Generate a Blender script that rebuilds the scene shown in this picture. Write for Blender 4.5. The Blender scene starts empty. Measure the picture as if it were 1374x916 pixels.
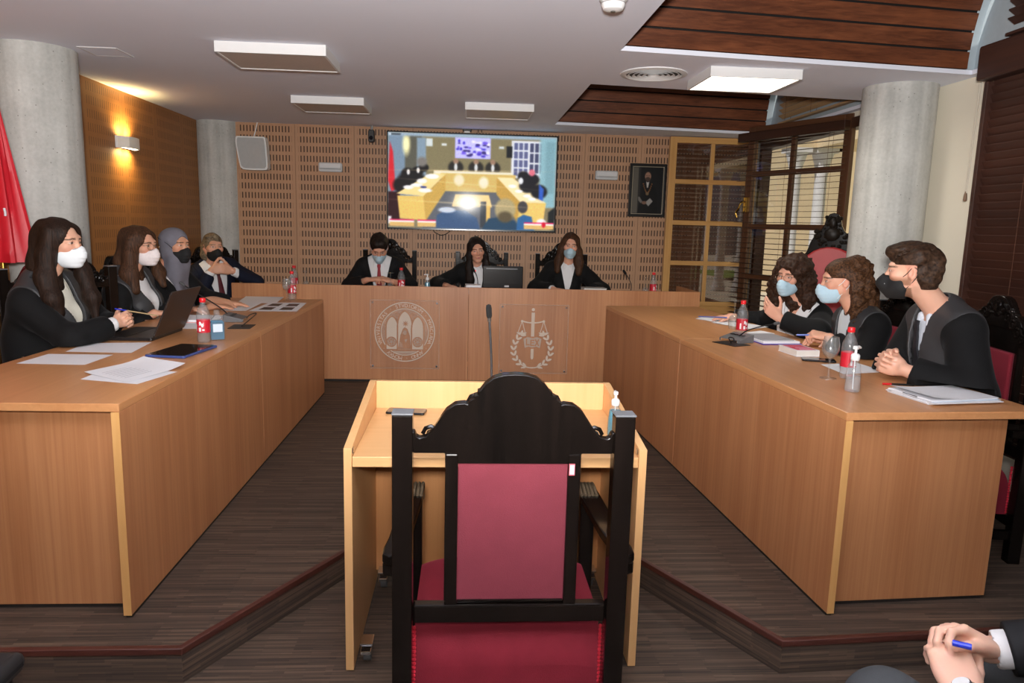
import bpy, bmesh, math, random
import numpy as np
from mathutils import Vector, Matrix, Euler, Quaternion

random.seed(7)
SC = bpy.context.scene
COL = SC.collection
PI = math.pi
R = math.radians
PF = 0.12            # height of the dais above the lower floor
TT = 0.87            # height of the table tops

# ------------------------------------------------------------------ camera
FPX, PITCH, YAW, ROLL, CAMZ = 964.762, R(9.1175), R(3.8321), R(1.477), 1.4697
_fw = Vector((math.sin(YAW)*math.cos(PITCH), math.cos(YAW)*math.cos(PITCH), -math.sin(PITCH)))
_r0 = _fw.cross(Vector((0, 0, 1))).normalized()
_u0 = _r0.cross(_fw)
_r = _r0*math.cos(ROLL) + _u0*math.sin(ROLL)
_u = -_r0*math.sin(ROLL) + _u0*math.cos(ROLL)
CAM = Vector((0, 0, CAMZ))
def ray(u, v): return _fw + _r*((u-687)/FPX) - _u*((v-458)/FPX)
def at_z(u, v, z): d = ray(u, v); return CAM + d*((z-CAMZ)/d.z)
def at_y(u, v, y): d = ray(u, v); return CAM + d*(y/d.y)
def at_x(u, v, x): d = ray(u, v); return CAM + d*(x/d.x)
cd = bpy.data.cameras.new('camera'); cam = bpy.data.objects.new('camera', cd); COL.objects.link(cam)
cd.sensor_fit = 'HORIZONTAL'; cd.sensor_width = 36; cd.lens = 36*FPX/1374
cd.clip_start = .02; cd.clip_end = 200
cam.matrix_world = Matrix(((_r.x, _u.x, -_fw.x, 0), (_r.y, _u.y, -_fw.y, 0), (_r.z, _u.z, -_fw.z, CAMZ), (0, 0, 0, 1)))
SC.camera = cam

# ------------------------------------------------------------------ materials
def lin(c):
    return tuple((x/255/12.92 if x/255 <= .04045 else ((x/255+.055)/1.055)**2.4) for x in c) + (1,)
MATS = {}
def new_mat(name):
    m = bpy.data.materials.new(name); m.use_nodes = True
    nt = m.node_tree; b = nt.nodes['Principled BSDF']
    return m, nt, b
def nd(nt, t, **k):
    n = nt.nodes.new(t)
    for a, v in k.items():
        if a.startswith('i_'):
            n.inputs[a[2:].replace('_', ' ')].default_value = v
        else: setattr(n, a, v)
    return n
def plain(name, c, rough=.5, metal=0., spec=.5, **k):
    """Colour with a slight procedural mottling."""
    if name in MATS: return MATS[name]
    m, nt, b = new_mat(name)
    tc = nd(nt, 'ShaderNodeTexCoord'); nz = nd(nt, 'ShaderNodeTexNoise'); nz.inputs['Scale'].default_value = k.get('ns', 30); nz.inputs['Detail'].default_value = 3
    nt.links.new(tc.outputs['Object'], nz.inputs['Vector'])
    mx = nd(nt, 'ShaderNodeMixRGB'); cl = lin(c); v = k.get('var', .08)
    mx.inputs[1].default_value = tuple(x*(1-v) for x in cl[:3])+(1,); mx.inputs[2].default_value = tuple(min(1, x*(1+v)) for x in cl[:3])+(1,)
    nt.links.new(nz.outputs['Fac'], mx.inputs[0]); nt.links.new(mx.outputs[0], b.inputs['Base Color'])
    b.inputs['Roughness'].default_value = rough; b.inputs['Metallic'].default_value = metal
    b.inputs['Specular IOR Level'].default_value = spec
    if k.get('bump'):
        bp = nd(nt, 'ShaderNodeBump'); bp.inputs['Strength'].default_value = k['bump']; bp.inputs['Distance'].default_value = .004
        n2 = nd(nt, 'ShaderNodeTexNoise'); n2.inputs['Scale'].default_value = k.get('bs', 200)
        nt.links.new(tc.outputs['Object'], n2.inputs['Vector']); nt.links.new(n2.outputs['Fac'], bp.inputs['Height']); nt.links.new(bp.outputs['Normal'], b.inputs['Normal'])
    if k.get('sheen'):
        b.inputs['Sheen Weight'].default_value = k['sheen']; b.inputs['Sheen Tint'].default_value = lin(k.get('sheen_c', c)); b.inputs['Sheen Roughness'].default_value = .4
    if k.get('coat'): b.inputs['Coat Weight'].default_value = k['coat']; b.inputs['Coat Roughness'].default_value = .1
    if k.get('alpha'): b.inputs['Alpha'].default_value = k['alpha']
    if k.get('sss'):
        b.inputs['Subsurface Weight'].default_value = k['sss']; b.inputs['Subsurface Radius'].default_value = (1, .3, .15); b.inputs['Subsurface Scale'].default_value = .006
    MATS[name] = m; return m
def wood(name, c1, c2, axis='z', fine=55., rough=.4, long=2., contrast=1., coat=0.):
    """Straight-grained timber, the grain running along one axis."""
    if name in MATS: return MATS[name]
    m, nt, b = new_mat(name)
    tc = nd(nt, 'ShaderNodeTexCoord'); mp = nd(nt, 'ShaderNodeMapping')
    s = [fine]*3; s['xyz'.index(axis)] = long; mp.inputs['Scale'].default_value = s
    nt.links.new(tc.outputs['Object'], mp.inputs['Vector'])
    n1 = nd(nt, 'ShaderNodeTexNoise'); n1.inputs['Scale'].default_value = 1; n1.inputs['Detail'].default_value = 5; n1.inputs['Roughness'].default_value = .6; n1.inputs['Distortion'].default_value = .6
    nt.links.new(mp.outputs[0], n1.inputs['Vector'])
    mp2 = nd(nt, 'ShaderNodeMapping'); s2 = [fine*.12]*3; s2['xyz'.index(axis)] = long*.35; mp2.inputs['Scale'].default_value = s2
    nt.links.new(tc.outputs['Object'], mp2.inputs['Vector'])
    n2 = nd(nt, 'ShaderNodeTexNoise'); n2.inputs['Scale'].default_value = 1; n2.inputs['Detail'].default_value = 2
    nt.links.new(mp2.outputs[0], n2.inputs['Vector'])
    ad = nd(nt, 'ShaderNodeMath', operation='ADD'); nt.links.new(n1.outputs['Fac'], ad.inputs[0]); nt.links.new(n2.outputs['Fac'], ad.inputs[1])
    mr = nd(nt, 'ShaderNodeMapRange'); mr.inputs['From Min'].default_value = 1-.35/contrast; mr.inputs['From Max'].default_value = 1+.35/contrast
    nt.links.new(ad.outputs[0], mr.inputs['Value'])
    mx = nd(nt, 'ShaderNodeMixRGB'); mx.inputs[1].default_value = lin(c1); mx.inputs[2].default_value = lin(c2)
    nt.links.new(mr.outputs[0], mx.inputs[0]); nt.links.new(mx.outputs[0], b.inputs['Base Color'])
    b.inputs['Roughness'].default_value = rough
    if coat: b.inputs['Coat Weight'].default_value = coat; b.inputs['Coat Roughness'].default_value = .15
    MATS[name] = m; return m
def emit(name, c, s):
    if name in MATS: return MATS[name]
    m, nt, b = new_mat(name)
    b.inputs['Base Color'].default_value = lin(c); b.inputs['Emission Color'].default_value = lin(c); b.inputs['Emission Strength'].default_value = s
    MATS[name] = m; return m
def glass(name, tint=(255, 255, 255), refl=.06, rough=.02, dens=.99, haze=0., hc=(235, 238, 240)):
    """Thin clear glass or plastic: mostly see-through, a sharp reflection, a little milkiness."""
    if name in MATS: return MATS[name]
    m, nt, b = new_mat(name); L = nt.links
    t = nd(nt, 'ShaderNodeBsdfTransparent'); t.inputs[0].default_value = tuple(x*dens for x in lin(tint)[:3])+(1,)
    b.inputs['Base Color'].default_value = lin(hc); b.inputs['Roughness'].default_value = .3
    m0 = nd(nt, 'ShaderNodeMixShader'); m0.inputs[0].default_value = haze; L.new(t.outputs[0], m0.inputs[1]); L.new(b.outputs[0], m0.inputs[2])
    g = nd(nt, 'ShaderNodeBsdfGlossy'); g.inputs['Roughness'].default_value = rough
    lf = nd(nt, 'ShaderNodeLayerWeight'); lf.inputs[0].default_value = .5; lw = nd(nt, 'ShaderNodeMath', operation='POWER'); lw.inputs[1].default_value = 4.; L.new(lf.outputs['Facing'], lw.inputs[0])
    mr = nd(nt, 'ShaderNodeMapRange'); mr.inputs['To Min'].default_value = refl; mr.inputs['To Max'].default_value = .75; L.new(lw.outputs[0], mr.inputs['Value'])
    mx = nd(nt, 'ShaderNodeMixShader'); L.new(mr.outputs[0], mx.inputs[0]); L.new(m0.outputs[0], mx.inputs[1]); L.new(g.outputs[0], mx.inputs[2]); L.new(mx.outputs[0], nt.nodes['Material Output'].inputs[0])
    MATS[name] = m; return m
def vcol(name, rough=.5, emis=0., sss=0., spec=.3, bump=0., bs=300):
    """Reads the colour attribute 'Col' of the mesh."""
    if name in MATS: return MATS[name]
    m, nt, b = new_mat(name)
    a = nd(nt, 'ShaderNodeAttribute', attribute_name='Col'); nt.links.new(a.outputs['Color'], b.inputs['Base Color'])
    b.inputs['Roughness'].default_value = rough; b.inputs['Specular IOR Level'].default_value = spec
    if emis: nt.links.new(a.outputs['Color'], b.inputs['Emission Color']); b.inputs['Emission Strength'].default_value = emis
    if sss: b.inputs['Subsurface Weight'].default_value = sss; b.inputs['Subsurface Radius'].default_value = (1, .35, .2); b.inputs['Subsurface Scale'].default_value = .006
    if bump:
        tc = nd(nt, 'ShaderNodeTexCoord'); n2 = nd(nt, 'ShaderNodeTexNoise'); n2.inputs['Scale'].default_value = bs
        bp = nd(nt, 'ShaderNodeBump'); bp.inputs['Strength'].default_value = bump; bp.inputs['Distance'].default_value = .002
        nt.links.new(tc.outputs['Object'], n2.inputs['Vector']); nt.links.new(n2.outputs['Fac'], bp.inputs['Height']); nt.links.new(bp.outputs['Normal'], b.inputs['Normal'])
    MATS[name] = m; return m

# ------------------------------------------------------------------ mesh building
class MB:
    def __init__(s): s.v = []; s.f = []; s.m = []
    def add(s, vs, fs, mi=0, M=None):
        b = len(s.v)
        s.v += [tuple(M @ Vector(p)) if M is not None else tuple(p) for p in vs]
        s.f += [tuple(i+b for i in f) for f in fs]; s.m += [mi]*len(fs); return s
    def box(s, x0, x1, y0, y1, z0, z1, mi=0, M=None):
        v = [(x, y, z) for z in (z0, z1) for y in (y0, y1) for x in (x0, x1)]
        return s.add(v, [(0, 2, 3, 1), (4, 5, 7, 6), (0, 1, 5, 4), (2, 6, 7, 3), (0, 4, 6, 2), (1, 3, 7, 5)], mi, M)
    def prism(s, poly, a, b, axis='z', mi=0, M=None):
        """Extrude an outline. axis z: (x,y) outline; axis y: (x,z) outline; axis x: (y,z) outline."""
        n = len(poly)
        mk = {'z': lambda p, h: (p[0], p[1], h), 'y': lambda p, h: (p[0], h, p[1]), 'x': lambda p, h: (h, p[0], p[1])}[axis]
        v = [mk(p, a) for p in poly]+[mk(p, b) for p in poly]
        ar = sum(poly[i][0]*poly[(i+1) % n][1]-poly[(i+1) % n][0]*poly[i][1] for i in range(n))
        fl = (ar > 0) ^ (axis == 'y') ^ (b < a)
        f = [tuple(range(n))[::-1], tuple(range(n, 2*n))]+[(i, (i+1) % n, n+(i+1) % n, n+i) for i in range(n)]
        if not fl: f = [q[::-1] for q in f]
        return s.add(v, f, mi, M)
    def lathe(s, prof, n=24, M=None, mi=0, cap=True):
        v = []; f = []
        for r, z in prof:
            for k in range(n): a = 2*PI*k/n; v.append((r*math.cos(a), r*math.sin(a), z))
        for i in range(len(prof)-1):
            for k in range(n): f.append((i*n+k, i*n+(k+1) % n, (i+1)*n+(k+1) % n, (i+1)*n+k))
        if cap:
            if prof[0][0] > 1e-5: f.append(tuple(range(n))[::-1])
            if prof[-1][0] > 1e-5: f.append(tuple((len(prof)-1)*n+k for k in range(n)))
        return s.add(v, f, mi, M)
    def cyl(s, p, q, r, r2=None, n=16, mi=0):
        return s.tube([p, q], r, n, mi, r2)
    def tube(s, path, r, n=8, mi=0, r2=None, closed=False, flat=1.):
        P = [Vector(p) for p in path]; L = len(P)
        rad = r if isinstance(r, (list, tuple)) else [r+((r2 if r2 is not None else r)-r)*i/max(1, L-1) for i in range(L)]
        v = []; f = []; up = None
        for i in range(L):
            if closed: t = (P[(i+1) % L]-P[i-1]).normalized()
            else: t = (P[min(i+1, L-1)]-P[max(i-1, 0)]).normalized()
            if up is None:
                up = Vector((0, 0, 1)) if abs(t.z) < .9 else Vector((1, 0, 0))
            up = (up-t*up.dot(t)); up = up.normalized() if up.length > 1e-6 else t.orthogonal().normalized()
            w = t.cross(up)
            for k in range(n):
                a = 2*PI*k/n; v.append(tuple(P[i]+(w*math.cos(a)+up*math.sin(a)*flat)*rad[i]))
        for i in range(L if closed else L-1):
            j = (i+1) % L
            for k in range(n): f.append((i*n+k, i*n+(k+1) % n, j*n+(k+1) % n, j*n+k))
        if not closed: f.append(tuple(range(n))[::-1]); f.append(tuple((L-1)*n+k for k in range(n)))
        return s.add(v, f, mi)
    def ell(s, c, r, n=16, M=None, mi=0):
        prof = [(math.sin(PI*i/(n//2)), -math.cos(PI*i/(n//2))) for i in range(n//2+1)]
        T = Matrix.Translation(c) @ Matrix.Diagonal((*((r,)*3 if not hasattr(r, '__len__') else r), 1))
        prof[0] = (1e-4, -1); prof[-1] = (1e-4, 1)
        return s.lathe(prof, n, (M @ T) if M is not None else T, mi)
    def grid(s, P, mi=0, flip=False):
        """P: rows of points."""
        h, w = len(P), len(P[0]); v = [p for row in P for p in row]
        f = [(i*w+j, i*w+j+1, (i+1)*w+j+1, (i+1)*w+j) for i in range(h-1) for j in range(w-1)]
        if flip: f = [q[::-1] for q in f]
        return s.add(v, f, mi)
    def mesh(s, name, mats, smooth=None):
        me = bpy.data.meshes.new(name); me.from_pydata(s.v, [], s.f); me.validate()
        for m in (mats if isinstance(mats, (list, tuple)) else [mats]): me.materials.append(m)
        if len(me.polygons) == len(s.m): me.polygons.foreach_set('material_index', s.m)
        if smooth: me.polygons.foreach_set('use_smooth', [True]*len(me.polygons)); me.set_sharp_from_angle(angle=R(smooth))
        me.update(); return me
    def build(s, name, mats, parent=None, smooth=40, bevel=0., loc=(0, 0, 0), rot=(0, 0, 0), recalc=False):
        me = s.mesh(name, mats, smooth)
        if recalc:
            bm = bmesh.new(); bm.from_mesh(me); bmesh.ops.recalc_face_normals(bm, faces=bm.faces); bm.to_mesh(me); bm.free()
        o = bpy.data.objects.new(name, me); COL.objects.link(o); o.parent = parent; o.location = loc; o.rotation_euler = rot
        if bevel:
            b = o.modifiers.new('edge', 'BEVEL'); b.width = bevel; b.segments = 2; b.limit_method = 'ANGLE'; b.angle_limit = R(40)
        return o
def tag(o, label=None, cat=None, group=None, kind=None):
    if label: o['label'] = label
    if cat: o['category'] = cat
    if group: o['group'] = group
    if kind: o['kind'] = kind
    return o
def thing(name, label, cat, loc=(0, 0, 0), rotz=0., group=None, scale=None):
    o = bpy.data.objects.new(name, None); COL.objects.link(o); o.empty_display_size = .1
    o.location = loc; o.rotation_euler = (0, 0, rotz)
    if scale: o.scale = scale
    return tag(o, label, cat, group)
def struct(o): o['kind'] = 'structure'; return o
def dup(root, loc=None, rotz=None, label=None, group=None, scale=None):
    def cp(o, par):
        c = o.copy(); COL.objects.link(c); c.parent = par
        for ch in list(o.children): cp(ch, c)
        return c
    r = cp(root, None)
    if loc is not None: r.location = loc
    if rotz is not None: r.rotation_euler = (0, 0, rotz)
    if label: r['label'] = label
    if group: r['group'] = group
    if scale: r.scale = scale
    return r
def arc(cx, cy, r, a0, a1, n, ry=None):
    ry = r if ry is None else ry
    return [(cx+r*math.cos(R(a0+(a1-a0)*i/n)), cy+ry*math.sin(R(a0+(a1-a0)*i/n))) for i in range(n+1)]
def rrect(x0, x1, y0, y1, r, n=5):
    return arc(x1-r, y0+r, r, -90, 0, n)+arc(x1-r, y1-r, r, 0, 90, n)+arc(x0+r, y1-r, r, 90, 180, n)+arc(x0+r, y0+r, r, 180, 270, n)
def bez(p, n=12):
    """Smooth curve (Catmull-Rom) through points."""
    P = [Vector(q) for q in p]; P = [P[0]*2-P[1]]+P+[P[-1]*2-P[-2]]; out = []
    for i in range(1, len(P)-2):
        for k in range(n):
            t = k/n; a, b, c, d = P[i-1:i+3]
            out.append(.5*((2*b)+(c-a)*t+(2*a-5*b+4*c-d)*t*t+(3*b-a-3*c+d)*t**3))
    out.append(P[-2]); return out
# ------------------------------------------------------------------ the setting
CZ = 2.40
M_ceil = plain('ceiling_paint', (234, 237, 250), .9, var=.02, ns=2)
M_white = plain('white_plastic', (226, 226, 226), .4, var=.02)
M_cream = plain('cream_paint', (224, 216, 198), .85, var=.03, ns=3)
M_black = plain('black_plastic', (16, 16, 17), .4)
M_dark = plain('dark_fabric', (22, 21, 22), .85)
M_chrome = plain('chrome', (215, 217, 220), .15, 1.)
M_brass = plain('brass', (200, 160, 80), .25, 1.)

def carpet(name):
    """Floor covering of fine strips of several browns, all running one way."""
    m, nt, b = new_mat(name); L = nt.links; tc = nd(nt, 'ShaderNodeTexCoord'); sp = nd(nt, 'ShaderNodeSeparateXYZ'); L.new(tc.outputs['Object'], sp.inputs[0])
    ad = nd(nt, 'ShaderNodeMath', operation='ADD'); L.new(sp.outputs[1], ad.inputs[0]); L.new(sp.outputs[2], ad.inputs[1]); cb = nd(nt, 'ShaderNodeCombineXYZ'); L.new(sp.outputs[0], cb.inputs[0]); L.new(ad.outputs[0], cb.inputs[1])
    vals = []
    for w_, r_, off in ((.42, .011, .37), (.17, .0055, .61)):
        br = nd(nt, 'ShaderNodeTexBrick'); br.offset = off; br.squash = 1.; br.inputs['Color1'].default_value = (0, 0, 0, 1); br.inputs['Color2'].default_value = (1, 1, 1, 1); br.inputs['Scale'].default_value = 1; br.inputs['Mortar Size'].default_value = 0; br.inputs['Brick Width'].default_value = w_; br.inputs['Row Height'].default_value = r_
        L.new(cb.outputs[0], br.inputs['Vector']); vals.append(br.outputs['Color'])
    mp = nd(nt, 'ShaderNodeMapping'); mp.inputs['Scale'].default_value = (2.5, 130, 1); L.new(cb.outputs[0], mp.inputs[0]); nz = nd(nt, 'ShaderNodeTexNoise'); nz.inputs['Scale'].default_value = 1; nz.inputs['Detail'].default_value = 3; L.new(mp.outputs[0], nz.inputs['Vector'])
    m1 = nd(nt, 'ShaderNodeMixRGB'); m1.inputs[0].default_value = .4; L.new(vals[0], m1.inputs[1]); L.new(vals[1], m1.inputs[2]); m2 = nd(nt, 'ShaderNodeMixRGB'); m2.inputs[0].default_value = .55; L.new(m1.outputs[0], m2.inputs[1]); L.new(nz.outputs['Fac'], m2.inputs[2])
    rp = nd(nt, 'ShaderNodeValToRGB'); e = rp.color_ramp.elements; e[0].position = .2; e[0].color = lin((44, 37, 33)); e[1].position = .8; e[1].color = lin((110, 91, 75)); q = e.new(.5); q.color = lin((75, 62, 53))
    L.new(m2.outputs[0], rp.inputs[0]); L.new(rp.outputs[0], b.inputs['Base Color']); b.inputs['Roughness'].default_value = .6; b.inputs['Specular IOR Level'].default_value = .25
    MATS[name] = m; return m
M_carpet = carpet('striped_floor'); 

def slotted(name, c1, c2, cs, ax, u0, pu, pv, slot_w, slot_h, v0, block, seam):
    """Acoustic timber panel: rows of short upright slots, a plain band at every panel joint."""
    m, nt, b = new_mat(name); L = nt.links
    tc = nd(nt, 'ShaderNodeTexCoord'); sp = nd(nt, 'ShaderNodeSeparateXYZ'); L.new(tc.outputs['Object'], sp.inputs[0])
    def mth(op, a, bb=None):
        n = nd(nt, 'ShaderNodeMath', operation=op)
        for i, q in enumerate((a, bb)):
            if q is None: continue
            if isinstance(q, (int, float)): n.inputs[i].default_value = q
            else: L.new(q, n.inputs[i])
        return n.outputs[0]
    U = sp.outputs['XYZ'.index(ax)]; V = sp.outputs[2]
    def near(x, pitch, x0, half):
        f = mth('FRACT', mth('DIVIDE', mth('ADD', x, -x0), pitch)); d = mth('ABSOLUTE', mth('SUBTRACT', f, .5))
        return mth('LESS_THAN', d, half/pitch)
    bf = mth('MULTIPLY', mth('FRACT', mth('DIVIDE', mth('ADD', U, -u0), block)), block)
    inb = mth('MULTIPLY', mth('GREATER_THAN', bf, seam/2), mth('LESS_THAN', bf, block-seam/2))
    n = int((block-seam)/pu); 
    sf = mth('FRACT', mth('DIVIDE', mth('SUBTRACT', bf, (block-n*pu)/2), pu)); su = mth('LESS_THAN', mth('ABSOLUTE', mth('SUBTRACT', sf, .5)), slot_w/2/pu)
    sv = near(V, pv, v0, slot_h/2)
    mask = mth('MULTIPLY', mth('MULTIPLY', su, sv), inb)
    joint = mth('LESS_THAN', mth('ABSOLUTE', mth('SUBTRACT', mth('FRACT', mth('ADD', mth('DIVIDE', mth('ADD', U, -u0), block), .5)), .5)), .0025/block)
    mask = mth('MAXIMUM', mask, mth('MULTIPLY', joint, .6))
    mp = nd(nt, 'ShaderNodeMapping'); s = [40, 40, 40]; s[2] = 1.2; mp.inputs['Scale'].default_value = s; L.new(tc.outputs['Object'], mp.inputs['Vector'])
    nz = nd(nt, 'ShaderNodeTexNoise'); nz.inputs['Scale'].default_value = 1; nz.inputs['Detail'].default_value = 4; L.new(mp.outputs[0], nz.inputs['Vector'])
    mx = nd(nt, 'ShaderNodeMixRGB'); mx.inputs[1].default_value = lin(c1); mx.inputs[2].default_value = lin(c2); L.new(nz.outputs['Fac'], mx.inputs[0])
    mx2 = nd(nt, 'ShaderNodeMixRGB'); L.new(mask, mx2.inputs[0]); L.new(mx.outputs[0], mx2.inputs[1]); mx2.inputs[2].default_value = lin(cs)
    L.new(mx2.outputs[0], b.inputs['Base Color']); b.inputs['Roughness'].default_value = .5; b.inputs['Specular IOR Level'].default_value = .35
    bp = nd(nt, 'ShaderNodeBump', invert=True); bp.inputs['Distance'].default_value = .01; bp.inputs['Strength'].default_value = .6
    L.new(mask, bp.inputs['Height']); L.new(bp.outputs['Normal'], b.inputs['Normal'])
    MATS[name] = m; return m
M_slotB = slotted('slotted_panel_back', (172, 132, 102), (190, 148, 114), (76, 54, 42), 'X', -1.69, .0308, .0915, .0115, .058, .014, .575, .06)
M_slotL = slotted('slotted_panel_side', (146, 98, 54), (164, 112, 64), (112, 73, 40), 'Y', 4.1, .0308, .0915, .009, .058, .014, .575, .06)

def concrete(name):
    m, nt, b = new_mat(name); tc = nd(nt, 'ShaderNodeTexCoord'); L = nt.links
    n1 = nd(nt, 'ShaderNodeTexNoise'); n1.inputs['Scale'].default_value = 3; n1.inputs['Detail'].default_value = 8; n1.inputs['Roughness'].default_value = .65
    n2 = nd(nt, 'ShaderNodeTexNoise'); n2.inputs['Scale'].default_value = 55; n2.inputs['Detail'].default_value = 2
    mp = nd(nt, 'ShaderNodeMapping'); mp.inputs['Scale'].default_value = (14, 14, .8); n3 = nd(nt, 'ShaderNodeTexNoise'); n3.inputs['Scale'].default_value = 1
    for n in (n1, n2): L.new(tc.outputs['Object'], n.inputs['Vector'])
    L.new(tc.outputs['Object'], mp.inputs['Vector']); L.new(mp.outputs[0], n3.inputs['Vector'])
    a = nd(nt, 'ShaderNodeMath', operation='ADD'); L.new(n1.outputs['Fac'], a.inputs[0]); L.new(n3.outputs['Fac'], a.inputs[1])
    a2 = nd(nt, 'ShaderNodeMath', operation='MULTIPLY_ADD'); L.new(n2.outputs['Fac'], a2.inputs[0]); a2.inputs[1].default_value = .35; L.new(a.outputs[0], a2.inputs[2])
    mr = nd(nt, 'ShaderNodeMapRange'); mr.inputs['From Min'].default_value = .8; mr.inputs['From Max'].default_value = 1.55; L.new(a2.outputs[0], mr.inputs['Value'])
    mx = nd(nt, 'ShaderNodeMixRGB'); mx.inputs[1].default_value = lin((156, 156, 152)); mx.inputs[2].default_value = lin((204, 204, 200)); L.new(mr.outputs[0], mx.inputs[0])
    vo = nd(nt, 'ShaderNodeTexVoronoi'); vo.inputs['Scale'].default_value = 26; L.new(tc.outputs['Object'], vo.inputs['Vector'])
    lt = nd(nt, 'ShaderNodeMath', operation='LESS_THAN'); lt.inputs[1].default_value = .085; L.new(vo.outputs['Distance'], lt.inputs[0])
    mx2 = nd(nt, 'ShaderNodeMixRGB'); L.new(lt.outputs[0], mx2.inputs[0]); L.new(mx.outputs[0], mx2.inputs[1]); mx2.inputs[2].default_value = lin((128, 126, 122))
    L.new(mx2.outputs[0], b.inputs['Base Color']); b.inputs['Roughness'].default_value = .8
    bp = nd(nt, 'ShaderNodeBump'); bp.inputs['Strength'].default_value = .3; bp.inputs['Distance'].default_value = .01; L.new(a2.outputs[0], bp.inputs['Height']); L.new(bp.outputs['Normal'], b.inputs['Normal'])
    MATS[name] = m; return m
M_conc = concrete('bare_concrete')

# floor and dais
struct(MB().box(-2.8, 3.1, -3.7, 7.6, -.1, 0).build('floor', M_carpet))
dais = [(-2.8, 2.165), (-.884, 2.162), (-.396, 3.0), (.612, 3.0), (1.081, 2.161), (3.1, 2.29), (3.1, 7.6), (-2.8, 7.6)]
struct(MB().prism(dais, 0.0005, PF).build('floor_dais', M_carpet, smooth=None))
M_nose = wood('nosing_wood', (58, 28, 23), (84, 42, 33), 'x', 60, .45, 4)
for k, (a, b) in enumerate(zip(dais[:5], dais[1:6])):
    a, b = Vector((*a, 0)), Vector((*b, 0)); d = (b-a).normalized(); n = Vector((d.y, -d.x, 0))
    if n.y > 0: n = -n
    M = Matrix(((d.x, n.x, 0, a.x), (d.y, n.y, 0, a.y), (0, 0, 1, 0), (0, 0, 0, 1))); l = (b-a).length
    o = MB().box(-.004, l+.004, -.014, .008, PF-.02, PF+.0015).build('trim_1', M_nose, bevel=.002, recalc=True); o.matrix_world = M; struct(o)
    o = MB().box(-.002, l+.002, -.002, .003, 0, PF-.018).build('trim_2', M_carpet, recalc=True); o.matrix_world = M; struct(o)

# walls
struct(MB().box(-2.3, 3.06, 7.4, 7.5, 0, 2.6).build('wall_back', M_slotB))
struct(MB().box(-2.71, -2.61, -3.7, 7.5, 0, 2.6).build('wall_left', M_slotL))
wr = MB()
wr.box(2.96, 3.06, -3.7, 4.85, 0, 3.5); wr.box(2.96, 3.06, 4.85, 7.3, 2.36, 3.5); wr.box(2.96, 3.06, 7.3, 7.5, 0, 3.5); wr.box(2.96, 3.06, 4.85, 7.3, 0, .14)
struct(wr.build('wall_right', M_cream))
struct(MB().box(-2.8, 3.1, -3.8, -3.7, 0, 2.6).build('wall_front', M_cream))
# concrete columns
struct(MB().lathe([(.218, 0), (.218, CZ)], 64).build('wall_column_left', M_conc, loc=(-2.481, 4.484, 0)))
struct(MB().lathe([(.218, 0), (.218, CZ)], 64).build('wall_column_right', M_conc, loc=(2.742, 4.606, 0), rot=(0, 0, 1)))
struct(MB().lathe([(.218, 0), (.218, CZ)], 64).build('wall_column_back', M_conc, loc=(-2.45, 7.5, 0), rot=(0, 0, 2)))

# ceiling with the two vaulted bays let into it
VX0, VX1, SK = .80, 2.87, .105
def sk(x, y): return (x, y+(x-VX0)*SK)
V1 = (2.0, 3.955); V2 = (4.875, 6.80)
ce = MB(); T0, T1 = CZ, CZ+.025
ce.prism([(-2.8, -3.7), (VX0, -3.7), (VX0, 7.5), (-2.8, 7.5)], T0, T1)
for (ya, yb) in ((None, V1[0]), (V1[1], V2[0]), (V2[1], None)):
    lo = [(VX0, -3.7), (3.0, -3.7)] if ya is None else [sk(VX0, ya), sk(3.0, ya)]
    hi = [(3.0, 7.5), (VX0, 7.5)] if yb is None else [sk(3.0, yb), sk(VX0, yb)]
    ce.prism(lo+hi, T0, T1)
ce.prism([sk(2.90, V1[0]), sk(3.0, V1[0]), sk(3.0, V1[1]), sk(2.90, V1[1])], T0, T1)
ce.prism([sk(2.90, V2[0]), sk(3.0, V2[0]), sk(3.0, V2[1]), sk(2.90, V2[1])], T0, T1)
struct(ce.build('ceiling', M_ceil, smooth=None))
M_vault = wood('vault_planks', (84, 44, 26), (128, 74, 46), 'x', 70, .42, 2.2, 1.4)
M_vdark = plain('vault_gap', (14, 9, 7), .9)
for k, (ya, yb) in enumerate((V1, V2)):
    vb = MB(); yc, rr = (ya+yb)/2, (yb-ya)/2
    NP = 30
    for i in range(NP):
        a0 = 180*i/NP+.35; a1 = 180*(i+1)/NP-.35
        q = arc(yc, T1, rr, a0, a1, 3)+arc(yc, T1, rr+.02, a1, a0, 3)
        v = [(x, y+(x-VX0)*SK, z) for x in (VX0+.02, VX1) for (y, z) in q]; n = len(q)
        vb.add(v, [tuple(range(n)), tuple(range(n, 2*n))[::-1]]+[(j, n+j, n+(j+1) % n, (j+1) % n) for j in range(n)])
    q = arc(yc, T1, rr+.021, 0, 180, 40)
    vb.grid([[(x, y+(x-VX0)*SK, z) for (y, z) in q] for x in (VX0, VX1)], 1)
    q = arc(yc, T1, rr+.03, 0, 180, 40)
    vb.prism(q, VX0, VX0+.02, 'x', 2)
    struct(vb.build('ceiling_vault', [M_vault, M_vdark, wood('vault_end', (52, 28, 18), (74, 40, 26), 'y', 40, .5)], smooth=30, recalc=False))
    vs = MB(); q = arc(yc+(VX1-VX0)*SK, T1, rr+.05, 0, 180, 40); vs.prism(q, 2.945, 2.96, 'x')
    vs.grid([[(x, y, z) for (y, z) in q] for x in (VX1, 2.95)])
    struct(vs.build('wall_vault_end', plain('grey_blue_daylight', (170, 182, 190), .85), smooth=30))  # daylight from outside is put into this wall's grey-blue colour

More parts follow.
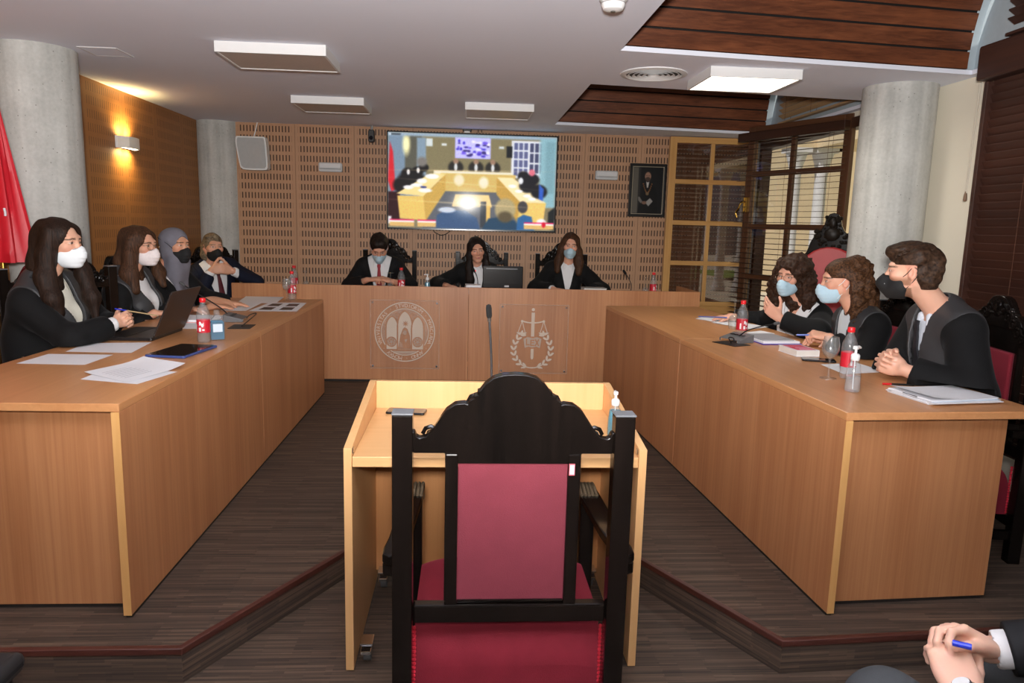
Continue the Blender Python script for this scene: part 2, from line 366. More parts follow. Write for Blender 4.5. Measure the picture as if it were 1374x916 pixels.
# ------------------------------------------------------------------ ceiling fittings
M_diff = plain('diffuser', (196, 182, 172), .5)
def ceiling_light(x0, x1, y0, y1, label, lit=False):
    cx, cy = (x0+x1)/2, (y0+y1)/2; w, d = (x1-x0)/2, (y1-y0)/2
    t = thing('ceiling_light', label, 'ceiling light', (cx, cy, CZ-.055), 0, 'panel lights on the ceiling')
    f = MB(); b = .012
    f.box(-w, w, -d, -d+b, 0, .055).box(-w, w, d-b, d, 0, .055).box(-w, -w+b, -d+b, d-b, 0, .055).box(w-b, w, -d+b, d-b, 0, .055).box(-w+b, w-b, -d+b, d-b, .03, .055)
    f.build('housing', M_white, t, None)
    MB().box(-w+b, w-b, -d+b, d-b, .004, .03).build('diffuser', emit('lit_diffuser', (255, 247, 228), 4.0) if lit else M_diff, t, None)
    return t
ceiling_light(-1.35, -.765, 4.11, 4.55, 'unlit white panel light nearest the big concrete column')
ceiling_light(-1.335, -.79, 5.74, 6.20, 'unlit white panel light above the wall speaker side of the screen')
ceiling_light(-.022, .51, 5.75, 6.22, 'unlit white panel light just in front of the big screen')
ceiling_light(1.38, 1.92, 4.22, 4.66, 'glowing white panel light between the two timber vaults', True)
t = thing('smoke_detector', 'white round smoke detector under the pale ceiling', 'smoke detector', (at_z(823, 4, 2.37)[0], at_z(823, 4, 2.37)[1], CZ))
MB().lathe([(.058, 0), (.058, -.018), (.052, -.024)], 32).build('base', M_white, t)
MB().lathe([(.046, -.024), (.048, -.04), (.04, -.056), (.026, -.062), (.0001, -.062)], 32, cap=False).build('sensor_head', M_white, t)
MB().lathe([(.0485, -.030), (.0485, -.034)], 32, cap=False).build('grille', plain('grey_plastic', (150, 150, 150), .5), t)
MB().lathe([(.01, -.0625), (.01, -.066), (.0001, -.066)], 12, cap=False).build('lens', plain('smoke_lens', (70, 66, 60), .3), t)
c = at_z(877, 99, CZ)
t = thing('ceiling_vent', 'round white louvred air vent set in the ceiling', 'vent', (c.x, c.y, CZ))
MB().lathe([(.2, 0), (.2, -.006), (.17, -.012), (.165, -.004)], 48, cap=False).build('rim', M_white, t)
MB().lathe([(.164, -.003), (.0001, -.003)], 48, cap=False).build('backing', plain('vent_dark', (70, 66, 62), .8), t)
for i in range(5):
    r = .145-.03*i
    MB().lathe([(r, -.004), (r+.012, -.014), (r+.014, -.013), (r+.004, -.003)], 48, cap=False).build('louvre_ring', M_white, t)
c = at_z(142, 69, CZ)
t = thing('ceiling_hatch', 'flush square access hatch in the ceiling beside the column', 'hatch', (c.x, c.y, CZ))
MB().box(-.1, .1, -.1, .1, -.004, .0).build('panel', M_ceil, t, None, bevel=.001)
f = MB(); f.box(-.108, .108, -.108, -.1, -.005, 0).box(-.108, .108, .1, .108, -.005, 0).box(-.108, -.1, -.1, .1, -.005, 0).box(.1, .108, -.1, .1, -.005, 0)
f.build('rim', plain('hatch_rim', (205, 203, 203), .7), t, None)

# ------------------------------------------------------------------ wall fittings
c = at_x(165, 192, -2.61)
t = thing('wall_sconce', 'lit white up and down wall lamp on the timber side wall', 'wall lamp', (-2.61, c.y, c.z))
MB().box(0, .02, -.13, -.05, -.045, .045).build('mounting_plate', M_white, t, bevel=.004)
sh = MB(); out = [(-.13, .02), (.13, .02), (.13, .04), (.085, .085), (.0, .1), (-.085, .085), (-.13, .04)]
n = len(out); 
for (z0, z1) in ((-.042, .042),):
    v = [(y, x, z) for z in (z0, z1) for (x, y) in out]; vi = [(y*.9+.002, x*.93, z) for z in (z0, z1) for (x, y) in out]
    sh.add(v+vi, [(j, (j+1) % n, n+(j+1) % n, n+j) for j in range(n)]+[(2*n+j, 3*n+j, 3*n+(j+1) % n, 2*n+(j+1) % n) for j in range(n)]
           + [(n+j, n+(j+1) % n, 3*n+(j+1) % n, 3*n+j) for j in range(n)]+[(j, 2*n+j, 2*n+(j+1) % n, (j+1) % n) for j in range(n)])
sh.build('shade', plain('sconce_white', (225, 222, 215), .4), t, smooth=30)
o2 = [(x*.92, y*.9+.002) for (x, y) in out]
for zz in (-.036, .036):
    MB().prism([(b_, a_) for (a_, b_) in o2], zz-.002, zz+.002).build('glow_panel', emit('sconce_glow', (255, 236, 196), 14.), t, None)
# lamp light up and down the wall
for sgn in (1, -1):
    for yy in (-.06, .06):
        l = bpy.data.lights.new('sconce_beam', 'SPOT'); l.energy = 11.; l.color = (1, .70, .24); l.spot_size = R(150); l.spot_blend = .9; l.shadow_soft_size = .03
        o = bpy.data.objects.new('sconce_beam', l); COL.objects.link(o); o.parent = t; o.location = (.05, yy, .048*sgn); o.rotation_euler = (0, R(28), 0) if sgn < 0 else (PI, R(-28), 0)

t = thing('wall_speaker', 'pale grey rounded loudspeaker hung on the slotted back wall', 'speaker', (-2.072, 7.4, 2.11))
out = [(-.14, .145), (.105, .145), (.125, .135), (.135, .11), (.148, -.11), (.14, -.155), (.11, -.168), (-.06, -.168), (-.1, -.155), (-.118, -.12), (-.148, .06), (-.15, .12)]
P = bez([(x, 0, z) for x, z in out]+[(out[0][0], 0, out[0][1])], 4)[:-1]
out = [(p.x, p.z) for p in P]
MB().prism(out, -.03, -.13, 'y').build('cabinet', plain('speaker_grey', (224, 226, 226), .55), t, bevel=.01)
MB().prism([(x*.9, z*.91) for x, z in out], -.131, -.136, 'y').build('grille', plain('speaker_mesh', (176, 178, 178), .6, bump=.5, bs=500), t, bevel=.002)
MB().box(-.05, .05, -.03, 0, -.04, .04).build('bracket', M_white, t)
MB().tube([(0, -.05, .144), (.02, -.06, .2), (.04, -.05, .29)], .005).build('cable', M_white, t)
def emergency(cx, cz, label):
    t = thing('emergency_light', label, 'emergency light', (cx, 7.4, cz), 0, 'emergency lights on the back wall')
    MB().prism(rrect(-.115, .115, -.045, .045, .018), 0, -.035, 'y').build('body', plain('pale_grey', (196, 198, 200), .5), t, bevel=.006)
    MB().prism(rrect(-.105, .105, -.012, .038, .01), -.035, -.05, 'y').build('diffuser', plain('milky', (214, 216, 219), .35), t, bevel=.006)
    MB().box(-.09, .09, -.0015, 0, -.035, .035).build('wall_mount', M_white, t, None)
    MB().box(-.105, .105, -.037, -.034, -.02, -.016).build('seam', plain('grey_line', (120, 122, 124), .5), t, None)
emergency(-1.345, 1.996, 'pale emergency light box between the wall speaker and the screen')
emergency(1.41, 2.0, 'pale emergency light box between the screen and the portrait')
t = thing('security_camera', 'small black camera hung beside the corner of the screen', 'camera', (-.935, 7.4, 2.315))
MB().prism(rrect(-.03, .03, -.075, .045, .02), -.05, -.11, 'y').build('body', M_black, t, bevel=.006)
MB().cyl((0, 0, -.02), (0, -.06, -.02), .012).build('bracket', M_black, t)
MB().cyl((0, -.108, -.035), (0, -.122, -.035), .02, n=20).build('lens', plain('lens_glass', (28, 28, 34), .08), t)
MB().cyl((0, -.07, .04), (.005, -.07, .085), .012).build('mount', plain('grey_plastic', (150, 150, 150), .5), t)

# portrait
pt = thing('framed_portrait', 'black framed portrait of a bearded robed person beside the window', 'portrait', (1.838, 7.398, 1.862))
fw, fh, fb = .19, .266, .028
f = MB()
for (x0, x1, z0, z1) in ((-fw, fw, fh-fb, fh), (-fw, fw, -fh, -fh+fb), (-fw, -fw+fb, -fh+fb, fh-fb), (fw-fb, fw, -fh+fb, fh-fb)): f.box(x0, x1, -.03, 0, z0, z1)
f.build('frame', plain('black_lacquer', (18, 17, 17), .3), pt, None, bevel=.004)
f = MB(); a, b = fw-fb, fh-fb; e = .006
for (x0, x1, z0, z1) in ((-a, a, b-e, b), (-a, a, -b, -b+e), (-a, -a+e, -b+e, b-e), (a-e, a, -b+e, b-e)): f.box(x0, x1, -.024, -.004, z0, z1)
f.build('inner_fillet', plain('fillet_gold', (150, 140, 120), .4), pt, None)
def raster(name, W_, H_, w, h, draw, mat, parent, y=0., x0=0., z0=0.):
    """A flat picture: a fine grid whose colours are set by a drawing routine (nx, nz in 0..1)."""
    X, Z = np.meshgrid((np.arange(W_)+.5)/W_, (np.arange(H_)+.5)/H_)
    C = draw(X, Z)
    gx = np.linspace(0, 1, W_+1); gz = np.linspace(0, 1, H_+1)
    GX, GZ = np.meshgrid(gx, gz)
    V = np.stack([x0+(GX-.5)*w, np.full_like(GX, y), z0+(GZ-.5)*h], -1).reshape(-1, 3)
    i = (np.arange(H_)[:, None]*(W_+1)+np.arange(W_)[None]).ravel()
    F = np.stack([i, i+1, i+W_+2, i+W_+1], 1)
    me = bpy.data.meshes.new(name); me.vertices.add(len(V)); me.vertices.foreach_set('co', V.ravel())
    me.loops.add(F.size); me.loops.foreach_set('vertex_index', F.ravel().astype(np.int32))
    me.polygons.add(len(F)); me.polygons.foreach_set('loop_start', np.arange(0, F.size, 4, dtype=np.int32))
    me.update(); ca = me.color_attributes.new('Col', 'FLOAT_COLOR', 'CORNER')
    cl = np.clip(C, 0, 255)/255; cl = np.where(cl <= .04045, cl/12.92, ((cl+.055)/1.055)**2.4)
    cc = np.concatenate([cl.reshape(-1, 3), np.ones((W_*H_, 1))], 1); ca.data.foreach_set('color', np.repeat(cc, 4, 0).ravel().astype(np.float32))
    me.materials.append(mat); o = bpy.data.objects.new(name, me); COL.objects.link(o); o.parent = parent; return o
def soft(d, s=.01): return np.clip(.5-d/s, 0, 1)
def over(C, m, col): return C*(1-m[..., None])+np.array(col, float)*m[..., None]
def ell2(X, Z, cx, cz, rx, rz, s=.06): return soft(np.hypot((X-cx)/rx, (Z-cz)/rz)-1, s)
def rect2(X, Z, x0, x1, z0, z1, s=.006): return soft(np.maximum(np.maximum(x0-X, X-x1), np.maximum(z0-Z, Z-z1)), s)
def poly2(X, Z, P, s=.006):
    """Soft filled polygon (even-odd)."""
    ins = np.zeros_like(X, bool); d = np.full_like(X, 9.)
    n = len(P)
    for i in range(n):
        (ax_, ay_), (bx, by) = P[i], P[(i+1) % n]
        c = ((ay_ > Z) != (by > Z)) & (X < (bx-ax_)*(Z-ay_)/((by-ay_) or 1e-9)+ax_); ins ^= c
        t_ = np.clip(((X-ax_)*(bx-ax_)+(Z-ay_)*(by-ay_))/((bx-ax_)**2+(by-ay_)**2+1e-12), 0, 1)
        d = np.minimum(d, np.hypot(X-ax_-t_*(bx-ax_), Z-ay_-t_*(by-ay_)))
    return soft(np.where(ins, -d, d), s)
def draw_portrait(X, Z):
    C = np.zeros(X.shape+(3,))+np.array((20, 20, 22)); C = over(C, rect2(X, Z, 0, .2, 0, 1, .05), (92, 88, 80))
    C = over(C, rect2(X, Z, .2, .26, 0, 1, .05), (44, 42, 40))
    C = over(C, poly2(X, Z, [(.2, 0), (.26, .35), (.32, .55), (.42, .62), (.62, .63), (.75, .57), (.84, .38), (.86, 0)], .03), (11, 11, 13))
    C = over(C, ell2(X, Z, .5, .83, .125, .09, .2), (36, 30, 28)); C = over(C, ell2(X, Z, .5, .80, .1, .095, .2), (150, 116, 98))
    C = over(C, ell2(X, Z, .5, .745, .085, .045, .3), (72, 56, 48)); C = over(C, ell2(X, Z, .46, .815, .018, .008, .4), (50, 36, 32)); C = over(C, ell2(X, Z, .54, .815, .018, .008, .4), (50, 36, 32))
    C = over(C, poly2(X, Z, [(.45, .69), (.55, .69), (.52, .56), (.48, .56)], .02), (190, 186, 180)); C = over(C, ell2(X, Z, .5, .685, .035, .012, .3), (40, 34, 34))
    for k in range(14):
        a = k/13; C = over(C, ell2(X, Z, .36+.28*a, .64-.19*math.sin(PI*a), .022, .015, .4), (120, 80, 44))
    C = over(C, ell2(X, Z, .5, .43, .05, .035, .3), (112, 92, 66))
    C = over(C, poly2(X, Z, [(.44, .24), (.6, .34), (.7, .27), (.56, .16)], .02), (150, 148, 144)); C = over(C, poly2(X, Z, [(.2, .36), (.26, .36), (.36, .26), (.3, .22), (.22, .28)], .02), (112, 108, 104))
    C = over(C, ell2(X, Z, .41, .235, .08, .035, .3), (120, 92, 78)); return C
raster('picture', 60, 90, 2*a-2*e, 2*b-2*e, draw_portrait, vcol('portrait_print', .35), pt, -.012)

# ------------------------------------------------------------------ the big screen
tv = thing('wall_screen', 'large wall mounted screen showing a live view of the courtroom', 'television', (.055, 7.4, 1.886))
TW, TH = .845, .474
MB().box(-.5, .5, -.03, 0, -.25, .25).build('wall_bracket', M_black, tv)
f = MB(); fb = .012
for (x0, x1, z0, z1) in ((-TW, TW, TH-fb, TH), (-TW, TW, -TH, -TH+fb*1.3), (-TW, -TW+fb, -TH+fb, TH-fb), (TW-fb, TW, -TH+fb, TH-fb)): f.box(x0, x1, -.075, -.03, z0, z1)
f.box(-TW+fb, TW-fb, -.06, -.03, -TH+fb, TH-fb)
f.build('bezel', plain('gloss_black', (8, 8, 9), .2), tv, None, bevel=.002)
def draw_tv(X, Z):
    C = np.zeros(X.shape+(3,)); Y = 1-Z; X0 = X; S = .004
    # room shell as the camera over the bench end sees it
    C[:] = (128, 118, 92)
    C = over(C, rect2(X, Y, .0, .2, 0, .8, .02), (118, 140, 162)); C = over(C, rect2(X, Y, .1, .2, 0, .5, .01), (88, 88, 78))
    C = over(C, rect2(X, Y, .17, .225, .05, .45, .01), (128, 150, 168)); C = over(C, rect2(X, Y, .225, .73, .04, .42, .01), (126, 118, 88))
    C = over(C, ell2(X, Y, .108, .12, .02, .1, 1.), (255, 250, 190)); C = over(C, rect2(X, Y, 0, 1, 0, .035, .02), (150, 172, 190))
    C = over(C, rect2(X, Y, .73, .93, .05, .44, .01), (225, 230, 240))
    for i in range(3):
        for j in range(4):
            C = over(C, rect2(X, Y, .745+i*.03, .768+i*.03, .07+j*.09, .145+j*.09, S), (92, 98, 138))
    for i in range(3):
        for j in range(3): C = over(C, rect2(X, Y, .84+i*.03, .863+i*.03, .07+j*.11, .165+j*.11, S), (70, 74, 104))
    C = over(C, rect2(X, Y, .9, 1., .02, .75, .02), (136, 178, 190)); C = over(C, rect2(X, Y, .935, .99, .05, .6, .02), (120, 160, 172))
    C = over(C, rect2(X, Y, .225, .262, .055, .135, .006), (205, 216, 218)); C = over(C, rect2(X, Y, .315, .345, .1, .125, S), (215, 222, 222)); C = over(C, rect2(X, Y, .655, .685, .115, .14, S), (200, 208, 210)); C = over(C, rect2(X, Y, .7, .735, .11, .23, .006), (30, 32, 36))
    # screen within the screen
    C = over(C, rect2(X, Y, .395, .605, .035, .25, .005), (190, 188, 250))
    rnd = np.random.RandomState(3)
    for i in range(46):
        x_, y_ = .405+.19*rnd.rand(), .06+.17*rnd.rand(); c_ = [(70, 60, 190), (240, 240, 255), (110, 90, 220), (60, 50, 120)][i % 4]
        C = over(C, ell2(X, Y, x_, y_, .006+.012*rnd.rand(), .006+.012*rnd.rand(), .4)*rect2(X, Y, .397, .603, .04, .248), c_)
    # flag and people along the left
    C = over(C, poly2(X, Y, [(.012, .1), (.03, .2), (.045, .6), (.02, .62), (.0, .5)], .008), (205, 40, 52))
    C = over(C, rect2(X, Y, 0, .07, .62, .95, .01), (46, 20, 24))
    for (x_, y_, r_) in ((.115, .42, .035), (.175, .4, .033), (.21, .36, .03), (.14, .5, .08), (.09, .55, .06)): C = over(C, ell2(X, Y, x_, y_, r_, r_*1.5, .3), (26, 24, 26))
    for (x_, y_) in ((.12, .41), (.178, .39)): C = over(C, ell2(X, Y, x_, y_, .009, .03, .4), (226, 226, 226))
    C = over(C, ell2(X, Y, .2, .3, .03, .05, .6), (120, 116, 112))
    # judges and bench
    for x_ in (.4, .52, .62): C = over(C, ell2(X, Y, x_, .35, .045, .075, .3), (40, 38, 36)); C = over(C, ell2(X, Y, x_, .285, .016, .028, .4), (150, 120, 100)); C = over(C, ell2(X, Y, x_, .345, .01, .04, .5), (210, 214, 216))
    C = over(C, rect2(X, Y, .27, .74, .385, .43, S), (232, 226, 200)); C = over(C, poly2(X, Y, [(.31, .41), (.76, .41), (.74, .6), (.34, .6)], S), (206, 178, 104))
    C = over(C, ell2(X, Y, .42, .48, .03, .06, .5), (232, 222, 190)); C = over(C, ell2(X, Y, .567, .5, .028, .06, .5), (236, 228, 200))
    # floor
    C = over(C, poly2(X, Y, [(.34, .6), (.655, .6), (.8, 1), (.2, 1)], S), (92, 96, 104))
    # left and right desks
    C = over(C, poly2(X, Y, [(.05, .64), (.25, .42), (.34, .42), (.21, .66)], S), (236, 214, 146)); C = over(C, poly2(X, Y, [(.055, .66), (.21, .66), (.225, .92), (.07, .9)], S), (222, 190, 104)); C = over(C, poly2(X, Y, [(.21, .66), (.34, .43), (.34, .6), (.225, .92)], S), (196, 160, 80))
    C = over(C, poly2(X, Y, [(.645, .44), (.74, .44), (.945, .7), (.79, .7)], S), (240, 224, 176)); C = over(C, poly2(X, Y, [(.645, .44), (.79, .7), (.775, .9), (.645, .62)], S), (190, 152, 74)); C = over(C, poly2(X, Y, [(.79, .7), (.945, .7), (.93, .93), (.775, .9)], S), (226, 194, 108))
    for (x_, y_, a_, b_) in ((.12, .57, .03, .02), (.17, .545, .035, .018), (.2, .5, .03, .025), (.26, .45, .04, .025), (.22, .6, .04, .02)): C = over(C, ell2(X, Y, x_, y_, a_, b_, .4), (240, 242, 245))
    C = over(C, ell2(X, Y, .21, .565, .02, .012, .4), (60, 70, 130))
    for (x_, y_, r_) in ((.805, .42, .035), (.86, .45, .04), (.83, .52, .05), (.9, .58, .05)): C = over(C, ell2(X, Y, x_, y_, r_, r_*1.5, .3), (28, 28, 34))
    C = over(C, ell2(X, Y, .855, .38, .018, .035, .5), (220, 110, 130)); C = over(C, poly2(X, Y, [(.9, .5), (.93, .55), (.925, .68), (.9, .66)], .01), (50, 92, 190)); C = over(C, ell2(X, Y, .79, .47, .014, .035, .5), (230, 234, 240))
    for (x_, y_) in ((.74, .53), (.78, .58), (.83, .63), (.86, .66)): C = over(C, ell2(X, Y, x_, y_, .022, .015, .5), (250, 250, 255))
    # stand table, and the public in the front row
    C = over(C, poly2(X, Y, [(.4, .63), (.6, .63), (.62, .76), (.38, .76)], S), (232, 204, 140)); C = over(C, rect2(X, Y, .585, .61, .74, .95, S), (226, 186, 104))
    C = over(C, rect2(X, Y, .55, .585, .7, .98, S), (56, 60, 66))
    C = over(C, poly2(X, Y, [(.285, 1), (.29, .86), (.34, .8), (.46, .8), (.53, .88), (.55, 1)], .01), (58, 84, 122)); C = over(C, ell2(X, Y, .35, .8, .05, .03, .4), (196, 206, 222))
    C = over(C, poly2(X, Y, [(.56, 1), (.6, .88), (.68, .86), (.76, .9), (.8, 1)], .01), (36, 66, 92)); C = over(C, ell2(X, Y, .7, .78, .062, .12, .25), (170, 156, 116)); C = over(C, ell2(X, Y, .7, .86, .045, .06, .5), (88, 78, 58))
    C = over(C, poly2(X, Y, [(.77, 1), (.775, .87), (.81, .83), (.86, .85), (.88, 1)], .01), (44, 96, 150)); C = over(C, ell2(X, Y, .805, .75, .03, .065, .25), (64, 62, 66))
    C = over(C, rect2(X, Y, 0, .02, .88, .96, .01), (220, 220, 226)); C = over(C, ell2(X, Y, .92, .92, .03, .05, .4), (240, 238, 240)); C = over(C, poly2(X, Y, [(.96, .8), (1, .74), (1, 1), (.96, .98)], .01), (30, 34, 36))
    for (x0, x1) in ((.01, .155), (.175, .285), (.815, .995)):
        C = over(C, rect2(X, Y, x0, x1, .91, .925, S), (216, 38, 92)); C = over(C, rect2(X, Y, x0, x1, .925, .94, S), (246, 246, 246)); C = over(C, rect2(X, Y, x0, x1, .94, .985, S), (216, 176, 110))
    C = over(C, ell2(X, Y, .935, .935, .012, .03, .4), (200, 20, 44))
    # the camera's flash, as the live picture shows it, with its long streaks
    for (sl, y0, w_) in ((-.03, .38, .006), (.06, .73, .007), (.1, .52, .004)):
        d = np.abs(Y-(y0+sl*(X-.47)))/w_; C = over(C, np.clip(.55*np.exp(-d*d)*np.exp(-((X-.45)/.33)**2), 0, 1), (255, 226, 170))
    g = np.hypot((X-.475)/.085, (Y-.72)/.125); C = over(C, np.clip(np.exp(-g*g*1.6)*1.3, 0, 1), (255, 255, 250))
    C = over(C, rect2(X, Y, .02, .075, .012, .03, .004), (70, 80, 90)); C = over(C, rect2(X, Y, .01, .017, .012, .03, .003), (230, 235, 240))
    for _ in range(2): C = (C+np.roll(C, 1, 0)+np.roll(C, -1, 0)+np.roll(C, 1, 1)+np.roll(C, -1, 1))/5
    return C*(1+.025*np.random.RandomState(5).normal(size=C.shape[:2]))[..., None]
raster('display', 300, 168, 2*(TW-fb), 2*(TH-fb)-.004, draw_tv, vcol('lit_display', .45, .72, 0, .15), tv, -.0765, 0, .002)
tag(MB().tube(bez([(-.33, 7.36, 1.405), (-.31, 7.36, 1.385), (-.25, 7.37, 1.36), (-.2, 7.37, 1.375), (-.16, 7.36, 1.405)], 5), .004).build('hanging_cord', M_black), 'thin black cable looping below the big screen', 'cable')
t = thing('webcam', 'small webcam perched on top of the big screen', 'webcam', (-.005, 7.355, 2.375))
MB().box(-.045, .045, -.02, .02, .004, .03).build('body', M_black, t, bevel=.006)
MB().box(-.028, .028, -.026, -.018, -.012, .006).build('lamp_face', plain('bright_face', (230, 230, 225), .3), t, bevel=.002)
MB().tube([(-.04, 0, .02), (-.025, .0, .05), (.0, 0, .06), (.03, 0, .045), (.05, 0, .02)], .005).build('wire_loop', M_black, t)
MB().tube([(.11, 0, -.002), (.11, 0, .05), (.14, 0, .055), (.145, 0, -.002)], .004).build('clip', M_black, t)
# ------------------------------------------------------------------ windows, blinds and the cloister outside
M_leaf = wood('window_timber', (178, 128, 70), (206, 160, 98), 'z', 45, .4)
M_leafh = wood('window_timber_rail', (178, 128, 70), (206, 160, 98), 'x', 45, .4)
M_pane = glass('window_glass', (240, 244, 248), .10, .01, .97)
M_slat = wood('blind_slats', (46, 26, 17), (66, 38, 25), 'x', 50, .45)
M_slatd = wood('blind_slats_dark', (50, 27, 20), (72, 40, 28), 'x', 50, .5)
def casement(name, w, h, rows, M, x_mull=None, mv=None, mh=None, pane=None):
    M_leaf, M_leafh, M_pane = mv or globals()['M_leaf'], mh or globals()['M_leafh'], pane or globals()['M_pane']
    """A glazed leaf: two stiles, rails, one mullion, panes. Local x along the leaf, z up."""
    t = bpy.data.objects.new(name, None); COL.objects.link(t); t.matrix_world = M; struct(t)
    d = .022; st = .072
    MB().box(0, st, -d, d, 0, h).build('stile', M_leaf, t, None, bevel=.004)
    MB().box(w-st, w, -d, d, 0, h).build('stile', M_leaf, t, None, bevel=.004)
    xm = x_mull or w/2
    MB().box(xm-.021, xm+.021, -d*.8, d*.8, .06, h-.06).build('mullion', M_leaf, t, None, bevel=.004)
    MB().box(st, w-st, -d, d, h-.06, h).build('rail', M_leafh, t, None, bevel=.004)
    MB().box(st, w-st, -d, d, 0, .08).build('rail', M_leafh, t, None, bevel=.004)
    for z in rows: MB().box(st, w-st, -d*.9, d*.9, z-.023, z+.023).build('rail', M_leafh, t, None, bevel=.004)
    MB().box(st, w-st, -.003, .003, .08, h-.06).build('pane', M_pane, t, None)
    return t
zb = .62
la = casement('window_1', .9, 2.392-zb, [at_y(930, v, 7.3).z-zb for v in (244, 299, 353, 407)], Matrix.Translation((2.02, 7.3, zb)), x_mull=.44)
# second leaf, standing ajar from the right wall
B0, B1 = Vector((2.535, 6.52, 0)), Vector((2.97, 5.55, 0)); db = (B1-B0).normalized()
MBt = Matrix(((db.x, -db.y, 0, B0.x), (db.y, db.x, 0, B0.y), (0, 0, 1, zb), (0, 0, 0, 1)))
lb = casement('window_2', (B1-B0).length, 2.392-zb, [.45, .90, 1.36], MBt, .50, wood('leaf_shaded', (70, 42, 26), (98, 62, 38), 'z', 45, .45), wood('leaf_rail_shaded', (70, 42, 26), (98, 62, 38), 'x', 45, .45), glass('window_glass_open', (245, 246, 248), .03, .01, .97))  # darker copy of the window timber, backlit shade put into its colour
hd = MB(); hd.box(.02, .05, -.05, -.022, 1.02, 1.16)
hd.build('handle_plate', M_brass, lb, None, bevel=.004)
MB().tube(bez([(.035, -.05, 1.12), (.035, -.09, 1.11), (.02, -.1, 1.06), (-.01, -.1, 1.02), (.0, -.095, .98)], 5), .009).build('handle', M_brass, lb)
def blind(name, label, w, z0, z1, pitch, M, mat, tilt, depth=.048, val=True, group='wooden blinds'):
    t = thing(name, label, 'blind', group=group); t.matrix_world = M
    n = int((z1-z0)/pitch); s = MB()
    for i in range(n):
        z = z1-(i+.5)*pitch; c, q = math.cos(R(tilt))*depth/2, math.sin(R(tilt))*depth/2
        s.add([(0, -c, z-q), (w, -c, z-q), (w, c, z+q), (0, c, z+q), (0, -c, z-q+.003), (w, -c, z-q+.003), (w, c, z+q+.003), (0, c, z+q+.003)],
              [(3, 2, 1, 0), (4, 5, 6, 7), (0, 1, 5, 4), (2, 3, 7, 6), (1, 2, 6, 5), (3, 0, 4, 7)])
    s.build('slats', mat, t, None)
    k = MB()
    for x in (w*.12, w*.5, w*.88):
        k.cyl((x, -depth/2-.001, z0), (x, -depth/2-.001, z1), .0012, n=5); k.cyl((x, depth/2+.001, z0), (x, depth/2+.001, z1), .0012, n=5)
    k.build('ladder_cords', plain('blind_cord', (96, 60, 40), .8), t)
    MB().box(0, w, -depth/2, depth/2, z0-.018, z0-.002).build('bottom_rail', mat, t, None, bevel=.003)
    if val: MB().box(-.01, w+.01, -depth/2-.012, depth/2+.006, z1, z1+.075).build('valance', mat, t, None, bevel=.005)
    return t
blind('venetian_blind', 'open wooden blind hung before the ajar window by the concrete column', (B1-B0).length+.02, 0.03, 1.64, .0455, MBt @ Matrix.Translation((-.03, -.075, 0)), M_slat, 3)
blind('venetian_blind', 'half closed wooden blind showing through the pale framed window', .80, .04, 1.70, .043, Matrix.Translation((2.07, 7.362, zb)), wood('blind_slats_warm', (150, 96, 66), (178, 122, 88), 'x', 50, .45), 40)
MW = Matrix(((0, -1, 0, 2.895), (1, 0, 0, 0), (0, 0, 1, 0), (0, 0, 0, 1)))
MR = Matrix.Translation((0, 1.1, 0)) @ MW
bl = blind('venetian_blind', 'tall closed dark wooden blind behind the seated bearded man', 2.87, .35, 2.34, .045, MR, M_slatd, 66, .05, False)
MB().box(-.01, 2.9, -.0, .09, 2.325, 2.51).build('valance', M_slatd, bl, None, bevel=.012)
MB().box(2.865, 2.905, -.045, .0, .35-.3, 1.23).build('side_channel', M_slatd, bl, None) if False else None
MB().box(2.872, 2.90, -.05, .035, .02, 2.325).build('side_channel', M_slatd, bl, None, bevel=.003)
tr = MB(); tr.cyl((2.915, .035, 2.33), (2.915, .05, 1.72), .0025, n=6).cyl((2.935, .035, 2.33), (2.925, .05, 1.72), .0025, n=6)
tr.build('pull_cord', plain('cord_white', (205, 196, 180), .8), bl)
MB().lathe([(.004, .05), (.009, .03), (.011, 0), (.006, -.005)], 12).build('cord_tassel', plain('tassel', (120, 92, 70), .6), bl, loc=(2.92, .05, 1.68))
blind('venetian_blind', 'short dark wooden blind in the arch above the closed one', 2.7, 2.56, 3.0, .045, Matrix.Translation((0, 1.2, 0)) @ MW, M_slatd, 35, .05, False)
blind('venetian_blind', 'small blind coloured pale as if daylit in the arch over the ajar window', 1.3, 2.48, 3.1, .05, Matrix.Translation((-.0, 5.45, 0)) @ MW, wood('blind_slats_daylit', (176, 140, 100), (200, 166, 124), 'x', 50, .5), 35, .05, False)  # paler slat colour takes the place of daylight from outside
# dark timber frame of the wall opening
fr = MB()
fr.box(2.945, 3.05, 4.85, 4.93, .14, 2.36).box(2.945, 3.05, 7.24, 7.3, .14, 2.36).box(2.945, 3.05, 4.93, 7.24, 2.28, 2.36).box(2.945, 3.05, 4.93, 7.24, .56, .64).box(2.97, 3.03, 4.93, 7.24, .14, .56)
o = fr.build('window_3', wood('dark_frame', (58, 34, 22), (84, 52, 34), 'z', 45, .45), bevel=.004); struct(o)
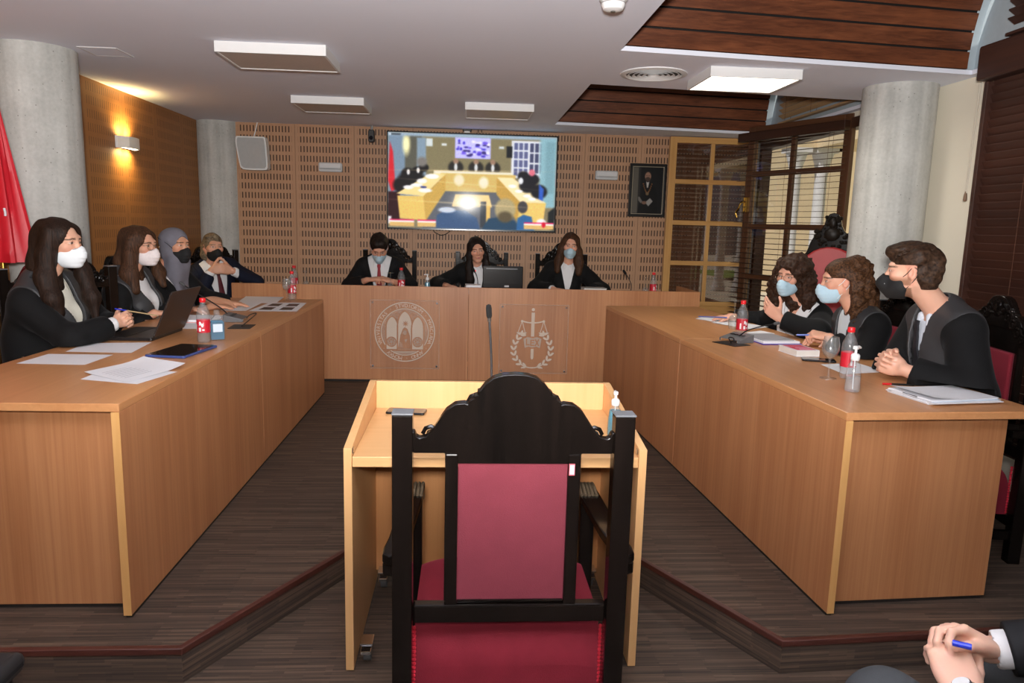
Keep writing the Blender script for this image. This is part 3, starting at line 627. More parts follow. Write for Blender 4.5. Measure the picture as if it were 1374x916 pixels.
# cloister: lawn, arcade, far walls
M_sand = plain('sand_wall', (226, 206, 172), .9, var=.12, ns=4)
M_stone = plain('white_stone', (222, 222, 226), .8, var=.06, ns=6)
struct(MB().box(3.06, 30, -30, 30, -.05, .0).build('ground_outside', plain('paving_outside', (206, 196, 178), .9, ns=3)))
struct(MB().box(8.2, 16, -12, 14, .0, .03).build('lawn_outside', plain('lawn', (98, 142, 48), .9, var=.25, ns=8)))
struct(MB().box(3.2, 20, 17.5, 17.8, 0, 5.2).build('wall_outside_end', M_sand))
struct(MB().box(17, 17.3, -20, 17.5, 0, 5.2).build('wall_outside_far', M_sand))
cl = MB().lathe([(.17, 0), (.17, .1), (.15, .14), (.13, .2), (.115, .3), (.105, 2.5), (.12, 2.56), (.108, 2.6), (.13, 2.7), (.18, 2.86), (.19, 2.9)], 28).box(-.2, .2, -.2, .2, 2.9, 2.98).mesh('cloister_column', M_stone, 40)
spots = [(6.42, 13), (5.93, 13), (6.3, -3), (6.82, -3), (6.6, 2.2), (6.6, -8)]
for (x, y) in spots:
    o = bpy.data.objects.new('cloister_column', cl); COL.objects.link(o); o.location = (x, y, 0)
    tag(o, 'slender white stone column standing in the sunlit cloister outside the window', 'column', 'cloister columns')
ab = MB()
for (y0, y1) in ((-9, -6), (-5.5, 13.4)): ab.box(6.2, 6.9, y0, y1, 2.98, 3.9)
ab.box(5.7, 9, 12.8, 13.2, 2.98, 3.9)
struct(ab.build('wall_outside_arcade', M_sand))
# ------------------------------------------------------------------ tables
BC1, BC2 = (168, 110, 70), (190, 133, 90)
W_z = wood('laminate_upright', BC1, BC2, 'z', 60, .42, 1.2, 1.5)
W_y = wood('laminate_long', (184, 126, 80), (204, 147, 98), 'y', 42, .33, 1.0)
W_x = wood('laminate_cross', (184, 126, 80), (204, 147, 98), 'x', 42, .33, 1.0)
W_e = wood('laminate_edge', (206, 154, 92), (220, 170, 108), 'z', 30, .4, 2)
W_shade = plain('shadow_gap', (30, 22, 18), .8)  # dark strip at the panel foot, shadow gap painted as colour
def desk_unit(label, y0, y1, xin, xout, M, near, far):
    """A straight unit of the advocates' tables: local y along the aisle, panel on the aisle face."""
    t = thing('advocates_table', label, 'table', group='advocates tables'); t.matrix_world = M
    s = 1 if xout > xin else -1
    lo, hi = min(xin, xout), max(xin, xout); h = TT-PF
    MB().box(lo, hi, y0, y1, h-.028, h).build('tabletop', W_y, t, None, bevel=.0025)
    a, b = (xin, xin+s*.026); p = MB(); p.box(min(a, b), max(a, b), y0+.001, y1, .012, h-.028)
    p.box(min(a, b)+.002, max(a, b)-.002, y0+.01, y1, .0, .012, 1)
    p.build('front_panel', [W_z, W_shade], t, None, bevel=.0015)
    if near:
        MB().box(min(a, b), max(a, b), y0-.0012, y0+.001, .012, h-.0285).build('edge_band', W_e, t, None)
    for yy in ((y0+.075,) if near else ())+((y1-.06,) if far else ()):
        q = sorted((xin+s*.027, xout-s*(.07 if yy < y0+.1 else .30))); MB().box(q[0], q[1], yy, yy+.026, .014, h-.029).box(q[0]+.01, q[1]-.01, yy+.004, yy+.022, 0, .014, 1).build('end_panel', [W_z, W_shade], t, None, bevel=.0015)
    if near:
        q = sorted((xin+s*.028, xin+s*.055)); MB().box(q[0], q[1], y0+.055, y0+.074, h-.075, h-.045).build('joint_block', plain('grey_plastic', (150, 150, 150), .5), t, None, bevel=.003)
    return t
ML = Matrix.Translation((-1.113, 2.338, PF)) @ Matrix.Rotation(R(-.2), 4, 'Z')
desk_unit('long timber table under the sheets of paper, beside the big concrete column', 0, 1.612, 0, -.75, ML, True, False)
desk_unit('long timber table holding the photo sheet, running up to the judges bench', 1.614, 3.31, 0, -.75, ML, False, True)
MRt = Matrix.Translation((1.306, 2.305, PF)) @ Matrix.Rotation(R(3.41), 4, 'Z')
desk_unit('long timber table with the wine glass, white document pile and red book', 0, 1.62, 0, .75, MRt, True, False)
desk_unit('long timber table with the upturned glass, running up to the judges bench', 1.622, 3.28, 0, .75, MRt, False, True)

def bench_unit(label, x0, x1, ends='', top0=0.):
    t = thing('judges_bench', label, 'bench desk', (x0, 6.108, PF), group='judges bench units'); w = x1-x0; g = .0008
    p = MB(); p.box(g, w-g, 0, .026, .02, .825).box(g, w-g, .006, .02, 0, .02, 1); p.build('front_panel', [W_z, W_shade], t, None, bevel=.0012)
    MB().box(g+top0, w-g, .027, .66, .722, .75).build('worktop', W_x, t, None, bevel=.002)
    if 'l' in ends: MB().box(g+top0, top0+.026, .027, .64, .0, .721).build('end_panel', W_z, t, None)
    if 'r' in ends: MB().box(w-.026, w, .027, .64, .0, .825).build('end_panel', W_z, t, None)
bench_unit('narrow plain judges bench section behind the far bottles', -1.94, -1.52, 'l', .33)
bench_unit('judges bench section carrying the round university seal plaque', -1.52, .03)
bench_unit('judges bench section carrying the scales and sword plaque', .03, 1.583)
bench_unit('short end section of the judges bench beside the window', 1.583, 2.036, 'r')

# etched acrylic plaques on the bench
def etch(name):
    m, nt, b = new_mat(name); a = nd(nt, 'ShaderNodeAttribute', attribute_name='Col'); L = nt.links
    t = nd(nt, 'ShaderNodeBsdfTransparent'); b.inputs['Base Color'].default_value = lin((222, 206, 190)); b.inputs['Roughness'].default_value = .6
    mu = nd(nt, 'ShaderNodeMath', operation='MULTIPLY'); mu.inputs[1].default_value = .8; L.new(a.outputs['Fac'], mu.inputs[0])
    mx = nd(nt, 'ShaderNodeMixShader'); L.new(mu.outputs[0], mx.inputs[0]); L.new(t.outputs[0], mx.inputs[1]); L.new(b.outputs[0], mx.inputs[2]); L.new(mx.outputs[0], nt.nodes['Material Output'].inputs[0])
    MATS[name] = m; return m
M_etch = etch('etched_frost')
def frost(name, k):
    m, nt, b = new_mat(name); L = nt.links; t = nd(nt, 'ShaderNodeBsdfTransparent'); b.inputs['Base Color'].default_value = lin((222, 206, 190)); b.inputs['Roughness'].default_value = .6
    mx = nd(nt, 'ShaderNodeMixShader'); mx.inputs[0].default_value = k; L.new(t.outputs[0], mx.inputs[1]); L.new(b.outputs[0], mx.inputs[2]); L.new(mx.outputs[0], nt.nodes['Material Output'].inputs[0]); MATS[name] = m; return m
M_frost = frost('frosted_letter', .9)
M_acr = glass('acrylic', (255, 255, 255), .015, .08, 1., .03, (225, 205, 190))
M_edge = frost('edge_highlight', .3)  # pale strips along the sheet edges, a highlight put into the material
def text_mesh(txt, size):
    cu = bpy.data.curves.new('letters', 'FONT'); cu.body = txt; cu.size = size; cu.align_x = 'CENTER'; cu.align_y = 'CENTER'; cu.extrude = .0004
    o = bpy.data.objects.new('letters', cu); COL.objects.link(o); bpy.context.view_layer.update()
    me = bpy.data.meshes.new_from_object(o.evaluated_get(bpy.context.evaluated_depsgraph_get())); bpy.data.objects.remove(o); return me
def letters_into(mb, txt, size, M):
    me = text_mesh(txt, size); mb.add([tuple(v.co) for v in me.vertices], [tuple(p.vertices) for p in me.polygons], 0, M); bpy.data.meshes.remove(me)
def g(C, m): return np.maximum(C, m)
def line(X, Z, P, w):
    d = np.full_like(X, 9.)
    for (ax_, ay_), (bx, by) in zip(P[:-1], P[1:]):
        t_ = np.clip(((X-ax_)*(bx-ax_)+(Z-ay_)*(by-ay_))/((bx-ax_)**2+(by-ay_)**2+1e-12), 0, 1); d = np.minimum(d, np.hypot(X-ax_-t_*(bx-ax_), Z-ay_-t_*(by-ay_)))
    return soft(d-w, .006)
def seal(X, Z):
    x, z = (X-.5)*2, (Z-.5)*2; r = np.hypot(x, z); rg = lambda a, b: soft(np.maximum(a-r, r-b), .012)
    C = rg(.955, .995); C = g(C, rg(.755, .79)); C = g(C, soft(r-.765, .01)*.6)
    def gothic(cx, w, zb, zs, zt): # pointed arch outline
        n = 10; L_ = [(cx-w, zb), (cx-w, zs)]+[(cx-w*math.cos(PI/2*i/n)**1.3, zs+(zt-zs)*math.sin(PI/2*i/n)**.9) for i in range(1, n)]+[(cx, zt)]
        return L_+[(2*cx-a_, b_) for (a_, b_) in L_[::-1]]
    for (cx, w, zs, zt) in ((-.42, .2, .12, .52), (0, .24, .2, .70), (.42, .2, .12, .52)):
        P = gothic(cx, w, -.58, zs, zt); inn = poly2(x, z, P, .01); C = np.where(inn > .5, 1., C); C = C*(1-line(x, z, P, .022))
    for (cx, cz) in ((-.26, .58), (.26, .58)): C = C*(1-soft(abs(np.hypot(x-cx, z-cz)-.045)-.012, .01))
    C = C*(1-soft(np.hypot(x-.02, z-.28)-.06-.03*np.cos(8*np.arctan2(z-.28, x-.02)), .02))
    fig = poly2(x, z, [(-.14, -.1), (-.06, .1), (0, .16), (.08, .1), (.16, -.12), (.2, -.56), (-.22, -.56)], .02); C = C*(1-.8*fig); C = g(C, soft(np.hypot(x, (z+.02)/1.3)-.07, .02)*.7)
    C = g(C, poly2(x, z, [(-.02, -.25), (.1, -.22), (.03, -.36)], .01)*.8); C = g(C, poly2(x, z, [(-.2, -.3), (-.08, -.36), (-.05, -.55), (-.2, -.5)], .02)*.6)
    for cx, cz in ((-.44, -.33), (.42, -.33)):
        q = np.hypot(x-cx, z-cz); th = np.arctan2(z-cz, x-cx); C = np.where(q < .17, .8, C); C = C*(1-soft(abs(q-.155)-.014, .01)); C = C*(1-soft(q-.15, .01)*soft(abs(np.abs(np.sin(th*2.5+.4))*q-.06)-.018, .015))
    C = C*(1-rect2(x, z, -.62, .62, -.62, -.575, .01)); C = g(C, rect2(x, z, -.42, .42, -.72, -.64, .01)*.8*soft(r-.76, .01))
    return np.repeat((np.clip(C, 0, 1)*255)[..., None], 3, -1)
def draw_lin(f):
    return lambda X, Z: f(X, Z)
def lex(X, Z):
    x, z = (X-.5)*2, (Z-.5)*2; C = soft(np.hypot(x-.0, z-.93)-.055, .012)
    C = g(C, rect2(x, z, -.055, .055, .05, .84, .01)); C = g(C, poly2(x, z, [(-.05, -.35), (.05, -.35), (.05, -.66), (0, -.72), (-.05, -.66)], .01))
    for s in (-1, 1):
        C = g(C, line(x, z, [(0, .5), (s*.16, .51), (s*.34, .55)], .022)); C = g(C, soft(np.hypot(x-s*.35, z-.55)-.045, .01))
        C = g(C, line(x, z, [(s*.35, .55), (s*.25, .2)], .012)); C = g(C, line(x, z, [(s*.35, .55), (s*.47, .2)], .012))
        C = g(C, poly2(x, z, [(s*.17, .19), (s*.55, .19), (s*.44, .1), (s*.28, .1)], .01))
        for i in range(8):
            a = R(50-17.5*i) if True else 0; px_, pz_ = s*.6*math.cos(a), -.38+.6*math.sin(a)
            for o_ in (-1, 1):
                ta = a+PI/2+o_*.55; dx, dz = s*math.cos(ta), math.sin(ta); L_ = .16
                u = (x-px_)*dx+(z-pz_)*dz; v = -(x-px_)*dz+(z-pz_)*dx
                C = g(C, soft((np.hypot((u-L_*.6)/(L_*.62), v/.04)-1)*.03, .01))
    C = g(C, line(x, z, [(.6*math.cos(R(q)), -.38+.6*math.sin(R(q))) for q in range(-128, -50, 6)], .02))
    bk = poly2(x, z, [(-.3, -.02), (-.15, .04), (0, 0), (.15, .04), (.3, -.02), (.25, -.33), (.13, -.28), (0, -.31), (-.13, -.28), (-.25, -.33)], .01); C = g(C*(1-bk), bk*.85)
    for P in ([(-.19, -.04), (-.19, -.22), (-.1, -.22)], [(.05, -.07), (-.05, -.07), (-.05, -.24), (.05, -.24)], [(-.05, -.15), (.04, -.15)], [(.1, -.05), (.2, -.24)], [(.2, -.05), (.1, -.24)]): C = C*(1-line(x, z, P, .017))
    return np.repeat((np.clip(C, 0, 1)*255)[..., None], 3, -1)
def plaque(label, x0, x1, z0, z1):
    cx, cz = (x0+x1)/2, (z0+z1)/2; w, h = (x1-x0)/2, (z1-z0)/2
    t = thing('acrylic_plaque', label, 'plaque', (cx, 6.108, cz), 0, 'etched plaques on the bench')
    MB().box(-w, w, -.022, -.017, -h, h).build('sheet', M_acr, t, None)
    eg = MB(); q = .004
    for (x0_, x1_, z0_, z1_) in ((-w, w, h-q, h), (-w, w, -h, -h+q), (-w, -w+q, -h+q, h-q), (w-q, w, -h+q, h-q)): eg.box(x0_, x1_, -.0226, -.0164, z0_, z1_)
    eg.build('edge_highlight', M_edge, t, None)
    for sx in (-1, 1):
        for sz in (-1, 1): MB().cyl((sx*(w-.022), 0, sz*(h-.022)), (sx*(w-.022), -.03, sz*(h-.022)), .009, n=14).build('standoff_mount', M_chrome, t)
    return t, cx, cz
t, cx, cz = plaque('clear plaque etched with a round university seal and lettered ring', -.798, -.214, .242, .83)
raster('seal', 240, 240, .515, .515, seal, M_etch, t, -.0235, .0, .022)
lt = MB(); ring = 'VNIVERSITAS · STVDIORVM · MVRCIANA · ANNO · MCMXV · '
for i, ch in enumerate(ring):
    if ch == ' ': continue
    a = R(205)-2*PI*i/len(ring); rr = .224
    letters_into(lt, ch, .042, Matrix.Translation((rr*math.cos(a), -.0237, .022+rr*math.sin(a))) @ Matrix.Rotation(-(a-PI/2), 4, 'Y') @ Matrix.Rotation(PI/2, 4, 'X'))
lt.build('lettering', M_frost, t, None)
t, cx, cz = plaque('clear plaque etched with scales, sword, open book and laurel', .297, .89, .213, .812)
raster('emblem', 230, 240, .53, .53, lex, M_etch, t, -.0235, -.01, .01)

# ------------------------------------------------------------------ lectern desk
LW1, LW2 = (212, 162, 106), (228, 180, 126)
K_z = wood('pale_beech_upright', LW1, LW2, 'z', 38, .4, 1.4, .8); K_x = wood('pale_beech_cross', LW1, LW2, 'x', 38, .35, 1.4, .8); K_y = wood('pale_beech_depth', LW1, LW2, 'y', 38, .4, 1.4, .8)
K_in = wood('beech_inside_shaded', (176, 118, 70), (196, 138, 86), 'z', 38, .5, 1.4)  # beech darkened in colour for the shade under the tabletop
t = thing('lectern_desk', 'pale timber speaker desk on casters facing the judges bench', 'desk', (.11, 2.2, 0)); w = .484; y1 = .65
for s in (-1, 1):
    a, b = sorted((s*w, s*(w-.026)))
    MB().prism([(0, .008), (y1, .008), (y1, .848), (y1-.03, .848), (0, .768)], a, b, 'x').build('side_panel', K_y if False else K_z, t, None, bevel=.0015)
iw = w-.0265
MB().box(-iw, iw, .004, y1-.027, .706, .74).build('tabletop', K_x, t, None, bevel=.002)
MB().box(-iw, iw, y1-.026, y1, .40, .848).build('back_panel', K_z, t, None, bevel=.0015)
MB().box(-iw, iw, y1-.05, y1-.028, .06, .705).build('modesty_panel', K_in, t, None)
for sx in (-1, 1):
    MB().box(sx*(iw-.001)-.002, sx*(iw-.001)+.002, .012, .03, .748, .765).build('corner_bracket', M_chrome, t, None)
    for yy in (.06, y1-.09):
        c = MB(); x = sx*(iw-.035); c.box(x-.022, x+.022, yy-.03, yy+.03, .075, .083).box(x-.02, x-.014, yy-.012, yy+.03, .03, .076).box(x+.014, x+.02, yy-.012, yy+.03, .03, .076)
        b = c.build('caster', M_chrome, t, None, bevel=.002)
        MB().cyl((x-.012, yy+.015, .025), (x+.012, yy+.015, .025), .025, n=20).build('wheel', plain('caster_grey', (92, 92, 94), .5), b)
        MB().box(x-.018, x+.018, yy-.045, yy-.005, .052, .064).build('brake', M_chrome, b, None, bevel=.003)

# ------------------------------------------------------------------ carved armchairs
M_ebony = wood('black_stained_oak', (11, 9, 8), (24, 18, 15), 'z', 40, .14, 2.)
MATS['black_stained_oak'].node_tree.nodes['Principled BSDF'].inputs['Specular IOR Level'].default_value = .28
M_velvet = plain('red_velvet', (118, 32, 44), .8, var=.2, ns=14, sheen=.4, sheen_c=(220, 100, 120), bump=.25, bs=420, spec=.15)
M_velvet_back = plain('worn_red_velvet', (122, 54, 64), .85, var=.16, ns=10, sheen=.2, sheen_c=(220, 140, 150), bump=.3, bs=420, spec=.1)
M_cap = plain('worn_cap', (96, 98, 102), .45)
def crest_outline(w=.254):
    half = [(.0, .106), (.03, .104), (.055, .096), (.075, .08), (.088, .063), (.095, .06), (.093, .052), (.104, .05), (.103, .042), (.113, .038), (.118, .028), (.126, .031), (.15, .028), (.172, .012), (.188, -.012), (.205, -.038), (.222, -.056), (.238, -.06), (.246, -.055), (.25, -.044), (.257, -.043), (.26, -.052)]
    return [(-x, z) for x, z in half[::-1]]+half[1:]
def carved_chair(label, loc, rotz, group):
    """Origin on the floor under the seat; the sitter faces +y. Widths: posts 0.61 apart overall."""
    t = thing('carved_armchair', label, 'chair', loc, rotz, group)
    yb = -.25
    for s in (-1, 1):
        x0, x1 = sorted((s*.254, s*.305))
        f = MB(); f.box(x0, x1, yb-.02, yb+.03, 0, 1.003); p = f.build('post', M_ebony, t, None, bevel=.004)
        MB().box(x0-.001, x1+.001, yb-.021, yb+.031, 1.003, 1.0075).build('post_cap', M_cap, p, None, bevel=.001)
        MB().box(*sorted((s*.255, s*.30)), .19, .235, 0, .60).build('front_leg', M_ebony, t, None, bevel=.004)
        # arm rest: board that widens towards the sitter's elbow, scrolled at both ends
        ar = MB(); out = [(.252, .30), (.318, .29), (.322, .2), (.33, -.1), (.338, -.17), (.336, -.205), (.32, -.222), (.306, -.219), (.285, -.17), (.27, -.05), (.256, .2)]
        ar.prism([(s*x, y) for x, y in out], .585, .612)
        ar.prism([(s*x, y) for x, y in [(.306, -.219), (.336, -.205), (.338, -.15), (.306, -.15)]], .55, .585)
        a = ar.build('armrest', M_ebony, t, None, bevel=.005, recalc=True)
        cv = MB()
        for k in range(5):
            xx = s*(.259+.012*k); cv.tube(bez([(xx, .20, .614), (xx, .27, .624), (xx, .315, .61), (xx, .31, .575), (xx, .285, .572)], 4), .0055, 6)
        cv.build('arm_scroll', plain('worn_edge', (92, 78, 60), .5), a)
    co = crest_outline(); f = MB(); f.prism(co+[(.2535, -.1), (.1735, -.1), (.1735, -.127), (-.1735, -.127), (-.1735, -.1), (-.2535, -.1)], yb+.0, yb+.028, 'y')
    f.prism([(x, z) for x, z in co if z > -.03]+[(.13, -.03), (-.13, -.03)], yb+.026, yb+.036, 'y')
    cr = f.build('crest_rail', M_ebony, t, 30, bevel=.003, loc=(0, 0, 1.0), recalc=True)
    # carved relief on the sitter's side
    cv = MB(); random.seed(5)
    for s in (-1, 1):
        for (x, z, r) in ((.21, -.06, .022), (.17, -.04, .026), (.13, -.01, .028), (.09, .02, .03), (.05, .045, .028)):
            P = [(s*(x+r*(1-k/14)*math.cos(k*.75)), yb+.04, z+r*(1-k/14)*math.sin(k*.75)) for k in range(13)]; cv.tube(P, .006, 6)
    cv.ell((0, yb+.034, .05), (.028, .016, .04), 14)
    for k in range(7):
        a_ = PI*k/6; cv.tube([(0, yb+.036, .03), (.035*math.cos(a_), yb+.046, .03+.06*math.sin(a_))], .007, 6)
    cv.build('carving', M_ebony, cr)
    for s in (-1, 1): MB().box(*sorted((s*.14, s*.173)), yb-.004, yb+.024, .47, .90).build('back_stile', M_ebony, t, None, bevel=.004)
    MB().box(-.2535, .2535, yb-.008, yb+.026, .442, .492).build('back_rail', M_ebony, t, None, bevel=.006)
    MB().box(-.139, .139, yb-.002, yb+.02, .4965, .5035).build('back_bead', M_ebony, t, None, bevel=.002)
    pn = MB(); N = 14
    pn.box(-.1395, .1395, yb+.004, yb+.02, .498, .872)
    pn.build('back_pad', M_velvet_back, t, None)
    MB().box(-.1395, .1395, yb+.02, yb+.04, .51, .87).build('front_pad', M_velvet, t, None, bevel=.015)
    # seat: domed velvet cushion over a rounded back edge
    N = 20; rows = []
    def prof(u, v):
        x = -.252+.504*u; y = yb+.032+.42*v; ex = min(1, min(u, 1-u)*4); ey = min(1, min(v, 1-v)*4.5)
        h = .30+.135*(1-(1-ey)**2.2)**.5+.022*math.sin(PI*u)*math.sin(PI*v)-.02*(1-ex)**2.5
        return (x, y-.012*(1-abs(2*u-1)**4)*(v < .03), h)
    us = [i/N for i in range(N+1)]; vs = [0, .01, .03, .06, .1, .14, .18, .22]+[.22+.56*i/8 for i in range(1, 9)]+[.82, .86, .9, .94, .97, .99, 1]
    sm = MB(); sm.grid([[prof(u, v) for u in us] for v in vs])
    bt = [[(x, y, .20) for (x, y, z) in row] for row in ([prof(u, 0) for u in us], [prof(u, 1) for u in us])]
    sm.grid([bt[0], [prof(u, 0) for u in us]]); sm.grid([[prof(u, 1) for u in us], bt[1]])
    sm.grid([[(prof(0, v)[0], prof(0, v)[1], .20) for v in vs], [prof(0, v) for v in vs]], flip=True); sm.grid([[(prof(1, v)[0], prof(1, v)[1], .20) for v in vs], [prof(1, v) for v in vs]])
    sm.grid(bt, flip=True)
    me = sm.build('seat', M_velvet, t, 60)
    for s in (-1, 1):
        bd = MB()
        P = [(s*.2505, yb+.034, .21+.0115*i) for i in range(18)]
        for q in P: bd.ell(q, (.005, .006, .006), 8)
        bd.build('seat_braid', plain('red_braid', (196, 30, 52), .6, sheen=.5), me)
    MB().box(-.254, .254, yb+.0, yb+.03, .15, .199).build('seat_rail', M_ebony, t, None, bevel=.004); MB().box(-.254, .254, .195, .225, .15, .199).build('seat_rail', M_ebony, t, None, bevel=.004)
    for s in (-1, 1): MB().box(*sorted((s*.268, s*.292)), yb+.03, .19, .1, .14).build('stretcher', M_ebony, t, None, bevel=.003)
    return t
front_chair = carved_chair('black carved armchair seen from behind at the speaker desk', (.129, 2.0, 0), 0, 'carved armchairs')
MB().box(.142, .157, -.256, -.2545, .845, .876).build('sticker', plain('sticker_red', (206, 92, 104), .5), front_chair, None)
MB().box(.1436, .1554, -.2572, -.256, .848, .873).build('sticker_label', plain('sticker_grey', (196, 196, 204), .5), front_chair, None)
SOLIDS = []   # boxes that clothing must not sink into: (frame matrix, low corner, high corner)
def solid(M, lo, hi): SOLIDS.append((np.array(M.inverted()), np.array(lo, float), np.array(hi, float), np.array(M @ ((Vector(lo)+Vector(hi))/2)), (Vector(hi)-Vector(lo)).length/2))
solid(ML, (-.76, -.01, TT-PF-.032), (.002, 3.32, TT-PF+.0005)); solid(MRt, (-.002, -.01, TT-PF-.032), (.76, 3.30, TT-PF+.0005))
solid(ML, (-.69, .07, 0), (0, .105, .72)); solid(MRt, (0, .07, 0), (.69, .105, .72)); solid(ML, (-.46, 3.245, 0), (0, 3.28, .72)); solid(MRt, (0, 3.215, 0), (.46, 3.25, .72))
solid(Matrix.Identity(4), (-1.615, 6.13, .838), (2.04, 6.772, .8715)); solid(Matrix.Identity(4), (-1.945, 6.1, 0), (2.04, 6.137, .948))
solid(Matrix.Identity(4), (-1.775, 3.56, .868), (-1.505, 3.945, .8895)); solid(Matrix.Identity(4), (1.62, 2.36, .868), (2.02, 2.72, .897))
def chair_solids(o, front=.265):
    M = o.matrix_basis.copy(); yb = -.25
    solid(M, (-.262, yb+.02, .0), (.262, front, .487)); solid(M, (-.31, yb-.03, .42), (.31, yb+.044, 1.01)); solid(M, (-.262, yb-.02, 1.0), (.262, yb+.05, 1.11))
    for s in (-1, 1):
        a, b = sorted((s*.245, s*.345)); solid(M, (a, -.23, .545), (b, .33, .637)); a, b = sorted((s*.25, s*.305)); solid(M, (a, .185, 0), (b, .24, .61)); solid(M, (a, -.25, .09), (b, .2, .15)); solid(M, (a, yb-.02, 0), (b, yb+.035, 1.01))
# ------------------------------------------------------------------ chairs behind the tables
def chair_back_at(bx, by, az, label, sc=(1, 1, 1)):
    """Place a carved chair so that its back stands at (bx, by) and its sitter faces az (degrees)."""
    a = R(az); return dup(front_chair, (bx+math.cos(a)*.25*sc[1], by+math.sin(a)*.25*sc[1], PF), a-PI/2, label, 'carved armchairs', sc)
def strip_sticker(c):
    chair_solids(c)
    for ch in list(c.children):
        if ch.name.startswith('sticker'): bpy.data.objects.remove(ch)
for spec in ((-.73, 7.06, -90, 'carved armchair behind the person in the red tie', (.84, .9, 1.085)), (.157, 7.06, -90, 'carved armchair behind the unmasked person', (.84, .9, 1.085)), (.937, 7.06, -90, 'carved armchair behind the person with flat hands on the bench', (.84, .9, 1.085)),
             (-2.13, 3.92, -38, 'carved armchair turned towards the speaker desk behind the person in the white mask', (.95, 1, 1.07)), (-2.2, 4.62, 0, 'carved armchair behind the long haired person with glasses', (.8, .9, 1.0)), (-2.2, 5.2, 0, 'carved armchair behind the person in the headscarf', (.8, .9, 1.0)), (-2.245, 6.54, -50, 'carved armchair behind the grey haired person', (.78, .85, 1.07)),
             (2.36, 2.98, 172, 'carved armchair behind the person in the beaked mask', (.95, 1, 1.0)), (2.40, 3.74, 178, 'carved armchair behind the person with half tied hair', (.9, .9, .98))):
    strip_sticker(chair_back_at(*spec))
# the tall chair with the rounded red back
t = thing('presidents_chair', 'tall armchair with a rounded red back and carved black crest by the window', 'chair', (2.50, 4.86, PF), R(238)-PI/2)
yb = -.22; po = [(-.24, .55), (.24, .55)]+[(.24*math.cos(R(a)), 1.02+.24*math.sin(R(a))) for a in range(0, 181, 12)]
MB().prism([(x*.93, z) for x, z in po], yb+.02, yb+.06, 'y').build('back_pad', plain('red_leather', (150, 38, 40), .5, var=.08, ns=12), t, 30, bevel=.012)
MB().prism([(x*1.06, z*1.005) for x, z in po], yb-.02, yb+.022, 'y').build('back_frame', M_ebony, t, 30, bevel=.006)
cr = MB(); half = [(0, 1.50), (.03, 1.49), (.05, 1.455), (.058, 1.41), (.08, 1.37), (.115, 1.34), (.14, 1.29), (.16, 1.22), (.2, 1.17), (.235, 1.12), (.24, 1.06)]
inner = [(.235*math.cos(R(a)), 1.02+.235*math.sin(R(a))) for a in range(10, 171, 10)]
cr.prism([(-x, z) for x, z in half[::-1]]+half[1:]+inner, yb-.025, yb+.03, 'y')
c = cr.build('crest', M_ebony, t, 30, bevel=.006, recalc=True); cv = MB(); rg = random.Random(2)
for i in range(60):
    z = rg.uniform(1.26, 1.47); w = .05 if z > 1.4 else .11; cv.ell((rg.uniform(-w, w), yb+.03, z), (rg.uniform(.008, .018),)*3, 8)
cv.ell((0, yb+.035, 1.43), (.03, .02, .045), 12); cv.ell((0, yb+.035, 1.35), (.055, .022, .05), 12); cv.build('carving', plain('worn_black_carving', (26, 21, 17), .4, var=.5, ns=50, spec=.15), c)
MB().box(-.27, .27, yb+.03, .27, .38, .49).build('seat', plain('red_leather', (150, 38, 40), .5), t, bevel=.03)
for s in (-1, 1):
    for yy in (yb, .22): MB().box(*sorted((s*.225, s*.275)), yy, yy+.05, 0, .38 if yy > 0 else .6).build('leg', M_ebony, t, None, bevel=.004)
    MB().box(*sorted((s*.235, s*.285)), yb, .25, .64, .67).box(*sorted((s*.245, s*.275)), .2, .24, .37, .645).build('armrest', M_ebony, t, None, bevel=.008)

solid(t.matrix_basis.copy(), (-.29, -.25, .3), (.29, .27, .5)); solid(t.matrix_basis.copy(), (-.29, -.27, .4), (.29, -.15, 1.6))
M_pad = plain('black_vinyl', (26, 27, 29), .5, var=.1)
# the chair the corner person sits on
t = thing('public_chair', 'black padded chair under the person in the corner', 'chair', (1.27, .83, 0), R(134)-PI/2)
MB().box(-.25, .25, -.24, .24, .36, .415).build('seat', M_pad, t, bevel=.02); MB().box(-.24, .24, -.34, -.30, .48, .84).build('backrest', M_pad, t, bevel=.02)
for sx in (-1, 1):
    for sy in (-1, 1): MB().cyl((sx*.22, sy*.2, .37), (sx*.24, sy*.22, 0), .012, n=10).build('leg', M_black, t)
    MB().cyl((sx*.22, -.2, .37), (sx*.22, -.31, .8), .012, n=10).build('back_post', M_black, t)
solid(t.matrix_basis.copy(), (-.255, -.25, .34), (.255, .245, .418)); solid(t.matrix_basis.copy(), (-.245, -.345, .4), (.245, -.295, .845))
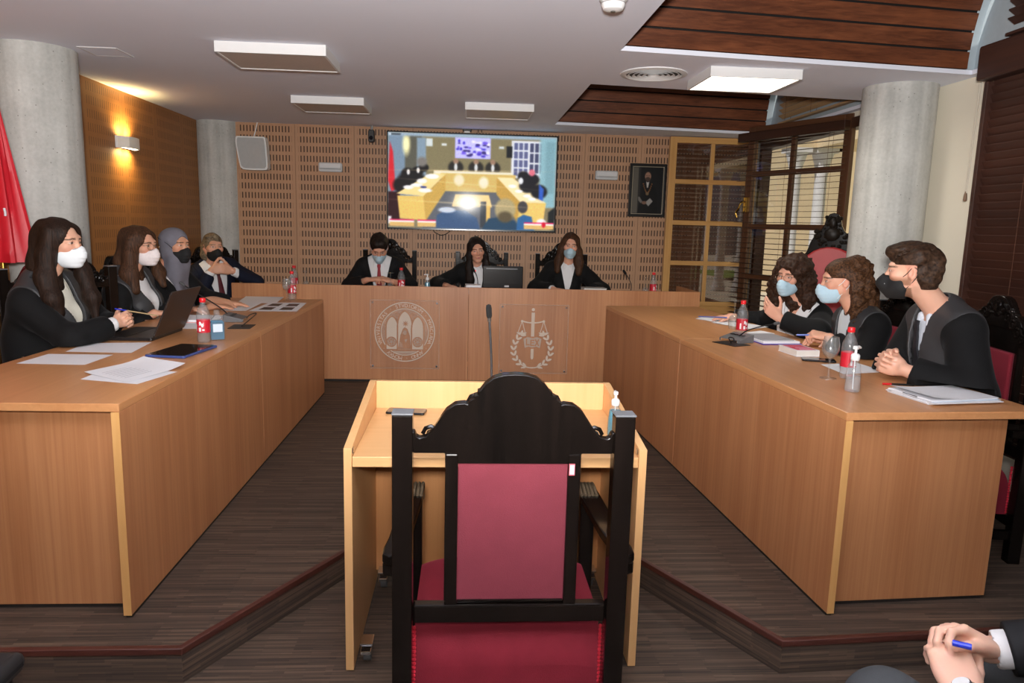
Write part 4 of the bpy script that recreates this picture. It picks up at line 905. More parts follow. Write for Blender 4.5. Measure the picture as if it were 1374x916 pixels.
# ------------------------------------------------------------------ people: smooth bodies from blended distance fields
f32 = np.float32
def V3(*a): return np.array(a, float)
class Frame:
    """A local frame (right x, forward y, up z) with a scale."""
    def __init__(s, o, az=None, pitch=0., roll=0., sc=1., M=None):
        s.o = np.array(o, float); s.sc = sc
        if M is None:
            y = V3(math.cos(az)*math.cos(pitch), math.sin(az)*math.cos(pitch), -math.sin(pitch))
            x = V3(math.sin(az), -math.cos(az), 0); z = np.cross(x, y)
            M = np.stack([x*math.cos(roll)+z*math.sin(roll), y, -x*math.sin(roll)+z*math.cos(roll)], 1)
        s.M = M
    def p(s, *a): return s.o+s.M @ (np.array(a, float)*s.sc)
    def d(s, *a): v = s.M @ np.array(a, float); return v/np.linalg.norm(v)
    def inv(s, P): return ((P-s.o) @ s.M)/s.sc
class Field:
    def __init__(s): s.L = []
    def cap(s, a, b, ra, rb=None, k=.02, op='u', F=None):
        rb = ra if rb is None else rb
        if F is not None: a, b, ra, rb = F.p(*a), F.p(*b), ra*F.sc, rb*F.sc
        a, b = np.array(a, float), np.array(b, float)
        s.L.append(('c', a, b, ra, rb, k, op, (a+b)/2, np.linalg.norm(b-a)/2+max(ra, rb))); return s
    def ell(s, c, r, k=.02, op='u', F=None, M=None):
        r = np.array((r,)*3 if not hasattr(r, '__len__') else r, float)
        if F is not None:
            c, r = F.p(*c), r*F.sc; M = F.M if M is None else F.M @ M
        M = np.eye(3) if M is None else M
        s.L.append(('e', np.array(c, float), r, M, None, k, op, np.array(c, float), r.max())); return s
    def sleeve(s, a, b, ra, rb, k=.03):
        a, b = np.array(a, float), np.array(b, float); s.L.append(('p', a, b, ra, rb, k, 'u', (a+b)/2, np.linalg.norm(b-a)/2+max(ra, rb))); return s
    def copy(s): n = Field(); n.L = list(s.L); return n
    def box_(s, pad=.03):
        lo = np.min([q[7]-q[8] for q in s.L if q[6] == 'u'], 0)-pad; hi = np.max([q[7]+q[8] for q in s.L if q[6] == 'u'], 0)+pad; return lo, hi
    def eval(s, P, ctr=None, rad=0.):
        """P: (nb, n, 3) blocks of points; ctr/rad let far primitives be skipped per block."""
        D = np.full(P.shape[:2], .25, f32)
        for t, a, b, c, e, k, op, bc, br in s.L:
            if ctr is not None:
                m = np.linalg.norm(ctr-bc, axis=1) < br+rad+.07
                if not m.any(): continue
                Q = P[m]
            else: m = slice(None); Q = P
            if t in 'cp':
                ab = (b-a); L2 = float(ab @ ab)+1e-12; q = Q-a.astype(f32)
                h = np.clip((q @ ab.astype(f32))/f32(L2), 0, 1); q = q-h[..., None]*ab.astype(f32)
                d = np.sqrt((q*q).sum(-1))-(f32(c)+h*f32(e-c))
                if t == 'p': d = np.maximum(d, (Q-b.astype(f32)) @ (ab/math.sqrt(L2)).astype(f32))
            else:
                q = (Q-a.astype(f32)) @ c.astype(f32); k0 = np.sqrt(((q/b.astype(f32))**2).sum(-1)); k1 = np.sqrt(((q/(b*b).astype(f32))**2).sum(-1))+f32(1e-9)
                d = k0*(k0-1)/k1
            o = D[m]
            if op == 'u':
                h = np.clip(.5+.5*(o-d)/k, 0, 1); D[m] = o*(1-h)+d*h-k*h*(1-h)
            else:
                h = np.clip(.5-.5*(o+d)/k, 0, 1); D[m] = o*(1-h)+(-d)*h+k*h*(1-h)
        return D
_rs = np.random.RandomState(11)
_SN = [(_rs.normal(size=3), _rs.rand()*6.28) for _ in range(14)]
def wob(P, f, st=(1, 1, 1)):
    """Cheap smooth pseudo noise in about -1..1."""
    Q = P*np.array(st, f32)*f32(f); r = 0
    for d, ph in _SN: r = r+np.sin(Q @ (d/np.linalg.norm(d)*1.3).astype(f32)+f32(ph))
    return r/4.5
def nets(fn, lo, hi, h, slack=1.3):
    """Surface nets over a sparse block grid. fn(P(nb,n,3), ctr, rad) -> signed distance."""
    B = 8; lo = np.array(lo, float); n = np.ceil((np.array(hi)-lo)/h/B).astype(int); n = np.maximum(n, 1)
    I = np.stack(np.meshgrid(*[np.arange(q) for q in n], indexing='ij'), -1).reshape(-1, 3)
    ctr = (lo+(I*B+B/2)*h).astype(f32); rad = B*h*.87
    dc = fn(ctr[:, None, :], None, 0)[:, 0]
    N = n*B+1; D = np.where(np.repeat(np.repeat(np.repeat(dc.reshape(n), B, 0), B, 1), B, 2) > 0, f32(1), f32(-1)); D = np.pad(D, ((0, 1),)*3, constant_values=1.)
    act = np.nonzero(np.abs(dc) < rad*slack+.012)[0]
    g1 = np.stack(np.meshgrid(*[np.arange(B+1)]*3, indexing='ij'), -1).reshape(-1, 3)
    for s in range(0, len(act), 400):
        a = act[s:s+400]; G = I[a][:, None, :]*B+g1[None]
        P = (lo+G*h).astype(f32); v = fn(P, ctr[a], rad); D[G[..., 0], G[..., 1], G[..., 2]] = v
    D[0] = np.abs(D[0]); D[-1] = np.abs(D[-1]); D[:, 0] = np.abs(D[:, 0]); D[:, -1] = np.abs(D[:, -1]); D[:, :, 0] = np.abs(D[:, :, 0]); D[:, :, -1] = np.abs(D[:, :, -1])
    S = D < 0; cs = [slice(0, -1), slice(1, None)]
    cnt = sum(S[cs[i], cs[j], cs[k]].astype(np.int8) for i in (0, 1) for j in (0, 1) for k in (0, 1)); cell = (cnt > 0) & (cnt < 8)
    C = np.argwhere(cell); idx = np.full(cell.shape, -1, np.int32); idx[tuple(C.T)] = np.arange(len(C))
    acc = np.zeros((len(C), 3)); num = np.zeros(len(C))
    offs = [(i, j, k) for i in (0, 1) for j in (0, 1) for k in (0, 1)]
    for o in offs:
        for ax in range(3):
            if o[ax]: continue
            p = C+np.array(o); q = p.copy(); q[:, ax] += 1
            a_, b_ = D[tuple(p.T)], D[tuple(q.T)]; m = (a_ < 0) != (b_ < 0); t = a_[m]/(a_[m]-b_[m])
            pt = p[m].astype(float); pt[:, ax] += t; acc[m] += pt; num[m] += 1
    Vt = lo+acc/np.maximum(num, 1)[:, None]*h
    F = []
    for ax in range(3):
        u, w = [(1, 2), (2, 0), (0, 1)][ax]
        sl0 = [slice(1, -1)]*3; sl1 = [slice(1, -1)]*3; sl0[ax] = slice(0, -1); sl1[ax] = slice(1, None)
        a_, b_ = S[tuple(sl0)], S[tuple(sl1)]
        for flip, m in ((False, a_ & ~b_), (True, b_ & ~a_)):
            E = np.argwhere(m); 
            if not len(E): continue
            add = np.ones(3, int); add[ax] = 0; E = E+add
            def cellid(du, dw): c = E.copy(); c[:, u] -= du; c[:, w] -= dw; return idx[tuple(c.T)]
            q = np.stack([cellid(1, 1), cellid(0, 1), cellid(0, 0), cellid(1, 0)], 1); F.append(q[:, ::-1] if flip else q)
    F = np.concatenate(F) if F else np.zeros((0, 4), int)
    return Vt, F[(F >= 0).all(1)]
def spare(D, P, ctr, rad, gap=.0042):
    """Keep out of chairs and tables: what is worn rests on them instead of sinking in."""
    for Mi, lo, hi, c, r in SOLIDS:
        if ctr is None:
            m = np.linalg.norm(P[:, 0]-c, axis=1) < r+.3
        else: m = np.linalg.norm(ctr-c, axis=1) < r+rad+.05
        if not m.any(): continue
        q = P[m] @ Mi[:3, :3].T.astype(f32)+Mi[:3, 3].astype(f32); sc = 1/np.linalg.norm(Mi[:3, 0]); d = (np.abs(q-((lo+hi)/2).astype(f32))-((hi-lo)/2).astype(f32)).max(-1)*f32(sc)
        D[m] = np.maximum(D[m], f32(gap)-d)
    return D
def keep_largest(Vt, F, n=1, frac=.04):
    """Drop stray crumbs: keep the n largest connected pieces."""
    lab = np.arange(len(Vt))
    e = np.concatenate([F[:, [0, 1]], F[:, [1, 2]], F[:, [2, 3]], F[:, [3, 0]]])
    while True:
        m = np.minimum(lab[e[:, 0]], lab[e[:, 1]]); l2 = lab.copy(); np.minimum.at(l2, e[:, 0], m); np.minimum.at(l2, e[:, 1], m); l2 = l2[l2]
        if (l2 == lab).all(): break
        lab = l2
    u, c = np.unique(lab, return_counts=True); keep = set(u[c >= frac*c.max()]) if n == 1 else set(u[np.argsort(-c)[:n]]); k = np.isin(lab, list(keep))
    F = F[k[F[:, 0]]]; new = np.cumsum(k)-1; return Vt[k], new[F]
def to_obj(name, Vt, F, mat, parent, origin, col=None):
    me = bpy.data.meshes.new(name); P = (Vt-np.array(origin)).astype(f32)
    me.vertices.add(len(P)); me.vertices.foreach_set('co', P.ravel()); F = np.ascontiguousarray(F, dtype=np.int32)
    me.loops.add(F.size); me.loops.foreach_set('vertex_index', F.ravel()); me.polygons.add(len(F)); me.polygons.foreach_set('loop_start', np.arange(0, F.size, 4, dtype=np.int32))
    me.update(); me.validate(); me.polygons.foreach_set('use_smooth', np.ones(len(me.polygons), bool))
    if col is not None:
        ca = me.color_attributes.new('Col', 'FLOAT_COLOR', 'POINT'); c = np.clip(col, 0, 255)/255; c = np.where(c <= .04045, c/12.92, ((c+.055)/1.055)**2.4)
        ca.data.foreach_set('color', np.concatenate([c, np.ones((len(c), 1))], 1).astype(f32).ravel())
    me.materials.append(mat); o = bpy.data.objects.new(name, me); COL.objects.link(o); o.parent = parent; return o
def tube_obj(name, paths, r, mat, parent, origin, n=6):
    m = MB()
    for P in paths: m.tube([tuple(np.array(q)-np.array(origin)) for q in P], r, n)
    return m.build(name, mat, parent)
def smax(a, b, k): h = np.clip(.5-.5*(a-b)/k, 0, 1); return a*(1-h)+b*h+k*h*(1-h)   # soft intersection

M_skin = vcol('skin', .5, 0, .12, .3, .15, 260)
def hair_mat(name, c1, c2, st=(230, 230, 10), rough=.58):
    if name in MATS: return MATS[name]
    m, nt, b = new_mat(name); L = nt.links; tc = nd(nt, 'ShaderNodeTexCoord'); mp = nd(nt, 'ShaderNodeMapping'); mp.inputs['Scale'].default_value = st
    nz = nd(nt, 'ShaderNodeTexNoise'); nz.inputs['Scale'].default_value = 1; nz.inputs['Detail'].default_value = 4; nz.inputs['Distortion'].default_value = .4
    L.new(tc.outputs['Object'], mp.inputs[0]); L.new(mp.outputs[0], nz.inputs['Vector'])
    mr = nd(nt, 'ShaderNodeMapRange'); mr.inputs['From Min'].default_value = .32; mr.inputs['From Max'].default_value = .68; L.new(nz.outputs['Fac'], mr.inputs['Value'])
    mx = nd(nt, 'ShaderNodeMixRGB'); mx.inputs[1].default_value = lin(c1); mx.inputs[2].default_value = lin(c2); L.new(mr.outputs[0], mx.inputs[0]); L.new(mx.outputs[0], b.inputs['Base Color'])
    b.inputs['Roughness'].default_value = rough; b.inputs['Specular IOR Level'].default_value = .18
    bp = nd(nt, 'ShaderNodeBump'); bp.inputs['Strength'].default_value = .8; bp.inputs['Distance'].default_value = .003; L.new(nz.outputs['Fac'], bp.inputs['Height']); L.new(bp.outputs['Normal'], b.inputs['Normal'])
    MATS[name] = m; return m
M_robe = plain('black_gown', (17, 17, 18), .82, var=.15, ns=8, spec=.2, sheen=.15, sheen_c=(120, 120, 124))
M_satin = plain('satin_facing', (54, 54, 56), .46, var=.12, ns=12, spec=.4)
M_suit = plain('black_suit', (20, 20, 22), .75, var=.15, ns=20, spec=.2)
M_navy = plain('navy_suit', (20, 24, 40), .75, var=.15, ns=20, spec=.2)
M_shirt = plain('white_shirt', (222, 222, 224), .8, var=.03, ns=20, spec=.2)
M_cream_shirt = plain('cream_blouse', (218, 214, 200), .85, var=.08, ns=160, spec=.2, bump=.3, bs=300)
M_shoe = plain('black_shoe', (14, 13, 13), .4)
M_grey_tr = plain('charcoal_trousers', (58, 60, 62), .85, var=.12, ns=200, spec=.15)

def head_field(F, H, female=True, ears=True):
    """Adds a head to field F in frame H (origin between the eyes' depth and the skull's middle)."""
    w = .95 if female else 1.
    F.ell((0, -.014, .032), (.073*w, .092, .08), .02, F=H); F.ell((0, .022, -.03), (.057*w, .064, .08), .03, F=H)
    for s in (-1, 1):
        F.cap((s*.05*w, -.005, -.05), (s*.014, .058, -.094), .019, .017, .03, F=H); F.ell((s*.04*w, .056, -.02), (.024, .022, .02), .025, F=H)
    F.ell((0, .064, -.096), (.02, .018, .016), .02, F=H)
    yb = .0715 if female else .075; F.cap((-.032, yb, .024), (.032, yb, .024), .0135, .0135, .02, F=H)
    for s in (-1, 1): F.ell((s*.031, .092, .002), (.017, .012, .011), .012, 's', F=H)
    for s in (-1, 1): F.ell((s*.031, .0735, .002), .0122, .004, F=H)
    F.cap((0, .081, .014), (0, .099 if female else .105, -.03), .0075 if female else .0085, .0095 if female else .0115, .012, F=H)
    for s in (-1, 1): F.ell((s*.0095, .092 if female else .097, -.034), (.0085, .009, .007), .007, F=H)
    F.cap((-.016, .085, -.059), (.016, .085, -.059), .0055, .0055, .008, F=H); F.cap((-.014, .085, -.068), (.014, .085, -.068), .0065, .0065, .006, F=H)
    if ears:
        for s in (-1, 1):
            F.ell((s*.074*w, -.012, -.006), (.011, .019, .031), .008, F=H); F.ell((s*.083*w, -.006, -.004), (.007, .011, .018), .006, 's', F=H)
def face_colour(P, H, base, gaze=(0, 0), bw=.0034, brow=(46, 34, 28), iris=(60, 40, 26), lip=(168, 96, 90), beard=None, near=.2):
    q = H.inv(P); x, y, z = q[:, 0], q[:, 1], q[:, 2]; C = np.tile(np.array(base, float), (len(P), 1))
    def ov(m, c): C[:] = C*(1-m[:, None])+np.array(c, float)*m[:, None]
    hd = (np.abs(x) < .1) & (np.abs(y) < .14) & (np.abs(z) < .14)
    ck = np.exp(-(((np.abs(x)-.045)/.022)**2+((z+.03)/.022)**2))*(y > .03)*hd; ov(ck*.3, (206, 128, 110))
    ov(np.exp(-((x/.012)**2+((z+.03)/.012)**2))*(y > .09)*hd*.35, (206, 120, 104)); ov(((np.abs(x) > .068) & (y < .02) & hd)*.25, (206, 118, 102))
    if beard is not None: ov(np.clip((-.02-z)/.02, 0, 1)*np.clip((np.abs(x)+.02-(z+.06)*.2)/.03, 0, 1)*(z > -.125)*(y > -.01)*(np.abs(z+.064) > .006)*hd*.75, beard)
    lm = np.clip(1-((x/.024)**2+((z+.0635)/(.0085*(1.1-np.abs(x)/.03)))**2), 0, 1)**.5*(y > .075)*hd; ov(lm, lip)
    ov(((np.abs(z+.0635) < .0012) & (np.abs(x) < .021) & (y > .07) & hd)*.7, (90, 44, 42))
    for s in (-1, 1):
        bx = x*s; bz = z-(.021+.10*(bx-.012)*(bx < .034)-.14*np.maximum(bx-.036, 0)); ov(np.clip(1.4-np.abs(bz)/bw, 0, 1)*np.clip((bx-.008)/.006, 0, 1)*np.clip((.058-bx)/.01, 0, 1)*(y > .05)*hd, brow)
        e = np.hypot((bx-.031)/.0142, (z-.0015)/.0056); eye = np.clip((1.-e)*5, 0, 1)*(y > .06)*hd; ov(eye, (196, 186, 180))
        ir = np.hypot(x-s*.031-gaze[0], z-.002-gaze[1]); ov(eye*np.clip((.0068-ir)/.0012, 0, 1), iris); ov(eye*np.clip((.0036-ir)/.001, 0, 1), (10, 8, 8))
        ov(np.clip(1-np.abs(e-1.02)*9, 0, 1)*(z > .001)*(y > .055)*hd*.9, (40, 28, 24)); ov(np.clip(1-np.abs(e-1.5)*3, 0, 1)*(y > .05)*hd*.22, (120, 80, 66))
    return C
def hand(F, W, d, n, right, size=1., curl=(25, 30, 20), spread=.5, thumb=(.75, .62, .15), tcurl=(10, 25), k=.006, fl=None, spots=None):
    """A hand from wrist W: d along the palm, n out of the palm. fl: four curls, index first."""
    d = d/np.linalg.norm(d); n = n-d*(n @ d); n = n/np.linalg.norm(n); s = np.cross(d, n)*(1 if right else -1); z = size
    lat = (.030, .0105, -.0095, -.0275); base = (.091, .094, .089, .081); ln = (.071, .079, .073, .056); rr = (.0086, .0089, .0083, .0073)
    F.ell(W+d*.05*z, (.038*z, .05*z, .0145*z), .012, M=np.stack([s, d, n], 1))
    for i in range(4):
        r0 = W+d*.012*z+s*lat[i]*.55*z; K = W+d*base[i]*z+s*lat[i]*z-n*.003*z
        F.cap(r0, K, .0125*z, .0105*z, .010); cu = (fl[i] if fl else curl); a = 0.; p = K
        sd = s*lat[i]*spread*3.2
        for j, fr in enumerate((.46, .30, .24)):
            a += cu[j]; dd = d*math.cos(R(a))+n*math.sin(R(a))+sd*math.cos(R(a)); dd = dd/np.linalg.norm(dd); q = p+dd*ln[i]*fr*z
            F.cap(p, q, rr[i]*z*(1-.07*j), rr[i]*z*(1-.07*(j+1)), k if j == 0 else .003)
            if spots is not None and j == 2:
                up = -(n*math.cos(R(a))-d*math.sin(R(a))); spots.append((q+up*.006*z-dd*.001, .0062*z, up))
            p = q
    T = W+d*.022*z+s*.024*z+n*.006*z; F.ell(W+d*.038*z+s*.022*z+n*.008*z, (.019*z, .034*z, .016*z), .012, M=np.stack([s, d, n], 1))
    t0 = s*thumb[0]+d*thumb[1]+n*thumb[2]; t0 = t0/np.linalg.norm(t0); ax = np.cross(t0, n); a = 0.; p = T
    for j, l in enumerate((.044, .033, .026)):
        if j: a += tcurl[j-1]
        tg = d*.5+n*.5-s*.7; tg = tg/np.linalg.norm(tg); dd = t0*math.cos(R(a))+tg*math.sin(R(a)); dd = dd/np.linalg.norm(dd); q = p+dd*l*z
        F.cap(p, q, (.0135, .0108, .0098)[j]*z, (.0112, .0098, .0085)[j]*z, .008 if j == 0 else .003)
        if spots is not None and j == 2: spots.append((q-n*.007*z, .0072*z, -n))
        p = q
def ik(S, W, lu, lf, pole):
    v = W-S; L = np.linalg.norm(v); L_ = min(L, (lu+lf)*.998); a = (lu*lu-lf*lf+L_*L_)/(2*L_); h = math.sqrt(max(lu*lu-a*a, 0)); e = v/L
    p = np.array(pole, float); p = p-e*(p @ e); p = p/np.linalg.norm(p); return S+e*a+p*h

class Person:
    def __init__(s, label, head, az, hips, chest_az, neck, sex='f', hs=None, pitch=0., roll=0., skin=(222, 172, 146), h=.006, seat_dir=None, bs=None, **k):
        s.f = sex == 'f'; s.h = h; s.skin = skin; hs = hs or (.955 if s.f else 1.02); s.bs = bs or (.95 if s.f else 1.06); s.k = k
        s.H = Frame(head, az, pitch, roll, hs); s.neck = np.array(neck, float); s.hips = np.array(hips, float)
        up = s.neck-s.hips; up = up/np.linalg.norm(up); fw = V3(math.cos(chest_az), math.sin(chest_az), 0); x = np.cross(fw, up); x = x/np.linalg.norm(x); fw = np.cross(up, x)
        s.T = Frame(s.neck, M=np.stack([x, fw, up], 1), sc=s.bs); s.tl = np.linalg.norm(s.neck-s.hips)/s.bs
        s.seat_az = chest_az if seat_dir is None else seat_dir
        s.root = thing('person', label, 'person', (s.hips[0], s.hips[1], k.get('floor', PF)))
        s.o = np.array(s.root.location); s.arms = {}; s.spots = []; s.hand_fields = []
    def sh(s, side): return s.T.p(side*.165, .0, -.065)
    def arm(s, side, wrist, pole, d, n, **kw):
        """side +1 = the person's right."""
        W = np.array(wrist, float); S = s.sh(side); z = s.bs; E = ik(S, W, .285*z, .255*z, pole); s.arms[side] = (S, E, W, np.array(d, float), np.array(n, float), kw)
    def torso(s, F, off=0., k=.05, bust=True):
        T = s.T; L = s.tl; o = off/s.bs
        F.ell((0, .012, -.17), (.138+o, .098+o, .185+o), k, F=T); F.cap((-.14, -.004, -.058), (.14, -.004, -.058), .056+o, .056+o, k, F=T)
        for sd in (-1, 1): F.cap((sd*.02, -.012, .012), (sd*.13, -.006, -.035), .046+o, .044+o, k, F=T)
        F.ell((0, .015, -.17-(L-.17)*.55), (.13+o, .1+o, .15+o), k, F=T); F.ell((0, .0, -L+.02), (.16+o, .125+o, .12+o), k, F=T)
        if s.f and bust:
            for sd in (-1, 1): F.ell((sd*.062, .088, -.185), (.055+o*.5, .045+o*.5, .055+o*.5), .04, F=T)
        return F
    def legs(s):
        a = s.seat_az; fw = V3(math.cos(a), math.sin(a), 0); rt = V3(math.sin(a), -math.cos(a), 0); fl = s.o[2]; out = []
        for sd in (-1, 1):
            hj = s.hips+rt*sd*.09+V3(0, 0, -.02); kn = s.k.get('knees', {}).get(sd); kn = np.array(kn, float) if kn is not None else hj+fw*.41+rt*sd*.02+V3(0, 0, -.02); kn[2] = max(kn[2], fl+.47) if s.k.get('knees') is None else kn[2]
            an = kn+fw*(-.02)+V3(0, 0, -(kn[2]-fl-.09)); out.append((hj, kn, an, fw))
        return out
    def body(s, **fc):
        F = Field(); s.torso(F, -.008, bust=True); head_field(F, s.H, s.f)
        F.cap(s.H.p(0, -.022, -.05), s.T.p(0, .0, -.0), .05*s.bs, .055*s.bs, .03)
        for sd, (S, E, W, d, n, kw) in s.arms.items():
            F.cap(S, E, .046*s.bs, .039*s.bs, .03); F.cap(E, W, .04*s.bs, .0255*s.bs, .02)
            hand(F, W, d, n, sd > 0, size=(.93 if s.f else 1.06)*kw.get('hsize', 1), spots=s.spots, **{a: b for a, b in kw.items() if a not in ('cut', 'hsize')})
        for hj, kn, an, fw in s.legs():
            F.cap(hj, kn, .078, .055, .04); F.cap(kn, an, .054, .036, .03); F.cap(an+V3(0, 0, -.04), an+fw*.14+V3(0, 0, -.06), .035, .026, .03)
        lo, hi = F.box_(); Vt, Fc = keep_largest(*nets(lambda P, c, r: spare(F.eval(P, c, r), P, c, r, .0052), lo, hi, s.h), frac=.006); C = face_colour(Vt, s.H, s.skin, **fc)
        for c, r, up in s.spots:
            m = np.clip(1.5-np.linalg.norm(Vt-c, axis=1)/r, 0, 1); C = C*(1-.55*m[:, None])+np.array((232, 190, 178.))*.55*m[:, None]
        s.bodyF = F; return to_obj('body', Vt, Fc, M_skin, s.root, s.o, C)
    def sleeves(s, F, r=(.066, .066, .056), back=.035, k=.03):
        for sd, (S, E, W, d, n, kw) in s.arms.items():
            t = (W-E)/np.linalg.norm(W-E); c = W-t*kw.get('cut', back); F.cap(S, E, r[0]*s.bs, r[1]*s.bs, k); F.sleeve(E, c, r[1]*s.bs, r[2]*s.bs, k)
    def cut_cuffs(s, F, r=.034, back=.035):
        for sd, (S, E, W, d, n, kw) in s.arms.items():
            t = (W-E)/np.linalg.norm(W-E); b = kw.get('cut', back); F.cap(W-t*(b+.014), W-t*(b-.02), r*s.bs, r*s.bs*1.1, .006, 's')
    def wedge(s, q, vz, half_top, y0=.0):
        """Signed region of the open neck: negative inside the V (torso frame units)."""
        w = (q[..., 2]-vz)/(0.0-vz)*half_top; return np.maximum(np.abs(q[..., 0])-w, y0-q[..., 1])*.8
    def coat(s, name='gown', mat=None, vz=-.30, half=.07, off=.02, sl=(.07, .072, .062), skirt=True, fold=.004, collar_cut=.062, extra=None):
        F = Field(); s.torso(F, off); s.sleeves(F, sl)
        if skirt:
            for hj, kn, an, fw in s.legs(): F.cap(hj, kn, .105, .085, .06); F.cap(kn, an+V3(0, 0, .1), .085, .08, .04)
        T = s.T
        if extra: extra(F, T)
        s.cut_cuffs(F)
        F.cap(T.p(0, .0, -.03), s.H.p(0, -.01, -.04), collar_cut*s.bs, (collar_cut+.01)*s.bs, .01, 's')
        def fn(P, c, r):
            D = F.eval(P, c, r); q = T.inv(P.astype(float)).astype(f32)
            D = D+f32(fold)*wob(P, 26, (1, 1, .45))*(np.abs(D) < .06)
            return spare(np.maximum(D, -s.wedge(q, vz, half)), P, c, r)
        lo, hi = F.box_(); Vt, Fc = keep_largest(*nets(fn, lo, hi, s.h)); s.coat_vz, s.coat_half = vz, half
        return to_obj(name, Vt, Fc, mat or M_robe, s.root, s.o)
    def lapel(s, name='satin_facing', mat=None, vz=-.30, half=.07, off=.026, top=.155, low=.085, zl=-.45, fold=.004, yoke=True, notch=False):
        F = Field(); s.torso(F, off); T = s.T
        F.cap(T.p(0, .0, -.03), s.H.p(0, -.01, -.04), .064*s.bs, .074*s.bs, .01, 's')
        def fn(P, c, r):
            D = F.eval(P, c, r); q = T.inv(P.astype(float)).astype(f32); D = D+f32(fold)*wob(P, 26, (1, 1, .45))*(np.abs(D) < .06)
            z = q[..., 2]; t = np.clip((z+.30)/.22, 0, 1); w = low+(top-low)*t*t*(3-2*t)
            if notch: w = np.where(z < vz, -1, (z-vz)/(0-vz)*half+.052*np.clip((z-vz)/.1, 0, 1))
            reg = np.maximum(np.abs(q[..., 0])-w, zl-z); reg = np.maximum(reg, (.015 if not yoke else -.2)-q[..., 1])
            if yoke: reg = np.maximum(reg, np.where(q[..., 1] < -.03, -.16-z, -1))
            reg = np.maximum(reg, .0-D-.03)
            return spare(np.maximum(np.maximum(D, reg*.9), -s.wedge(q, vz, half)), P, c, r)
        lo, hi = F.box_(); Vt, Fc = keep_largest(*nets(fn, lo, hi, min(s.h, .006)), 2); return to_obj(name, Vt, Fc, mat or M_satin, s.root, s.o)
    def shirt(s, mat=None, off=.008, collar=True, open_=.0, zlow=-.42, name='shirt', spread=.045, ch=.04):
        F = Field(); s.torso(F, off); T = s.T; H = s.H; nb, nt_ = T.p(0, .0, -.03), H.p(0, -.022, -.06)
        ax = nt_-nb; L = np.linalg.norm(ax); ax = ax/L
        def fn(P, c, r):
            D = F.eval(P, c, r); q = T.inv(P.astype(float)).astype(f32)
            v = P-nb.astype(f32); t = v @ ax.astype(f32); rad = np.sqrt(np.maximum((v*v).sum(-1)-t*t, 0))
            D = np.maximum(D, np.maximum(zlow-q[..., 2], -1)); D = np.maximum(D, np.abs(q[..., 0])-.115)
            D = np.maximum(D, -np.maximum(rad-.056*s.bs, -t-.03)) if open_ <= 0 else np.maximum(D, -s.wedge(q, -open_, .05, .02))
            if collar:
                rr = (.062+.012*np.clip(.05-t, 0, .06)/.05)*s.bs; ang = np.abs(q[..., 0])-np.maximum(0, (q[..., 1]-.02))*0
                cz = np.maximum(np.abs(rad-rr)-.0045, np.maximum(.0-t, t-ch*s.bs-.02)); cz = np.maximum(cz, -np.maximum(np.abs(q[..., 0])-.012-spread*np.clip((t-.0)/.07, 0, 1), -q[..., 1]))
                D = np.minimum(D, cz)
                for sd in (-1, 1):   # collar points
                    a_, b_ = T.p(sd*.035, .062, .0).astype(f32), T.p(sd*.05, .088, -.06).astype(f32); ab = b_-a_; h = np.clip(((P-a_) @ ab)/(ab @ ab), 0, 1); D = np.minimum(D, np.sqrt(((P-a_-h[..., None]*ab)**2).sum(-1))-(.018-.012*h))
            return spare(D, P, c, r)
        lo, hi = F.box_(); hi = hi+np.array([0, 0, .08]); Vt, Fc = keep_largest(*nets(fn, lo, hi, min(s.h, .005))); return to_obj(name, Vt, Fc, mat or M_shirt, s.root, s.o)
    def cuffs(s, sides, mat=None, length=.05, r=.036):
        for sd in sides:
            S, E, W, d, n, kw = s.arms[sd]; t = (W-E)/np.linalg.norm(W-E); F = Field(); b = W-t*.008; F.cap(b-t*length, b-t*.012, r*s.bs, r*s.bs*1.03, .01); F.cap(b-t*.03, b+t*.1, .0285*s.bs, .042*s.bs, .004, 's')
            F2 = F; fn = lambda P, c, r_: spare(np.maximum(F2.eval(P, c, r_)+.0008*wob(P, 60), ((P-b.astype(f32)) @ t.astype(f32))), P, c, r_)
            lo, hi = F.box_(); Vt, Fc = keep_largest(*nets(fn, lo, hi, .004)); to_obj('shirt_cuff', Vt, Fc, mat or M_shirt, s.root, s.o)
    def tie(s, c, w=.03, length=.34, off=.02):
        T = s.T; F = Field(); s.torso(F, off-.004); m = MB(); rows = []
        zs = [-.012, -.03, -.05, -.06]+list(np.linspace(-.08, -length, 14)); ws = [.014, .017, .013, .012]+list(np.linspace(.014, w, 14))
        for z, ww in zip(zs, ws):
            row = []
            for u in (-1, -.5, 0, .5, 1):
                x = u*ww; ys = np.linspace(.0, .22, 90); P = np.array([T.p(x, y, z) for y in ys]).astype(f32)[None]; D = F.eval(P)[0]; i = np.nonzero(D < 0)[0]; y = ys[i[-1]] if len(i) else .05
                y = max(y, .066) if z > -.06 else y
                row.append((x, y+.008+.004*(1-u*u)+(.008 if z > -.055 else 0), z))
            rows.append(row)
        ysm = [max(r_[2][1] for r_ in rows[max(0, i-1):i+2]) for i in range(len(rows))]
        P = [[T.p(x, ysm[i]-.004*abs(x/ws[i])**2, z)-s.o for (x, y, z) in row] for i, row in enumerate(rows)]; Q = [[T.p(x, ysm[i]-.012, z)-s.o for (x, y, z) in row] for i, row in enumerate(rows)]
        m.grid([[tuple(p) for p in r_] for r_ in P]); m.grid([[tuple(p) for p in r_] for r_ in Q], flip=True)
        for e in (0, -1): m.grid([[tuple(r_[e]) for r_ in P], [tuple(r_[e]) for r_ in Q]], flip=(e == -1))
        return m.build('necktie', plain('tie_'+'_'.join(map(str, c)), c, .6, var=.15, ns=60), s.root, recalc=True)
